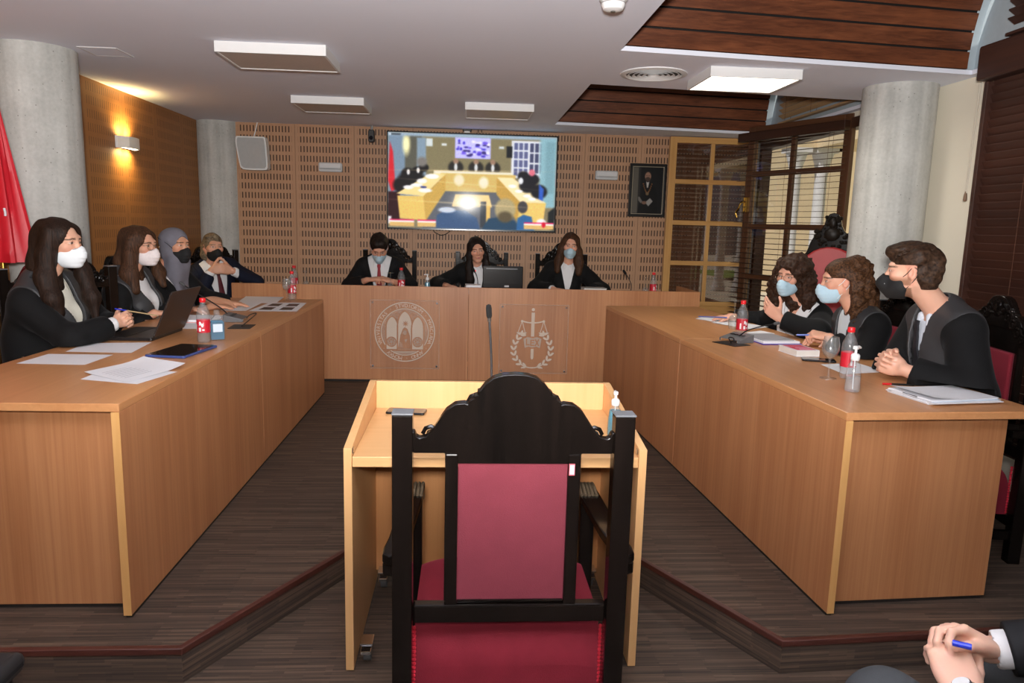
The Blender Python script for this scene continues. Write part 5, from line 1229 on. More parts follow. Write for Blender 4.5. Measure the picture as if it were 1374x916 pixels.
    def hair(s, F, amp=.004, freq=120, st=(1, 1, .12), mat=None, h=None, cut_face=True, face=(.058, .085, .1), fz=-.03, fy=.075, name='hair', local=True, curl=None, fn2=None):
        H = s.H; face_r = np.array(face)
        def fn(P, c, r):
            D = F.eval(P, c, r); q = H.inv(P.astype(float)).astype(f32)
            if cut_face:
                k0 = np.sqrt((((q-np.array((0, fy, fz), f32))/face_r.astype(f32))**2).sum(-1)); D = np.maximum(D, -(k0-1)*f32(face_r.min()))
            D = D+f32(amp)*wob(q, freq, st)
            if curl: D = D+f32(curl[0])*wob(q, curl[1])
            if fn2 is not None: D = fn2(D, q)
            return spare(D, P, c, r)
        lo, hi = F.box_(); Vt, Fc = keep_largest(*nets(fn, lo, hi, h or min(s.h, .005), 1.6)); return to_obj(name, Vt, Fc, mat, s.root, s.o)
    def mask(s, mat, top=-.012, beak=0., pleat=True, loops=True, loopmat=None, logo=False):
        H = s.H; w = .95 if s.f else 1.; F = Field()
        F.ell((0, .028, -.062), (.064*w, .071, .064), .02, F=H); F.cap((0, .098, -.022), (0, .102+beak, -.055), .014, .014, .045, F=H); F.cap((0, .102+beak, -.055), (0, .078, -.1), .014, .02, .045, F=H)
        def fn(P, c, r):
            D = F.eval(P, c, r); q = H.inv(P.astype(float)).astype(f32); x = np.abs(q[..., 0])
            if pleat: D = D+f32(.0011)*np.sin(q[..., 2]*f32(6.28/.021))*np.clip(1-x/.055, 0, 1)
            zt = top-.018*np.clip(x/.03, 0, 1)**1.5+.008*np.clip((x-.03)/.03, 0, 1)
            reg = np.maximum(q[..., 2]-zt, -.122-q[..., 2]); reg = np.maximum(reg, .012+.25*(np.abs(q[..., 2]+.062)-.03)-q[..., 1])
            D = np.maximum(D, reg*.9); return np.maximum(D, -(F.eval(P, c, r)+.006*H.sc))
        lo, hi = F.box_(); Vt, Fc = keep_largest(*nets(fn, lo, hi, .0032)); o = to_obj('face_mask', Vt, Fc, mat, s.root, s.o)
        if loops:
            lp = []
            for sd in (-1, 1):
                e = (sd*.082*w, -.016, .006); lp.append([H.p(*q) for q in ((sd*.058*w, .03, -.028), (sd*.074*w, .008, -.008), (sd*.079*w, -.012, .016), (sd*.077*w, -.03, .008), (sd*.076*w, -.03, -.02), (sd*.07*w, -.01, -.05), (sd*.055*w, .028, -.095))])
            for p in lp: tube_obj('ear_loop', [[tuple(v) for v in bez(p, 4)]], .0016, loopmat or mat, o, s.o)
        return o
    def glasses(s, c=(120, 104, 84), r=.0013, size=.023):
        H = s.H; fr = []
        for sd in (-1, 1):
            fr.append([H.p(sd*.031+size*math.cos(a), .096-.004*math.cos(a)*sd, -.003+size*.88*math.sin(a)) for a in np.linspace(0, 6.283, 25)])
            fr.append([H.p(sd*.054, .09, .004), H.p(sd*.068, .06, .006), H.p(sd*.078, -.005, .01)])
        fr.append([H.p(-.009, .098, .004), H.p(0, .101, .007), H.p(.009, .098, .004)])
        o = tube_obj('glasses', fr, r, plain('thin_metal', c, .3, .8), s.root, s.o); m = MB()
        for sd in (-1, 1): m.add([tuple(H.p(sd*.031+size*.97*math.cos(a), .096-.004*math.cos(a)*sd, -.003+size*.86*math.sin(a))-s.o) for a in np.linspace(0, 6.283, 25)[:-1]], [tuple(range(24))])
        m.build('lenses', glass('spectacle_lens', (255, 255, 255), .04, .02, .98), o, None); return o
    def shoes(s):
        for hj, kn, an, fw in s.legs():
            F = Field(); F.cap(an+V3(0, 0, -.045)-fw*.03, an+fw*.16+V3(0, 0, -.055), .043, .036, .03)
            fn = lambda P, c, r: spare(np.maximum(F.eval(P, c, r), (s.o[2]+.001)-P[..., 2]), P, c, r); lo, hi = F.box_(); Vt, Fc = nets(fn, lo, hi, .008); to_obj('shoe', Vt, Fc, M_shoe, s.root, s.o)
def curls(s, seeds, mat, r=.0042, name='curl_locks', n=5, rng=None):
    """Loose springy locks lying over a head of curly hair."""
    m = MB()
    for (a, b, rad, turns, ph) in seeds:
        a, b = np.array(a), np.array(b); ax = b-a; L = np.linalg.norm(ax); ax = ax/L; u = np.cross(ax, V3(.3, .5, .8)); u = u/np.linalg.norm(u); w = np.cross(ax, u); N = int(turns*9)
        P = [a+ax*L*t/N+(u*math.cos(ph+6.283*turns*t/N)+w*math.sin(ph+6.283*turns*t/N))*rad*(.5+.7*t/N)-s.o for t in range(N+1)]
        m.tube([tuple(p) for p in P], [r*(1-.55*t/N) for t in range(N+1)], n)
    return m.build(name, mat, s.root)
# ------------------------------------------------------------------ the people in the room
def A3(v): return np.array(v, float)
D = math.radians
def clasp(P, c, az, rise=.12, half=48, out=1., lift=.006, cut=.035):
    """Both hands folded together, knuckles forward, at point c."""
    fw = V3(math.cos(D(az)), math.sin(D(az)), 0); lf = V3(-math.sin(D(az)), math.cos(D(az)), 0); z = .93 if P.f else 1.06; c = A3(c)
    for sd in (1, -1):
        inn = lf*sd; d = fw*math.cos(D(half))+inn*math.sin(D(half))+V3(0, 0, rise); d = d/np.linalg.norm(d); n = inn-d*(inn @ d)+V3(0, 0, -.12); n = n-d*(n @ d)
        W = c-d*.088*z-inn*.004+V3(0, 0, lift*sd)
        P.arm(sd, W, -inn*out+V3(0, 0, -.6)-fw*.1, d, n, curl=(30, 62, 34), spread=.35, thumb=(.55, .8, .25), tcurl=(18, 20), k=.004, cut=cut)
def flat(P, sd, W, d, n=(0, 0, -1), curl=(12, 16, 10), pole=None, az=None, **k):
    a = P.seat_az; fw = V3(math.cos(a), math.sin(a), 0); rt = V3(math.sin(a), -math.cos(a), 0)
    P.arm(sd, W, rt*sd*.5+V3(0, 0, -.8)-fw*.15 if pole is None else pole, d, n, curl=curl, **k)
def skull(H, big=0., F=None):
    F = F or Field(); F.ell((0, -.02, .036), (.079+big, .1+big, .083+big), .03, F=H); F.ell((0, -.05, -.02), (.07+big, .062+big, .075+big), .03, F=H); return F
def strand(F, H, pts, rs, k=.03):
    for i in range(len(pts)-1): F.cap(pts[i], pts[i+1], rs[i], rs[i+1], k, F=H)
M_mask_w = plain('white_mask', (226, 232, 236), .85, var=.03, ns=60); M_mask_p = plain('patterned_mask', (232, 222, 222), .85, var=.1, ns=120)
M_mask_b = plain('pale_blue_mask', (176, 206, 222), .85, var=.05, ns=60); M_mask_k = plain('black_mask', (18, 18, 19), .8, var=.1, ns=90)
HR_black = hair_mat('hair_black', (14, 10, 9), (40, 29, 24)); HR_dark = hair_mat('hair_dark_brown', (18, 11, 8), (50, 33, 24)); HR_brown = hair_mat('hair_brown', (34, 21, 15), (86, 57, 38))
HR_curl = hair_mat('hair_curly_brown', (26, 15, 10), (64, 41, 27), (110, 110, 110)); HR_curl2 = hair_mat('hair_curly_chestnut', (30, 18, 12), (96, 64, 40), (110, 110, 110)); HR_short = hair_mat('hair_short_dark', (18, 13, 11), (44, 33, 27), (80, 80, 80)); HR_grey = hair_mat('hair_grey_blond', (84, 72, 58), (138, 122, 98), (90, 60, 60))
HR_man = hair_mat('hair_man_brown', (30, 20, 15), (70, 50, 36), (70, 70, 70))

# --- long table on the concrete column's side
def woman_white_mask():
    P = Person('person with long dark hair and white mask, hands clasped before the open laptop', (-1.935, 3.6, 1.335), D(-8), (-2.02, 3.72, .67), D(-6), (-2.03, 3.605, 1.135), 'f', h=.0055, skin=(218, 168, 142), seat_dir=D(2))
    clasp(P, (-1.685, 3.70, .962), 20, .25, 50, cut=.06)
    P.body(gaze=(.002, 0)); P.coat(vz=-.40, half=.075, extra=lambda F, T: (F.ell((.10, -.06, -.33), (.15, .13, .26), .08, F=T), F.ell((.12, -.02, -.46), (.16, .15, .14), .08, F=T))); P.lapel(vz=-.40, half=.075, low=.1); P.shirt(M_cream_shirt, collar=True, ch=.03); P.cuffs((1,)); P.shoes(); P.mask(M_mask_w)
    H = P.H; F = skull(H, .008); strand(F, H, [(0, -.07, .03), (0, -.095, -.1), (0, -.085, -.24), (.0, -.07, -.30)], [.07, .075, .07, .04])
    strand(F, H, [(.062, -.0, .05), (.08, -.02, -.06), (.098, -.02, -.17), (.108, .012, -.27), (.1, .04, -.34)], [.035, .042, .046, .042, .022]); strand(F, H, [(-.06, .03, .055), (-.078, .03, -.05), (-.088, .045, -.16), (-.085, .085, -.28), (-.075, .105, -.38)], [.03, .028, .036, .036, .018])
    P.hair(F, .0035, 95, (1, 1, .1), HR_dark, face=(.062, .095, .108), fz=-.028, fy=.08); return P
def woman_glasses_left():
    P = Person('person with long brown hair, round glasses and pale patterned mask at the laptop lid', (-1.955, 4.5, 1.295), D(-16), (-2.0, 4.62, .66), D(-4), (-2.045, 4.495, 1.10), 'f', h=.006, skin=(212, 160, 134), seat_dir=D(0))
    flat(P, 1, (-1.84, 4.37, .905), (.9, .35, -.05)); flat(P, -1, (-1.76, 4.62, .905), (.95, -.2, -.05), pole=(-.3, -.1, -1))
    P.body(gaze=(.002, 0)); P.coat(vz=-.40, half=.085); P.lapel(vz=-.40, half=.085, low=.11); P.shirt(M_shirt, ch=.035); P.shoes(); P.mask(M_mask_p); P.glasses()
    H = P.H; F = skull(H, .009); strand(F, H, [(0, -.07, .03), (0, -.1, -.1), (0, -.09, -.22), (0, -.07, -.30)], [.072, .08, .08, .05])
    strand(F, H, [(.06, .0, .05), (.082, -.01, -.06), (.1, -.01, -.17), (.105, .02, -.27)], [.035, .042, .05, .032]); strand(F, H, [(-.06, .02, .05), (-.08, .02, -.06), (-.09, .05, -.17), (-.08, .09, -.25)], [.03, .03, .034, .02])
    P.hair(F, .005, 80, (1, 1, .16), HR_brown, face=(.057, .09, .105), fz=-.03, fy=.082); return P
def woman_headscarf():
    P = Person('person in a grey headscarf and black mask, hands on loose papers', (-1.945, 5.0, 1.285), D(-26), (-2.0, 5.2, .66), D(-6), (-2.04, 5.0, 1.09), 'f', h=.006, skin=(206, 152, 122), seat_dir=D(0))
    flat(P, 1, (-1.66, 4.82, .90), (.93, .3, -.1), curl=(14, 18, 14), pole=(-.3, .1, -1)); flat(P, -1, (-1.62, 5.02, .90), (.97, .05, -.1), curl=(10, 14, 10))
    P.body(brow=(30, 24, 20)); P.coat(vz=-.42, half=.075); P.shirt(M_shirt, collar=False, off=.012); P.shoes(); m = P.mask(M_mask_k)
    H = P.H; F = Field(); F.ell((0, -.02, .035), (.086, .106, .09), .03, F=H); F.ell((0, -.04, -.045), (.078, .08, .09), .03, F=H); strand(F, H, [(0, .0, -.09), (0, -.012, -.16), (0, -.03, -.2)], [.06, .066, .08], .05)
    T = P.T
    for sd in (-1, 1): F.cap(H.p(sd*.05, .03, -.11), T.p(sd*.035, .10, -.10), .032, .028, .04)
    F.cap(T.p(-.03, .10, -.10), T.p(-.035, .125, -.36), .03, .022, .04); F.cap(T.p(.03, .1, -.1), T.p(.0, .125, -.3), .026, .02, .04)
    o = P.hair(F, .0022, 42, (1, 1, .7), plain('grey_scarf', (112, 110, 120), .9, var=.08, ns=40, bump=.2, bs=500), face=(.056, .095, .09), fz=-.026, fy=.082, name='headscarf')
    tube_obj('mask_strap', [[tuple(v) for v in bez([H.p(.055, .045, -.03), H.p(.085, .0, .02), H.p(.07, -.085, .05), H.p(0, -.13, .055), H.p(-.07, -.085, .05), H.p(-.085, .0, .02), H.p(-.055, .045, -.03)], 6)]], .0022, M_mask_k, m, P.o); return P
def man_grey_hair():
    hc = at_y(286, 331, 6.15); P = Person('grey haired person in a navy suit with hands under the chin', tuple(hc), D(-52), (-2.12, 6.35, .66), D(-52), (hc.x-.04, 6.215, 1.08), 'm', h=.006, skin=(206, 154, 128), hs=.96, bs=1.0, seat_dir=D(-82))
    c = np.array(at_y(296, 356, 5.99)); fw = V3(math.cos(D(-55)), math.sin(D(-55)), 0); lf = V3(-fw[1], fw[0], 0); eb = np.array(at_y(333, 374, 6.14))
    P.arm(1, c-lf*.075+V3(0, 0, -.04), V3(-.2, -.4, -.9), lf*.95+V3(0, 0, .2)+fw*.2, lf*.4-fw*.7+V3(0, 0, -.1), curl=(40, 65, 40), spread=.2)
    W = c+lf*.09+V3(0, 0, -.045); P.arm(-1, W, (eb-(W+P.sh(-1))/2), -lf*.95+V3(0, 0, .2)+fw*.2, -lf*.4-fw*.7+V3(0, 0, -.1), curl=(40, 65, 40), spread=.2)
    P.body(brow=(120, 100, 80), lip=(160, 96, 88)); P.coat('jacket', M_navy, vz=-.40, half=.10, sl=(.064, .06, .046), skirt=False, fold=.0025); P.lapel('jacket_lapel', M_navy, vz=-.40, half=.10, low=.1, yoke=False, notch=True); P.shirt(M_shirt); P.cuffs((-1, 1)); P.tie((84, 22, 30)); P.shoes(); P.mask(M_mask_k)
    F = Field()
    for hj, kn, an, f_ in P.legs(): F.cap(hj, kn, .095, .07, .05); F.cap(kn, an, .066, .05, .03)
    lo, hi = F.box_(); to_obj('trousers', *nets(lambda Q, c, r: spare(F.eval(Q, c, r), Q, c, r), lo, hi, .008), M_navy, P.root, P.o)
    H = P.H; F = skull(H, .0); strand(F, H, [(.045, -.05, .0), (.05, -.055, -.07), (.045, -.05, -.1)], [.042, .036, .024]); strand(F, H, [(-.045, -.05, .0), (-.05, -.055, -.07), (-.045, -.05, -.1)], [.042, .036, .024]); F.ell((.02, .045, .085), (.055, .04, .025), .03, F=H)
    P.hair(F, .004, 70, (1, .4, .6), HR_grey, face=(.066, .1, .1), fz=-.045, fy=.075); return P

# --- the bench
def man_red_tie():
    P = Person('person in a black suit and red tie looking down at the bench', (-.795, 6.72, 1.245), D(-84), (-.80, 6.88, .70), D(-88), (-.80, 6.82, 1.12), 'm', pitch=D(38), h=.0065, skin=(206, 152, 126), bs=.98, seat_dir=D(-90))
    P.arm(1, (-.87, 6.46, .965), V3(-1, .1, -.7), V3(.95, -.12, .12), V3(.1, .2, -.9), curl=(30, 40, 25)); P.arm(-1, (-.645, 6.44, .955), V3(1, .1, -.7), V3(-.9, -.1, .25), V3(-.2, .3, -.9), curl=(30, 45, 25))
    P.body(brow=(24, 18, 15)); P.coat('jacket', M_suit, vz=-.44, half=.105, sl=(.07, .066, .05), skirt=False, fold=.003); P.lapel('jacket_lapel', M_suit, vz=-.44, half=.105, low=.1, yoke=False, notch=True); P.shirt(M_shirt); P.tie((142, 22, 38), .026, .22); P.shoes(); P.mask(M_mask_b)
    F = Field()
    for hj, kn, an, f_ in P.legs(): F.cap(hj, kn, .095, .07, .05); F.cap(kn, an, .066, .05, .03)
    lo, hi = F.box_(); to_obj('trousers', *nets(lambda Q, c, r: spare(F.eval(Q, c, r), Q, c, r), lo, hi, .008), M_suit, P.root, P.o)
    H = P.H; F = skull(H, .004); F.ell((0, .045, .085), (.062, .045, .03), .03, F=H); P.hair(F, .003, 80, (1, 1, 1), HR_short, face=(.064, .1, .1), fz=-.04, fy=.085); return P
def woman_unmasked():
    P = Person('unmasked person with long black hair beside the computer monitor', (.10, 6.70, 1.245), D(-82), (.12, 6.88, .69), D(-92), (.095, 6.78, 1.085), 'f', pitch=D(8), h=.006, skin=(208, 154, 128), roll=D(-5), seat_dir=D(-90))
    P.arm(1, (-.16, 6.42, .93), V3(-1, .5, -.3), V3(.75, -.65, -.1), V3(0, -.1, -1), curl=(25, 35, 20)); P.arm(-1, (.03, 6.52, .90), V3(.6, .2, -.6), V3(-.75, -.6, -.1), V3(0, 0, -1))
    P.body(lip=(176, 96, 92), brow=(24, 18, 16), iris=(36, 24, 18)); P.coat('gown', M_robe, vz=-.44, half=.085); P.shirt(M_shirt, ch=.03); P.shoes()
    H = P.H; F = skull(H, .006); strand(F, H, [(0, -.07, .03), (0, -.09, -.12), (0, -.08, -.26)], [.066, .07, .05])
    strand(F, H, [(.055, .02, .055), (.076, .025, -.05), (.085, .03, -.16), (.085, .06, -.28), (.078, .08, -.34)], [.028, .03, .036, .038, .02]); strand(F, H, [(-.055, .02, .055), (-.075, .02, -.05), (-.086, .02, -.16), (-.09, .05, -.26), (-.085, .06, -.31)], [.028, .028, .036, .036, .018])
    P.hair(F, .0035, 95, (1, 1, .1), HR_black, face=(.055, .1, .1), fz=-.028, fy=.09); return P
def woman_brown_bench():
    P = Person('person with long brown hair and blue mask, hands flat on the bench', (.975, 6.73, 1.305), D(-95), (.955, 6.88, .70), D(-90), (.96, 6.80, 1.115), 'f', pitch=D(6), roll=D(4), h=.006, skin=(214, 160, 134), seat_dir=D(-90))
    P.arm(1, (.80, 6.46, .915), V3(-1, .2, -.6), V3(.8, -.6, -.05), V3(0, 0, -1), curl=(22, 30, 20)); P.arm(-1, (1.14, 6.46, .915), V3(1, .2, -.6), V3(-.8, -.6, -.05), V3(0, 0, -1), curl=(22, 30, 20))
    P.body(); P.coat('gown', M_robe, vz=-.30, half=.07, sl=(.075, .08, .066)); P.shirt(M_shirt, ch=.03); P.cuffs((1,)); P.shoes(); P.mask(M_mask_b)
    H = P.H; F = skull(H, .007); strand(F, H, [(0, -.07, .03), (0, -.09, -.12), (0, -.08, -.24)], [.068, .075, .06])
    strand(F, H, [(.056, .01, .055), (.08, .01, -.05), (.098, .01, -.16), (.105, .045, -.25)], [.03, .036, .042, .028]); strand(F, H, [(-.056, .01, .055), (-.08, .01, -.05), (-.1, .01, -.16), (-.108, .045, -.26)], [.03, .036, .046, .028])
    P.hair(F, .005, 80, (1, 1, .16), HR_brown, face=(.057, .1, .105), fz=-.03, fy=.09); return P

# --- the table on the window side
def woman_curly_glasses():
    P = Person('person with dark curly hair, glasses and wide white collar, one hand raised', (1.972, 4.25, 1.218), D(214), (2.17, 4.42, .64), D(204), (2.07, 4.30, 1.04), 'f', pitch=D(6), h=.0055, skin=(218, 164, 140), roll=D(4), seat_dir=D(184))
    P.arm(1, (1.78, 4.70, .905), V3(.2, 1, -.6), V3(-.85, .3, -.15), V3(.1, 0, -1), curl=(25, 40, 30)); P.arm(-1, (1.845, 4.10, .975), V3(.8, -.6, -.25), V3(-.72, .06, .66), V3(.2, .75, .55), curl=(22, 32, 22), fl=[(6, 18, 12), (24, 34, 24), (34, 40, 26), (42, 44, 28)], thumb=(.7, .6, .3))
    P.body(brow=(40, 28, 22)); P.coat('gown', M_robe, vz=-.30, half=.11, sl=(.072, .07, .058)); P.shirt(M_shirt, collar=False, open_=.16, off=.012); P.shoes(); P.mask(M_mask_b); P.glasses((150, 116, 84), .0012, .0235)
    # the wide collar laid over the gown
    F = Field(); P.torso(F, .03); T = P.T
    def fn(Q, c, r):
        d = F.eval(Q, c, r); q = T.inv(Q.astype(float)).astype(f32); x = np.abs(q[..., 0]); z = q[..., 2]
        inn = np.clip((-.17-z)/(-.17), -.2, 1.2)*.055; outw = inn+.065+.02*np.clip((z+.1)/.1, 0, 1); reg = np.maximum(x-outw, inn-x); reg = np.maximum(reg, np.maximum(-.20+.3*(x-.04)-z, z-.055)); reg = np.maximum(reg, .0-q[..., 1])
        return np.maximum(np.maximum(d, -d-.012), reg*.8)
    lo, hi = F.box_(); V_, F_ = keep_largest(*nets(fn, lo, hi, .005), 2); to_obj('wide_collar', V_, F_, M_shirt, P.root, P.o)
    H = P.H; F = skull(H, .018); strand(F, H, [(0, -.07, .04), (0, -.1, -.08), (0, -.09, -.19)], [.085, .1, .075]); strand(F, H, [(.065, -.01, .05), (.1, -.03, -.05), (.115, -.035, -.14), (.11, -.03, -.19)], [.04, .052, .054, .035]); strand(F, H, [(-.065, -.01, .05), (-.1, -.03, -.05), (-.115, -.035, -.14), (-.11, -.03, -.19)], [.04, .052, .054, .035])
    P.hair(F, .008, 70, (1, 1, .8), HR_curl, face=(.056, .1, .09), fz=-.038, fy=.09, curl=(.006, 130), h=.005)
    rg = random.Random(4); sd = []
    for i in range(150):
        a = rg.uniform(-2.3, 2.3); u = rg.random(); x, y = math.sin(a), -math.cos(a); z0 = .09-.2*u
        if abs(a) > 1.75 and z0 < .03: continue
        r0 = .085+.035*min(1, u*1.6); sd.append((H.p(x*r0, -.02+y*r0*1.05, z0), H.p(x*(r0+.025), -.02+y*(r0+.02), z0-rg.uniform(.07, .13)), .010, rg.uniform(2, 3.4), rg.uniform(0, 6)))
    curls(P, sd, HR_curl); return P
def woman_half_up():
    P = Person('person in side view with half tied curly hair and blue mask', (1.985, 3.7, 1.228), D(166), (2.20, 3.68, .65), D(178), (2.09, 3.68, 1.05), 'f', pitch=D(4), h=.0052, skin=(216, 162, 136), seat_dir=D(183))
    P.arm(-1, (1.885, 3.565, .942), V3(.4, -1, -.6), V3(-.85, .5, .12), V3(.15, .25, -.9), curl=(48, 60, 35), hsize=1.); P.arm(1, (1.95, 3.75, .91), V3(.3, -.3, -1), V3(-.9, -.2, -.05), V3(0, 0, -1))
    P.body(brow=(36, 26, 20)); P.coat(vz=-.46, half=.075); P.lapel(vz=-.46, half=.075, low=.12, top=.17); P.shirt(plain('pale_blouse', (206, 216, 222), .8), collar=False, off=.014); P.shoes(); P.mask(M_mask_b, loopmat=M_mask_w)
    H = P.H; F = skull(H, .007); strand(F, H, [(0, -.085, .075), (0, -.11, .06)], [.06, .055]); strand(F, H, [(0, -.07, .03), (0, -.105, -.06), (0, -.105, -.16), (.0, -.09, -.20)], [.07, .085, .085, .055]); strand(F, H, [(.06, -.06, .0), (.075, -.06, -.1), (.07, -.05, -.18)], [.04, .05, .04]); strand(F, H, [(-.06, -.06, .0), (-.075, -.06, -.1), (-.07, -.05, -.18)], [.04, .05, .04])
    def front(Dd, q): return np.where((q[..., 2] < .02) & (q[..., 1] > -.03), np.maximum(Dd, .02-q[..., 2]-.7*np.maximum(-.0-q[..., 1], 0)), Dd)+f32(.007)*wob(q, 120)*np.clip((-.03-q[..., 1])/.04, 0, 1)
    P.hair(F, .0018, 75, (1, 1, .8), HR_curl2, face=(.066, .1, .1), fz=-.04, fy=.082, fn2=front, h=.0048)
    rg = random.Random(9); sd = []
    for i in range(170):
        a = rg.uniform(-1.5, 1.5); u = rg.random(); x, y = math.sin(a), -math.cos(a); z0 = .10-.24*u; r0 = .09+.03*min(1, u*1.5)
        sd.append((H.p(x*r0*.8, -.03+y*r0, z0), H.p(x*(r0+.02)*.85, -.035+y*(r0+.03), z0-rg.uniform(.06, .12)), .009, rg.uniform(2, 3.6), rg.uniform(0, 6)))
    curls(P, sd, HR_curl2); return P
def man_black_mask():
    P = Person('bearded person in a gown and beaked black mask, hands folded by the pump bottle', (1.925, 3.0, 1.322), D(140), (2.17, 2.98, .68), D(172), (2.075, 2.99, 1.14), 'm', pitch=D(2), h=.0052, skin=(220, 170, 146), hs=.99, bs=1.04, seat_dir=D(180))
    clasp(P, (1.775, 2.90, .94), 168, .1, 50, .6)
    P.body(brow=(60, 42, 32), beard=(130, 92, 70)); P.coat(vz=-.52, half=.062, sl=(.078, .08, .064)); P.lapel(vz=-.52, half=.062, low=.13, top=.185, zl=-.6); P.shirt(plain('pale_blue_shirt', (206, 214, 226), .8), off=.004); P.tie((26, 26, 32), .03, .23, .012); P.shoes()
    m = P.mask(M_mask_k, beak=.014, pleat=False)
    H = P.H; F = skull(H, .004); F.ell((0, .048, .09), (.064, .052, .033), .03, F=H); F.ell((-.015, .08, .085), (.032, .022, .02), .02, F=H);  F.ell((.058, -.02, .05), (.026, .046, .036), .03, F=H); F.ell((-.058, -.02, .05), (.026, .046, .036), .03, F=H)
    def cut(Dd, q): return np.where((q[..., 1] > -.028) & (np.abs(q[..., 0]) > .03), np.maximum(Dd, .028-q[..., 2]), np.maximum(Dd, -.078+.25*np.maximum(q[..., 1]+.02, 0)-q[..., 2]))
    hs_ = P.hair(F, .006, 55, (1, 1, .8), HR_man, face=(.068, .1, .1), fz=-.045, fy=.085, curl=(.003, 120), fn2=cut, h=.0048)
    rg = random.Random(12); sd = []
    for i in range(90):
        a, b = rg.uniform(-1, 1), rg.uniform(-.9, .75); x, y = .068*a, .09*b; z = .036+.085*math.sqrt(max(0, 1-a*a*.8-b*b*.62))
        if z < .05 and y > 0: continue
        sd.append((H.p(x, y, z), H.p(x*1.1+rg.uniform(-.02, .02), y+rg.uniform(-.01, .045), z-.012), .006, rg.uniform(.6, 1.3), rg.uniform(0, 6)))
    curls(P, sd, HR_man, .0055)
    # small white print on the side of the mask
    dg = bpy.context.evaluated_depsgraph_get(); t = MB(); md = m.data
    co = np.array([v.co[:] for v in md.vertices])+P.o; q = H.inv(co)
    for j in range(2):
        for i in range(5 if j == 0 else 3):
            tx, tz = -.026-.0042*i, -.050-.0065*j; e = (q[:, 0]-tx)**2+(q[:, 2]-tz)**2-(q[:, 1] > .06)*1.; c = q[np.argmin(e)]
            t.ell(tuple(H.p(tx, c[1]+.0008, tz)-P.o), (.0014, .0014, .0024), 6)
    t.build('print', M_white, m)
    return P
def man_front_row():
    P = Person('person in a dark suit at the frame corner, hands clasped round a blue pen', (1.11, 1.0, 1.15), D(125), (1.31, .79, .53), D(132), (1.15, .92, .985), 'm', h=.0042, skin=(228, 182, 160), floor=0., seat_dir=D(134), knees={1: (1.24, 1.40, .50), -1: (.835, 1.235, .552)}, bs=1.04)
    P.arm(-1, (.968, 1.195, .597), V3(-.1, -.3, -1), V3(.12, .78, .5), V3(.25, .5, -.8), curl=(42, 62, 40), spread=.2, thumb=(.5, .8, .35), k=.004, cut=.05)
    P.arm(1, (1.095, 1.305, .628), V3(.9, .3, -.6), V3(-.82, .02, .42), V3(-.45, -.5, -.8), curl=(30, 55, 40), spread=.2, thumb=(.35, .9, .25), k=.004)
    P.body(); P.coat('jacket', M_suit, vz=-.42, half=.10, sl=(.068, .064, .05), skirt=False); P.lapel('jacket_lapel', M_suit, vz=-.42, half=.10, low=.1, yoke=False, notch=True); P.shirt(M_shirt); P.cuffs((1,), length=.06); P.tie((40, 44, 70)); P.shoes()
    F = Field()
    for hj, kn, an, f_ in P.legs(): F.cap(hj, kn, .095, .072, .05); F.cap(kn, an, .068, .052, .03)
    lo, hi = F.box_(); to_obj('trousers', *nets(lambda Q, c, r: spare(F.eval(Q, c, r)+f32(.002)*wob(Q, 40), Q, c, r), lo, hi, .006), M_grey_tr, P.root, P.o)
    H = P.H; F = skull(H, .004); F.ell((0, .045, .085), (.062, .045, .03), .03, F=H); P.hair(F, .003, 80, (1, 1, 1), HR_grey, face=(.064, .1, .1), fz=-.04, fy=.085)
    # wrist watch
    S, E, W, d, n, kw = P.arms[-1]; t = (W-E)/np.linalg.norm(W-E); c = W-t*.012; u = -(n/np.linalg.norm(n)); u = u-t*(u @ t); u = u/np.linalg.norm(u); v = np.cross(t, u)
    m = MB(); m.tube([tuple(c+(u*math.cos(a)+v*math.sin(a))*.0315-P.o) for a in np.linspace(0, 6.283, 37)[:-1]], .0085, 8, closed=True, flat=.45)
    w = m.build('watch_strap', plain('steel', (190, 192, 196), .25, 1.), P.root)
    m = MB(); m.cyl(tuple(c+u*.029-P.o), tuple(c+u*.040-P.o), .018, n=28); wc = m.build('watch_case', plain('steel', (190, 192, 196), .25, 1.), w, bevel=.002)
    m = MB(); m.cyl(tuple(c+u*.0402-P.o), tuple(c+u*.041-P.o), .0155, n=28); m.build('watch_dial', plain('dial_white', (232, 234, 236), .3), wc)
    return P
PEOPLE = [woman_white_mask, woman_glasses_left, woman_headscarf, man_grey_hair, man_red_tie, woman_unmasked, woman_brown_bench, woman_curly_glasses, woman_half_up, man_black_mask, man_front_row]
FOLK = [f() for f in PEOPLE]
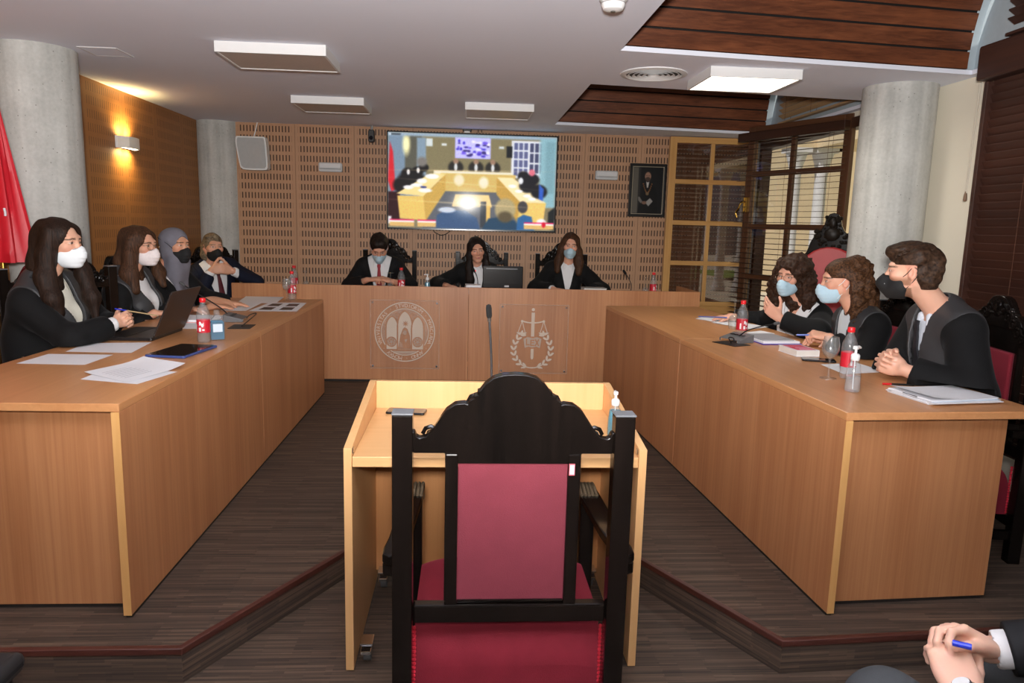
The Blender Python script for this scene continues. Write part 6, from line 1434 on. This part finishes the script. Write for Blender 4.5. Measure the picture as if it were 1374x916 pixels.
# ------------------------------------------------------------------ things on the tables
def T3(u, v, z=TT): p = at_z(u, v, z); p.z += .0007; return p
M_clear = glass('clear_plastic', (250, 252, 254), .05, .08, .99, .09); M_glass = glass('drinking_glass', (252, 254, 254), .08, .02, .99, .05)
M_redcap = plain('red_cap', (216, 32, 40), .35); M_redlabel = plain('red_label', (190, 26, 46), .45, var=.1, ns=40); M_wlabel = plain('white_print', (232, 226, 228), .5)
def bottle():
    t = thing('water_bottle', 'x', 'bottle', group='water bottles')
    MB().lathe([(.026, .0), (.0305, .006), (.031, .02), (.0285, .032), (.031, .044), (.031, .115), (.0315, .13), (.029, .15), (.019, .176), (.0125, .188), (.0125, .2)], 28).build('body', M_clear, t, 50)
    lb = MB().lathe([(.0316, .05), (.0316, .112)], 28, cap=False).build('label', M_redlabel, t)
    for (a0, a1, z0, z1) in ((-1.95, -1.6, .056, .075), (-2.6, -2.35, .058, .09), (-1.45, -1.1, .06, .068), (-1.9, -1.2, .082, .1), (1.2, 2.0, .06, .1), (.4, .7, .056, .09)):
        n = 6; P = [[(.0319*math.cos(a0+(a1-a0)*i/n), .0319*math.sin(a0+(a1-a0)*i/n), z+(.006*math.sin(i*1.1) if a1-a0 > .5 else 0)) for i in range(n+1)] for z in (z0, z1)]; MB().grid(P).build('label_print', M_wlabel, lb)
    MB().lathe([(.0135, .196), (.015, .198), (.015, .214), (.013, .217)], 20).build('cap', M_redcap, t); return t
def wine_glass():
    t = thing('wine_glass', 'x', 'wine glass', group='stemmed glasses')
    MB().lathe([(.034, .0), (.033, .003), (.006, .008), (.0038, .02), (.0036, .075), (.008, .086), (.026, .1), (.034, .122), (.035, .145), (.0285, .178), (.0278, .178), (.034, .145), (.033, .123), (.024, .102), (.0001, .09)], 32, cap=False).build('bowl_and_stem', M_glass, t, 50); return t
def gooseneck(label, loc, pts, hd=1., base=True, cat='microphone'):
    t = thing('gooseneck_microphone', label, cat, loc, 0, 'gooseneck microphones')
    if base: MB().lathe([(.022, 0), (.022, .006), (.01, .016), (.006, .03)], 20).build('base', M_black, t)
    P = bez(pts, 8); MB().tube(P, .0042*hd, 10).build('neck', plain('dark_grey_metal', (62, 62, 64), .45, .3), t)
    a, b = Vector(P[-2]), Vector(P[-1]); d = (b-a).normalized(); M = Matrix.Translation(b) @ d.to_track_quat('Z', 'Y').to_matrix().to_4x4()
    MB().lathe([(.005, -.004), (.0075, .0), (.0075, .012)], 14, M).build('collar', plain('grey_metal', (120, 120, 122), .35, .8), t)
    MB().lathe([(.008, .012), (.011, .02), (.0115, .05), (.009, .062), (.0001, .066)], 16, M, cap=False).build('windscreen', plain('foam_black', (20, 20, 21), .95, bump=.8, bs=900), t); return t
def sheet(label, C, z=.0006, name='paper_sheet', cat='paper', mat=None, curl=0., group='loose papers'):
    """A sheet of paper from its four corners as they lie on the table."""
    P = [T3(u, v) for u, v in C]; ctr = sum(P, Vector())/4; N = 8; up = []; dn = []
    for i in range(N+1):
        for lst, dz in ((up, .0004), (dn, 0)):
            row = []
            for j in range(N+1):
                a, b = i/N, j/N; q = (P[0]*(1-a)+P[3]*a)*(1-b)+(P[1]*(1-a)+P[2]*a)*b-ctr; row.append((q.x, q.y, z+dz+curl*(max(0, b-.55)**2+.5*max(0, .3-a)**2)*.12))
            lst.append(row)
    m = MB(); m.grid(up, flip=True); m.grid(dn)
    for e in (0, N): m.grid([up[e], dn[e]], flip=(e == N)); m.grid([[r_[e] for r_ in up], [r_[e] for r_ in dn]], flip=(e == 0))
    o = m.build(name, mat or plain('white_paper', (232, 233, 238), .8, var=.02, ns=20), None, recalc=True); o.location = (ctr.x, ctr.y, TT+.0002); tag(o, label, cat, group); return o, P, ctr
def print_lines(o, P, ctr, n=9, z=.0012, mat=None, f=(.14, .86)):
    m = MB(); rg = random.Random(n)
    for i in range(n):
        a = f[0]+(f[1]-f[0])*i/n; b1 = rg.uniform(.55, .88); q = lambda a_, b_: (P[0]*(1-a_)+P[3]*a_)*(1-b_)+(P[1]*(1-a_)+P[2]*a_)*b_-ctr
        v = [q(a, .12), q(a, b1), q(a+.018, b1), q(a+.018, .12)]; m.add([(p.x, p.y, z) for p in v], [(0, 1, 2, 3)])
    m.build('printed_lines', mat or plain('grey_print', (186, 188, 194), .8), o, None)
def pen(label, a, b, c, r=.0042, grp=None):
    a, b = Vector(a), Vector(b); t = thing('pen', label, 'pen', tuple(a), 0, grp); d = b-a
    MB().cyl((0, 0, 0), tuple(d*.72), r, n=10).build('barrel', c[0], t); MB().cyl(tuple(d*.72), tuple(d), r*1.08, r*.95, n=10).build('cap', c[1], t)
    MB().cyl((0, 0, 0), tuple(-d*.06), r*.8, r*.2, n=10).build('tip', plain('pen_tip', (190, 180, 150), .4), t); return t
B_blue = plain('pen_blue', (28, 50, 190), .35); B_lblue = plain('pen_pale_blue', (96, 118, 196), .35); B_black = M_black; B_red = plain('pen_red', (206, 30, 36), .35); B_tan = plain('pen_tan', (176, 150, 110), .5)
bt = bottle(); b_loc = lambda u, v: tuple(T3(u, v))
bt.location = b_loc(274, 459); bt['label'] = 'red capped water bottle beside the blue sanitiser and the tablet'
dup(bt, (-1.325, 5.60, TT), 1., 'red capped water bottle beside the upright wine glass at the table end')
dup(bt, (-1.47, 6.30, TT+.0007), 2., 'red capped water bottle on the bench beyond the photo sheet')
dup(bt, (-.557, 6.32, TT+.0007), .5, 'red capped water bottle before the person in the red tie')
dup(bt, (1.70, 6.42, TT+.0007), .9, 'red capped water bottle on the bench end by the portrait')
dup(bt, b_loc(994, 454), .3, 'red capped water bottle standing behind the table microphone unit')
dup(bt, b_loc(1136, 507), .8, 'red capped water bottle between the wine glass and the pump bottle')
wg = wine_glass(); wg.location = b_loc(1111, 508); wg['label'] = 'large upright wine glass beside the water bottle and pump bottle'
dup(wg, b_loc(385, 404), 0, 'upright wine glass at the far end of the table with the photo sheet', scale=(.9, .9, .95))
def inverted(loc, label, s=1.):
    o = dup(wg, None, 0, label); o.location = (loc[0], loc[1], loc[2]+.178*s); o.rotation_euler = (PI, 0, 0); o.scale = (s, s, s); return o
inverted(b_loc(984, 441), 'wine glass turned upside down beside the curly haired person'); inverted((1.625, 6.40, TT+.0007), 'wine glass turned upside down on the bench end by the portrait', .95)
inverted((-.655, 6.36, TT+.0007), 'wine glass turned upside down before the person in the red tie', .95); inverted((-1.38, 6.34, TT+.0007), 'wine glass turned upside down on the bench beside the far bottle', .95)

# sanitiser bottles
def pump_bottle(label, loc, liquid, s=1., trans=True, rot=0.):
    t = thing('pump_bottle', label, 'bottle', loc, rot, 'hand sanitiser bottles'); t.scale = (s, s, s)
    MB().lathe([(.026, 0), (.0285, .004), (.0285, .02), (.0265, .07), (.022, .105), (.014, .118), (.012, .128)], 26).build('body', M_clear if trans else liquid, t, 50)
    if trans: MB().lathe([(.0255, .003), (.0272, .006), (.0255, .06)] if liquid is GEL else [(.0255, .003), (.0272, .006), (.0255, .068), (.0215, .102)], 26).build('gel', liquid, t, 50)
    MB().lathe([(.014, .122), (.0165, .126), (.0165, .142), (.012, .148), (.005, .15), (.005, .165)], 20).build('pump_collar', M_white, t)
    h = MB(); h.box(-.009, .009, -.008, .009, .165, .178); h.tube([(-.005, 0, .172), (.02, 0, .174), (.036, 0, .168)], .005, 8); h.build('pump_head', M_white, t, bevel=.002)
    MB().tube([(0, 0, .15), (0, 0, .06), (.004, 0, .008)], .0018, 6).build('dip_tube', plain('tube_white', (220, 224, 226), .5), t); return t
GEL = glass('clear_gel', (250, 252, 254), .04, .1, .99, .12); BLUE = glass('blue_gel', (150, 224, 240), .04, .1, .98, .45, (70, 178, 206))
pump_bottle('clear hand gel pump bottle nearest the corner of the table', b_loc(1143, 525), GEL, 1., rot=.6)
pump_bottle('blue hand gel pump bottle on the bench between the red tie and the monitor', (-.33, 6.30, TT+.0007), BLUE, .95, rot=2.6)
pump_bottle('hand gel pump bottle standing on the pale speaker desk', (.538, 2.455, .7412), BLUE, .9, rot=1.5)
t = thing('sanitiser_bottle', 'flat blue sanitiser bottle with a white label beside the red capped bottle', 'bottle', b_loc(292, 456), .5)
prof = [(-.032, 0), (.032, 0), (.034, .01), (.034, .085), (.024, .108), (.012, .118), (.012, .126), (-.012, .126), (-.012, .118), (-.024, .108), (-.034, .085), (-.034, .01)]
MB().prism(prof, -.017, .017, 'y').build('body', M_clear, t, 30, bevel=.006); MB().prism([(-.0305, .002), (.0305, .002), (.0315, .01), (.0315, .088), (.024, .1), (-.024, .1), (-.0315, .088), (-.0315, .01)], -.0145, .0145, 'y').build('liquid', glass('blue_liquid', (150, 214, 236), .04, .08, .98, .45, (52, 140, 178)), t, 30, bevel=.005)
MB().box(-.022, .022, -.0182, -.0172, .042, .082).build('label', plain('pale_label', (206, 220, 236), .6), t, None)
MB().lathe([(.013, .126), (.014, .13), (.014, .148), (.008, .152)], 18).build('cap', M_clear, t)

# laptop, tablet, phones
hp0, hp1 = T3(206, 458), T3(244, 443); t = thing('laptop', 'open dark laptop in front of the person in the white mask', 'laptop', tuple((hp0+hp1)/2), R(-1)); hw = .185
MB().prism(rrect(-.25, 0, -hw, hw, .012), .0, .016).build('base', plain('laptop_dark', (26, 24, 25), .35), t, None, bevel=.002)
MB().box(-.235, -.13, -hw+.02, hw-.02, .0162, .0175).build('keyboard', plain('keys', (12, 12, 13), .5), t, None); MB().box(-.24, -.15, -.05, .05, .0162, .0168).build('palm_pad', plain('pad', (34, 32, 33), .3), t, None) if False else None
lid = MB().prism(rrect(0, .245, -hw, hw, .01), -.004, .003).build('lid', plain('laptop_lid', (44, 36, 34), .3, var=.05), t, None, bevel=.0015); lid.location = (.004, 0, .017); lid.rotation_euler = (0, R(-66), 0)
MB().box(.012, .235, -hw+.01, hw-.01, .0031, .0036).build('screen', plain('dark_screen', (14, 14, 18), .12), lid, None)
MB().cyl((.004, -hw+.03, .014), (.004, hw-.03, .014), .006, n=10).build('hinge', M_black, t)
C = [T3(*q) for q in ((198, 479.5), (252, 481.7), (288.7, 465.7), (238, 464))]; ctr = sum(C, Vector())/4; ex = (C[1]-C[0]).normalized(); w, l = (C[1]-C[0]).length/2, (C[3]-C[0]).length/2; w = min(w, .105); l = min(l, .15)
t = thing('tablet', 'tablet in a blue case lying beside the red capped bottle', 'tablet', tuple(ctr), math.atan2(ex.y, ex.x))
MB().prism(rrect(-w, w, -l, l, .01), 0, .011).build('case', plain('blue_case', (52, 70, 128), .5), t, None, bevel=.003); MB().prism(rrect(-w+.006, w-.006, -l+.006, l-.006, .008), .011, .0125).build('screen', plain('tablet_screen', (9, 9, 11), .08), t, None)
MB().box(-w+.004, -w+.03, -l+.004, -l+.02, .0115, .0135).build('clip', M_chrome, t, None)
def phone(label, loc, rz, s=1.):
    t = thing('smartphone', label, 'phone', loc, rz, 'smartphones'); MB().prism(rrect(-.037*s, .037*s, -.076*s, .076*s, .009), 0, .008).build('body', plain('phone_edge', (30, 30, 32), .25, .5), t, None, bevel=.0025)
    MB().prism(rrect(-.034*s, .034*s, -.073*s, .073*s, .008), .008, .0086).build('screen', plain('phone_screen', (24, 20, 20), .08), t, None)
p0, p1 = T3(522, 549, .741), T3(571, 551, .741); phone('black smartphone lying on the pale speaker desk', ((p0.x+p1.x)/2, (p0.y+p1.y)/2-.035, .741), math.atan2(p1.y-p0.y, p1.x-p0.x)+PI/2)
q = T3(1098, 484); phone('black smartphone lying beside the red book', tuple(q), R(70))

# papers
o, P, c_ = sheet('blank white sheet lying nearest the arm of the person in the white mask', [(21.8, 487.7), (65, 475), (152, 476), (114, 489.5)])
o, P, c_ = sheet('white sheet lying in front of the laptop', [(88, 471.8), (118, 460.5), (203, 459.5), (176, 473.5)])
o, P, c_ = sheet('curled printed sheet on the table corner, upper of two', [(113, 501), (193, 484), (249, 492.5), (170, 514)], z=.0035, curl=.55); print_lines(o, P, c_, 8, .0041)
o, P, c_ = sheet('printed sheet on the table corner, mostly hidden under a curled one', [(108, 509), (150, 492), (238, 499), (184, 515.5)])
o, P, c_ = sheet('white sheet printed with four dark photographs at the table end', [(333, 417.5), (362, 406), (411.5, 406.5), (398, 418)], z=.0012)
m = MB()
for a0, a1 in ((.14, .42), (.58, .86)):
    for b0, b1 in ((.14, .44), (.56, .86)):
        qq = lambda a_, b_: (P[0]*(1-a_)+P[3]*a_)*(1-b_)+(P[1]*(1-a_)+P[2]*a_)*b_-c_; v = [qq(a0, b0), qq(a1, b0), qq(a1, b1), qq(a0, b1)]; m.add([(p.x, p.y, .0020) for p in v], [(3, 2, 1, 0)])
m.build('photographs', plain('photo_print', (74, 54, 46), .5, var=.6, ns=70), o, None)
sheet('white sheet just behind the photo sheet by the far wine glass', [(318, 406), (330, 397.5), (381, 398.5), (370, 407)]); sheet('white sheet under the hands of the person in the headscarf', [(296, 417), (318, 406), (352, 406.5), (330, 417.5)], z=.0024)
sheet('white sheet lying behind the open laptop lid', [(236, 441), (248, 433), (276, 433), (268, 441)]); 
t = thing('document_folder', 'pink edged folder of papers behind the laptop lid', 'folder', (-1.555, 4.335, TT+.0007), R(4)); MB().box(-.105, .105, -.12, .12, 0, .006).build('cover', plain('pink_cover', (206, 160, 156), .7), t, None, bevel=.001); MB().box(-.1, .1, -.115, .115, .006, .018).build('pages', plain('white_paper', (232, 233, 238), .8), t, None)
o, P, c_ = sheet('white sheet under the pen of the curly haired person', [(933, 427.5), (947, 424.5), (985, 430.5), (962, 432.5)]); o, P, c_ = sheet('white sheet lying behind the upside down glass', [(954, 433), (985, 431), (1031, 439), (1008, 442)], z=.0020)
o, P, c_ = sheet('white sheet behind the purple folder', [(1000, 446), (1021, 443.5), (1040, 447.5), (1020, 451)], z=.0006)
C = [T3(*q_) for q_ in ((1014, 455), (1040, 452), (1090, 461), (1050, 466))]; ctr = sum(C, Vector())/4+Vector((-.06, .045, 0)); t = thing('document_folder', 'purple folder with white sheets beside the red book', 'folder', tuple(ctr), R(96))
MB().box(-.16, .16, -.115, .115, 0, .005).build('cover', plain('purple_cover', (74, 52, 150), .5), t, None, bevel=.001); MB().box(-.15, .152, -.108, .108, .005, .016).build('pages', plain('white_paper', (232, 233, 238), .8), t, None); MB().box(-.12, .12, -.09, .095, .0162, .0205).build('notebook', plain('grey_notebook', (150, 150, 156), .6), t, None)
sheet('white sheet under the folded hands behind the wine glass', [(1101, 489), (1150, 487), (1190, 499), (1132, 502)])
c_ = T3(1071, 474.5); t = thing('law_book', 'thick white book with a magenta cover beside the smartphone', 'book', tuple(c_), R(95)); bw, bl, bh = .062, .088, .032
MB().box(-bl, bl, -bw, bw, .0, .003).box(-bl, bl, -bw, bw, bh-.003, bh).box(-bl, bl, -bw, -bw+.002, .003, bh-.003).build('cover', plain('book_white', (228, 226, 230), .45), t, None, bevel=.001)
MB().box(-bl+.003, bl-.003, -bw+.002, bw-.003, .003, bh-.003).build('pages', plain('book_pages', (222, 218, 212), .85), t, None)
pr = MB(); pr.box(-bl+.012, bl-.06, -bw+.012, bw-.012, bh, bh+.0004).box(bl-.054, bl-.012, -bw+.012, bw-.012, bh, bh+.0004); pr.build('cover_panel', plain('magenta', (200, 16, 70), .45), t, None)
MB().box(-bl+.03, -bl+.06, -bw-.0004, -bw, .006, bh-.006).build('spine_mark', plain('magenta', (200, 16, 70), .45), t, None)
w_ = MB(); 
for i in range(4): w_.box(-bl+.02+.02*i, -bl+.028+.02*i, -bw+.02, bw-.03-.01*(i % 2), bh+.0004, bh+.0008)
w_.build('cover_title', plain('pale_pink', (236, 170, 190), .5), t, None)
C = [T3(*q_) for q_ in ((1172, 519), (1265, 516.5), (1330, 536), (1240, 542))]; ctr = sum(C, Vector())/4; ex = (C[1]-C[0]).normalized(); t = thing('document_pile', 'thick pile of white documents at the table corner', 'documents', (ctr.x, ctr.y-.06, ctr.z), math.atan2(ex.y, ex.x)); rg = random.Random(3)
for i in range(7):
    m = MB().box(-.15, .15, -.105, .105, 0, .0022); o = m.build('sheet', plain('white_paper', (232, 233, 238), .8) if i != 4 else plain('pale_blue_sheet', (196, 210, 226), .5), t, None); o.location = (rg.uniform(-.008, .008), rg.uniform(-.008, .008)-(.03 if i == 3 else 0), .0024*i); o.rotation_euler = (0, 0, rg.uniform(-.06, .06))
m = MB(); N = 8; rows = [[(-.15+.3*j/N, -.105+.21*i/N, .0175+.012*max(0, .5-j/N)**2*4) for j in range(N+1)] for i in range(N+1)]; m.grid(rows); m.grid([[(x, y, z-.0006) for x, y, z in r_] for r_ in rows], flip=True)
o = m.build('cover_sheet', plain('white_paper', (232, 233, 238), .8), t); o.rotation_euler = (0, 0, .05)
MB().box(-.152, -.146, -.04, .03, .003, .0165).build('clip', M_black, t, None)
# pens
a, b = T3(1184, 516), T3(1226, 518); pen('red capped black pen lying beside the document pile', (b.x, b.y, TT+.0045), (a.x, a.y, TT+.0045), (B_black, B_red))
# microphones
def conference_unit(label, loc, rz, neck, pad):
    t = thing('conference_microphone', label, 'microphone unit', loc, rz, 'table microphone units')
    MB().prism([(-.055, 0), (.055, 0), (.055, .018), (-.055, .045)], -.075, .075, 'y').build('console', plain('grey_console', (96, 96, 98), .4), t, None, bevel=.003)
    MB().box(.0555, .0575, -.06, .06, .002, .016).build('front_plate', M_chrome, t, None)
    b = MB()
    for i in range(4): b.box(-.02, .0, -.05+.026*i, -.034+.026*i, .0365, .0395)
    b.build('buttons', M_black, t, None)
    MB().prism(rrect(-.06, .06, -.085, .085, .006), 0, .0025).build('floor_mat', M_black, t, None, loc=pad) 
    P = bez(neck, 8); MB().tube(P, .0036, 8).build('neck', M_black, t); a, b2 = Vector(P[-2]), Vector(P[-1]); d = (b2-a).normalized(); M = Matrix.Translation(b2) @ d.to_track_quat('Z', 'Y').to_matrix().to_4x4()
    MB().lathe([(.006, 0), (.0085, .006), (.0085, .03), (.0001, .036)], 14, M, cap=False).build('windscreen', plain('mic_grey', (70, 70, 72), .7), t)
    MB().tube(bez([(.05, .03, .004), (.075, .05, .03), (.11, .05, .035), (pad[0], pad[1], .004)], 6), .003, 6).build('cable', M_black, t); return t
c1 = T3(316, 430); conference_unit('table microphone unit on the black mat before the person in the headscarf', (c1.x, c1.y, TT), R(5), [(-.04, 0, .035), (-.08, -.02, .08), (-.18, -.07, .16), (-.25, -.1, .215)], (.09, -.26, 0))
c1 = T3(988, 458); conference_unit('table microphone unit on the black mat beside the purple folder', (c1.x, c1.y, TT), R(205), [(-.0, .02, .035), (.0, .07, .07), (-.04, .13, .10), (-.1, .16, .115)], (.09, .05, 0))
p = Vector((.112, 2.76, .741)); pt_ = at_y(657, 420, p.y-.03); gooseneck('tall gooseneck microphone on the pale speaker desk', (p.x, p.y, .741), [(0, 0, .02), (-.003, -.004, .12), (-.008, -.014, .24), (pt_.x-p.x, -.028, pt_.z-.741-.03)], 1.15)
pb = at_y(846, 392, 6.42); pt_ = at_y(841, 364, 6.36); gooseneck('slim gooseneck microphone on the bench below the portrait', (pb.x, 6.42, TT+.0007), [(0, 0, .02), (0, -.01, (pt_.z-TT)*.45), ((pt_.x-pb.x)*.6, -.03, (pt_.z-TT)*.75), (pt_.x-pb.x, -.05, pt_.z-TT-.03)], .8)
pt_ = at_y(637, 357, 6.42); mt = gooseneck('gooseneck microphone with a red ring before the unmasked person', (pt_.x+.03, 6.5, TT+.0007), [(0, 0, .02), (.0, -.01, (pt_.z-TT)*.4), (-.012, -.035, (pt_.z-TT)*.65), (-.03, -.08, pt_.z-TT-.05)], .8)
MB().lathe([(.012, .0), (.012, .008)], 16).build('ring_light', emit('mic_red', (255, 50, 50), 1.2), mt, loc=(-.03, -.08, pt_.z-TT-.045))
# monitor on the bench
ml, mr_ = at_y(648, 360, 6.40), at_y(702, 360, 6.40); t = thing('computer_monitor', 'black computer monitor with its back to the room on the bench', 'monitor', ((ml.x+mr_.x)/2, 6.40, TT+.0007), 0); w = (mr_.x-ml.x)/2; top = at_y(675, 357, 6.40).z-TT
MB().prism(rrect(-w, w, .05, top, .01), 0, .035, 'y').build('casing', plain('monitor_black', (20, 20, 22), .16), t, None, bevel=.006); MB().box(-w+.01, w-.01, .0355, .037, .06, top-.012).build('screen', plain('dark_screen', (14, 14, 18), .12), t, None)
MB().box(-w+.03, w-.05, -.004, -.0003, top-.028, top-.02).build('top_strip', plain('grey_strip', (80, 80, 84), .3), t, None); MB().box(-.03, .03, .02, .05, .008, .1).build('stand', M_black, t, None, bevel=.003); MB().box(-.11, .11, -.02, .12, 0, .012).build('foot', M_black, t, None, bevel=.004)
MB().box(.015, .055, -.004, -.0003, .06, .075).build('sticker', plain('label_grey', (190, 190, 194), .5), t, None)
c_ = at_y(789, 386, 6.42); t = thing('law_book', 'closed pale book beside the flat hands on the bench', 'book', (c_.x+.03, 6.30, TT+.0007), R(2)); MB().box(-.1, .1, -.07, .07, 0, .075).build('pages', plain('book_pages', (206, 200, 192), .85), t, None, bevel=.002); MB().box(-.103, .103, -.073, .073, .075, .08).build('cover', plain('grey_cover', (168, 166, 164), .6), t, None, bevel=.001)
c_ = at_y(637, 383, 6.40); t = thing('document_pile', 'low pile of white documents before the unmasked person', 'documents', (c_.x-.03, 6.36, TT+.0007), R(3))
for i in range(4): o = MB().box(-.055, .075, -.08, .08, 0, .02).build('sheets', plain('white_paper', (232, 233, 238), .8), t, None); o.location = (.004*(i % 2), 0, .0202*i)

# flag beside the big column, and the public chair at the corner
t = thing('flag_on_stand', 'furled crimson flag on a pole beside the big concrete column', 'flag', (-2.41, 3.93, PF)); N = 48; rows = []
for i in range(29):
    u = i/28; z = 2.05-.95*u; rad = .012+.13*u**.9; rows.append([((rad*(1+.20*u*math.sin(7*a+1.5*u)+.08*math.sin(13*a)))*math.cos(a)+.0, (rad*(1+.20*u*math.sin(7*a+1.5*u)+.08*math.sin(13*a)))*math.sin(a)*.8, z) for a in np.linspace(0, 2*PI, N+1)])
MB().grid(rows, flip=True).build('flag_cloth', plain('crimson_silk', (186, 14, 34), .5, var=.12, ns=6, sheen=.4), t, 60)
rg = random.Random(8); fcl = t.children[0]
for i in range(4):
    a = rg.uniform(-1.3, -.9); u = rg.uniform(.70, .86); z = 2.05-.95*u; rad = .012+.13*u**.9; rr_ = rad*(1+.20*u*math.sin(7*a+1.5*u)+.08*math.sin(13*a))
    MB().tube([(rr_*math.cos(a)+.002, rr_*math.sin(a)*.8-.002, z-.018), (rr_*math.cos(a)+.004, rr_*math.sin(a)*.8-.004, z), (rr_*math.cos(a)*.99, rr_*math.sin(a)*.8-.003, z+.02)], .006, 6).build('embroidery', plain('silver_thread', (206, 200, 206), .5), fcl)
MB().cyl((0, 0, 0), (0, 0, 2.12), .013, n=12).build('pole', M_brass, t); MB().lathe([(.17, 0), (.17, .02), (.05, .04), (.02, .12)], 28).build('base', plain('dark_base', (40, 32, 28), .4), t); MB().lathe([(.02, 2.12), (.028, 2.15), (.0001, 2.22)], 16, cap=False).build('finial', M_brass, t)
t = thing('public_chair', 'black padded chair just showing at the bottom corner', 'chair', (-1.275, 1.40, 0)); M_pad = plain('black_vinyl', (26, 27, 29), .5, var=.1)
MB().box(-.25, .25, -.24, .24, .40, .45).build('seat', M_pad, t, bevel=.02); MB().box(-.24, .24, -.29, -.25, .5, .86).build('backrest', M_pad, t, bevel=.02)
for sx in (-1, 1):
    for sy in (-1, 1): MB().cyl((sx*.22, sy*.2, .40), (sx*.24, sy*.22, 0), .012, n=10).build('leg', M_black, t)
    MB().cyl((sx*.22, -.2, .40), (sx*.22, -.27, .8), .012, n=10).build('back_post', M_black, t)
# pens held in the hands
v3 = lambda q: tuple(q)
pen('blue capped pen held in the clasped hands before the laptop', v3(at_y(210, 423, 3.80)), v3(at_y(154, 414, 3.67)), (B_tan, B_blue), .0034)
pen('pale blue pen in the far hand of the curly haired person', v3(at_z(938, 424.5, .885)), v3(at_z(975, 426, .925)), (B_lblue, B_lblue), .0045)
pen('blue pen in the fist of the person with half tied hair', (1.752, 3.655, .940), (1.822, 3.597, .950), (B_lblue, B_blue), .0045)
pen('blue pen poking out of the clasped hands at the frame corner', v3(at_y(1278, 862, 1.235)), v3(at_y(1304, 868, 1.215)), (B_blue, B_blue), .006)
# ------------------------------------------------------------------ light
def area(name, loc, target, size, energy, color=(1, 1, 1), spread=180, shape='DISK'):
    l = bpy.data.lights.new(name, 'AREA'); l.energy = energy; l.color = color; l.size = size; l.shape = shape; l.spread = R(spread)
    o = bpy.data.objects.new(name, l); COL.objects.link(o); o.location = loc
    o.rotation_euler = (Vector(target)-Vector(loc)).to_track_quat('-Z', 'Y').to_euler(); return o
def spot(name, loc, aim, size, blend, energy, color, soft):
    l = bpy.data.lights.new(name, 'SPOT'); l.energy = energy; l.color = color; l.spot_size = R(size); l.spot_blend = blend; l.shadow_soft_size = soft
    o = bpy.data.objects.new(name, l); COL.objects.link(o); o.location = loc; o.rotation_euler = (Vector(aim)-Vector(loc)).to_track_quat('-Z', 'Y').to_euler()
spot('camera_flash', (-.02, -.06, 1.62), (.2, 5, 1.5), 126, .75, 62, (1, .97, .94), .07)
spot('flash_bounce', (-.02, -.08, 1.62), (0, .75, 2.4), 150, .6, 690, (1, .97, .94), .07)
w = bpy.data.worlds.new('sky'); SC.world = w; w.use_nodes = True; nt = w.node_tree
st = nd(nt, 'ShaderNodeTexSky'); st.sky_type = 'HOSEK_WILKIE'; st.sun_direction = Vector((-.5, -.35, .8)).normalized(); st.turbidity = 3
bg = nt.nodes['Background']; nt.links.new(st.outputs[0], bg.inputs[0]); bg.inputs[1].default_value = .55
l = bpy.data.lights.new('sun', 'SUN'); l.energy = 4.2; l.color = (1, .93, .82); l.angle = R(.6)
o = bpy.data.objects.new('sun', l); COL.objects.link(o); o.rotation_euler = Vector((.5, .35, -.8)).to_track_quat('-Z', 'Y').to_euler()
for (x, y, e) in ((1.66, 4.4, 9.),):
    area('panel_light', (x, y, CZ-.07), (x, y, 0), .4, e, (1, .95, .86), 170, 'SQUARE')
vs_ = SC.view_settings; SC.display_settings.display_device = 'sRGB'; vs_.view_transform = 'Standard'; vs_.look = 'None'; vs_.exposure = 0.; vs_.gamma = 1.; vs_.use_curve_mapping = False
SC.cycles.use_denoising = True; SC.cycles.max_bounces = 8; SC.cycles.diffuse_bounces = 4; SC.cycles.transparent_max_bounces = 16
SC.cycles.sample_clamp_indirect = 6.
try: SC.cycles.denoiser = 'OPENIMAGEDENOISE'
except Exception: pass
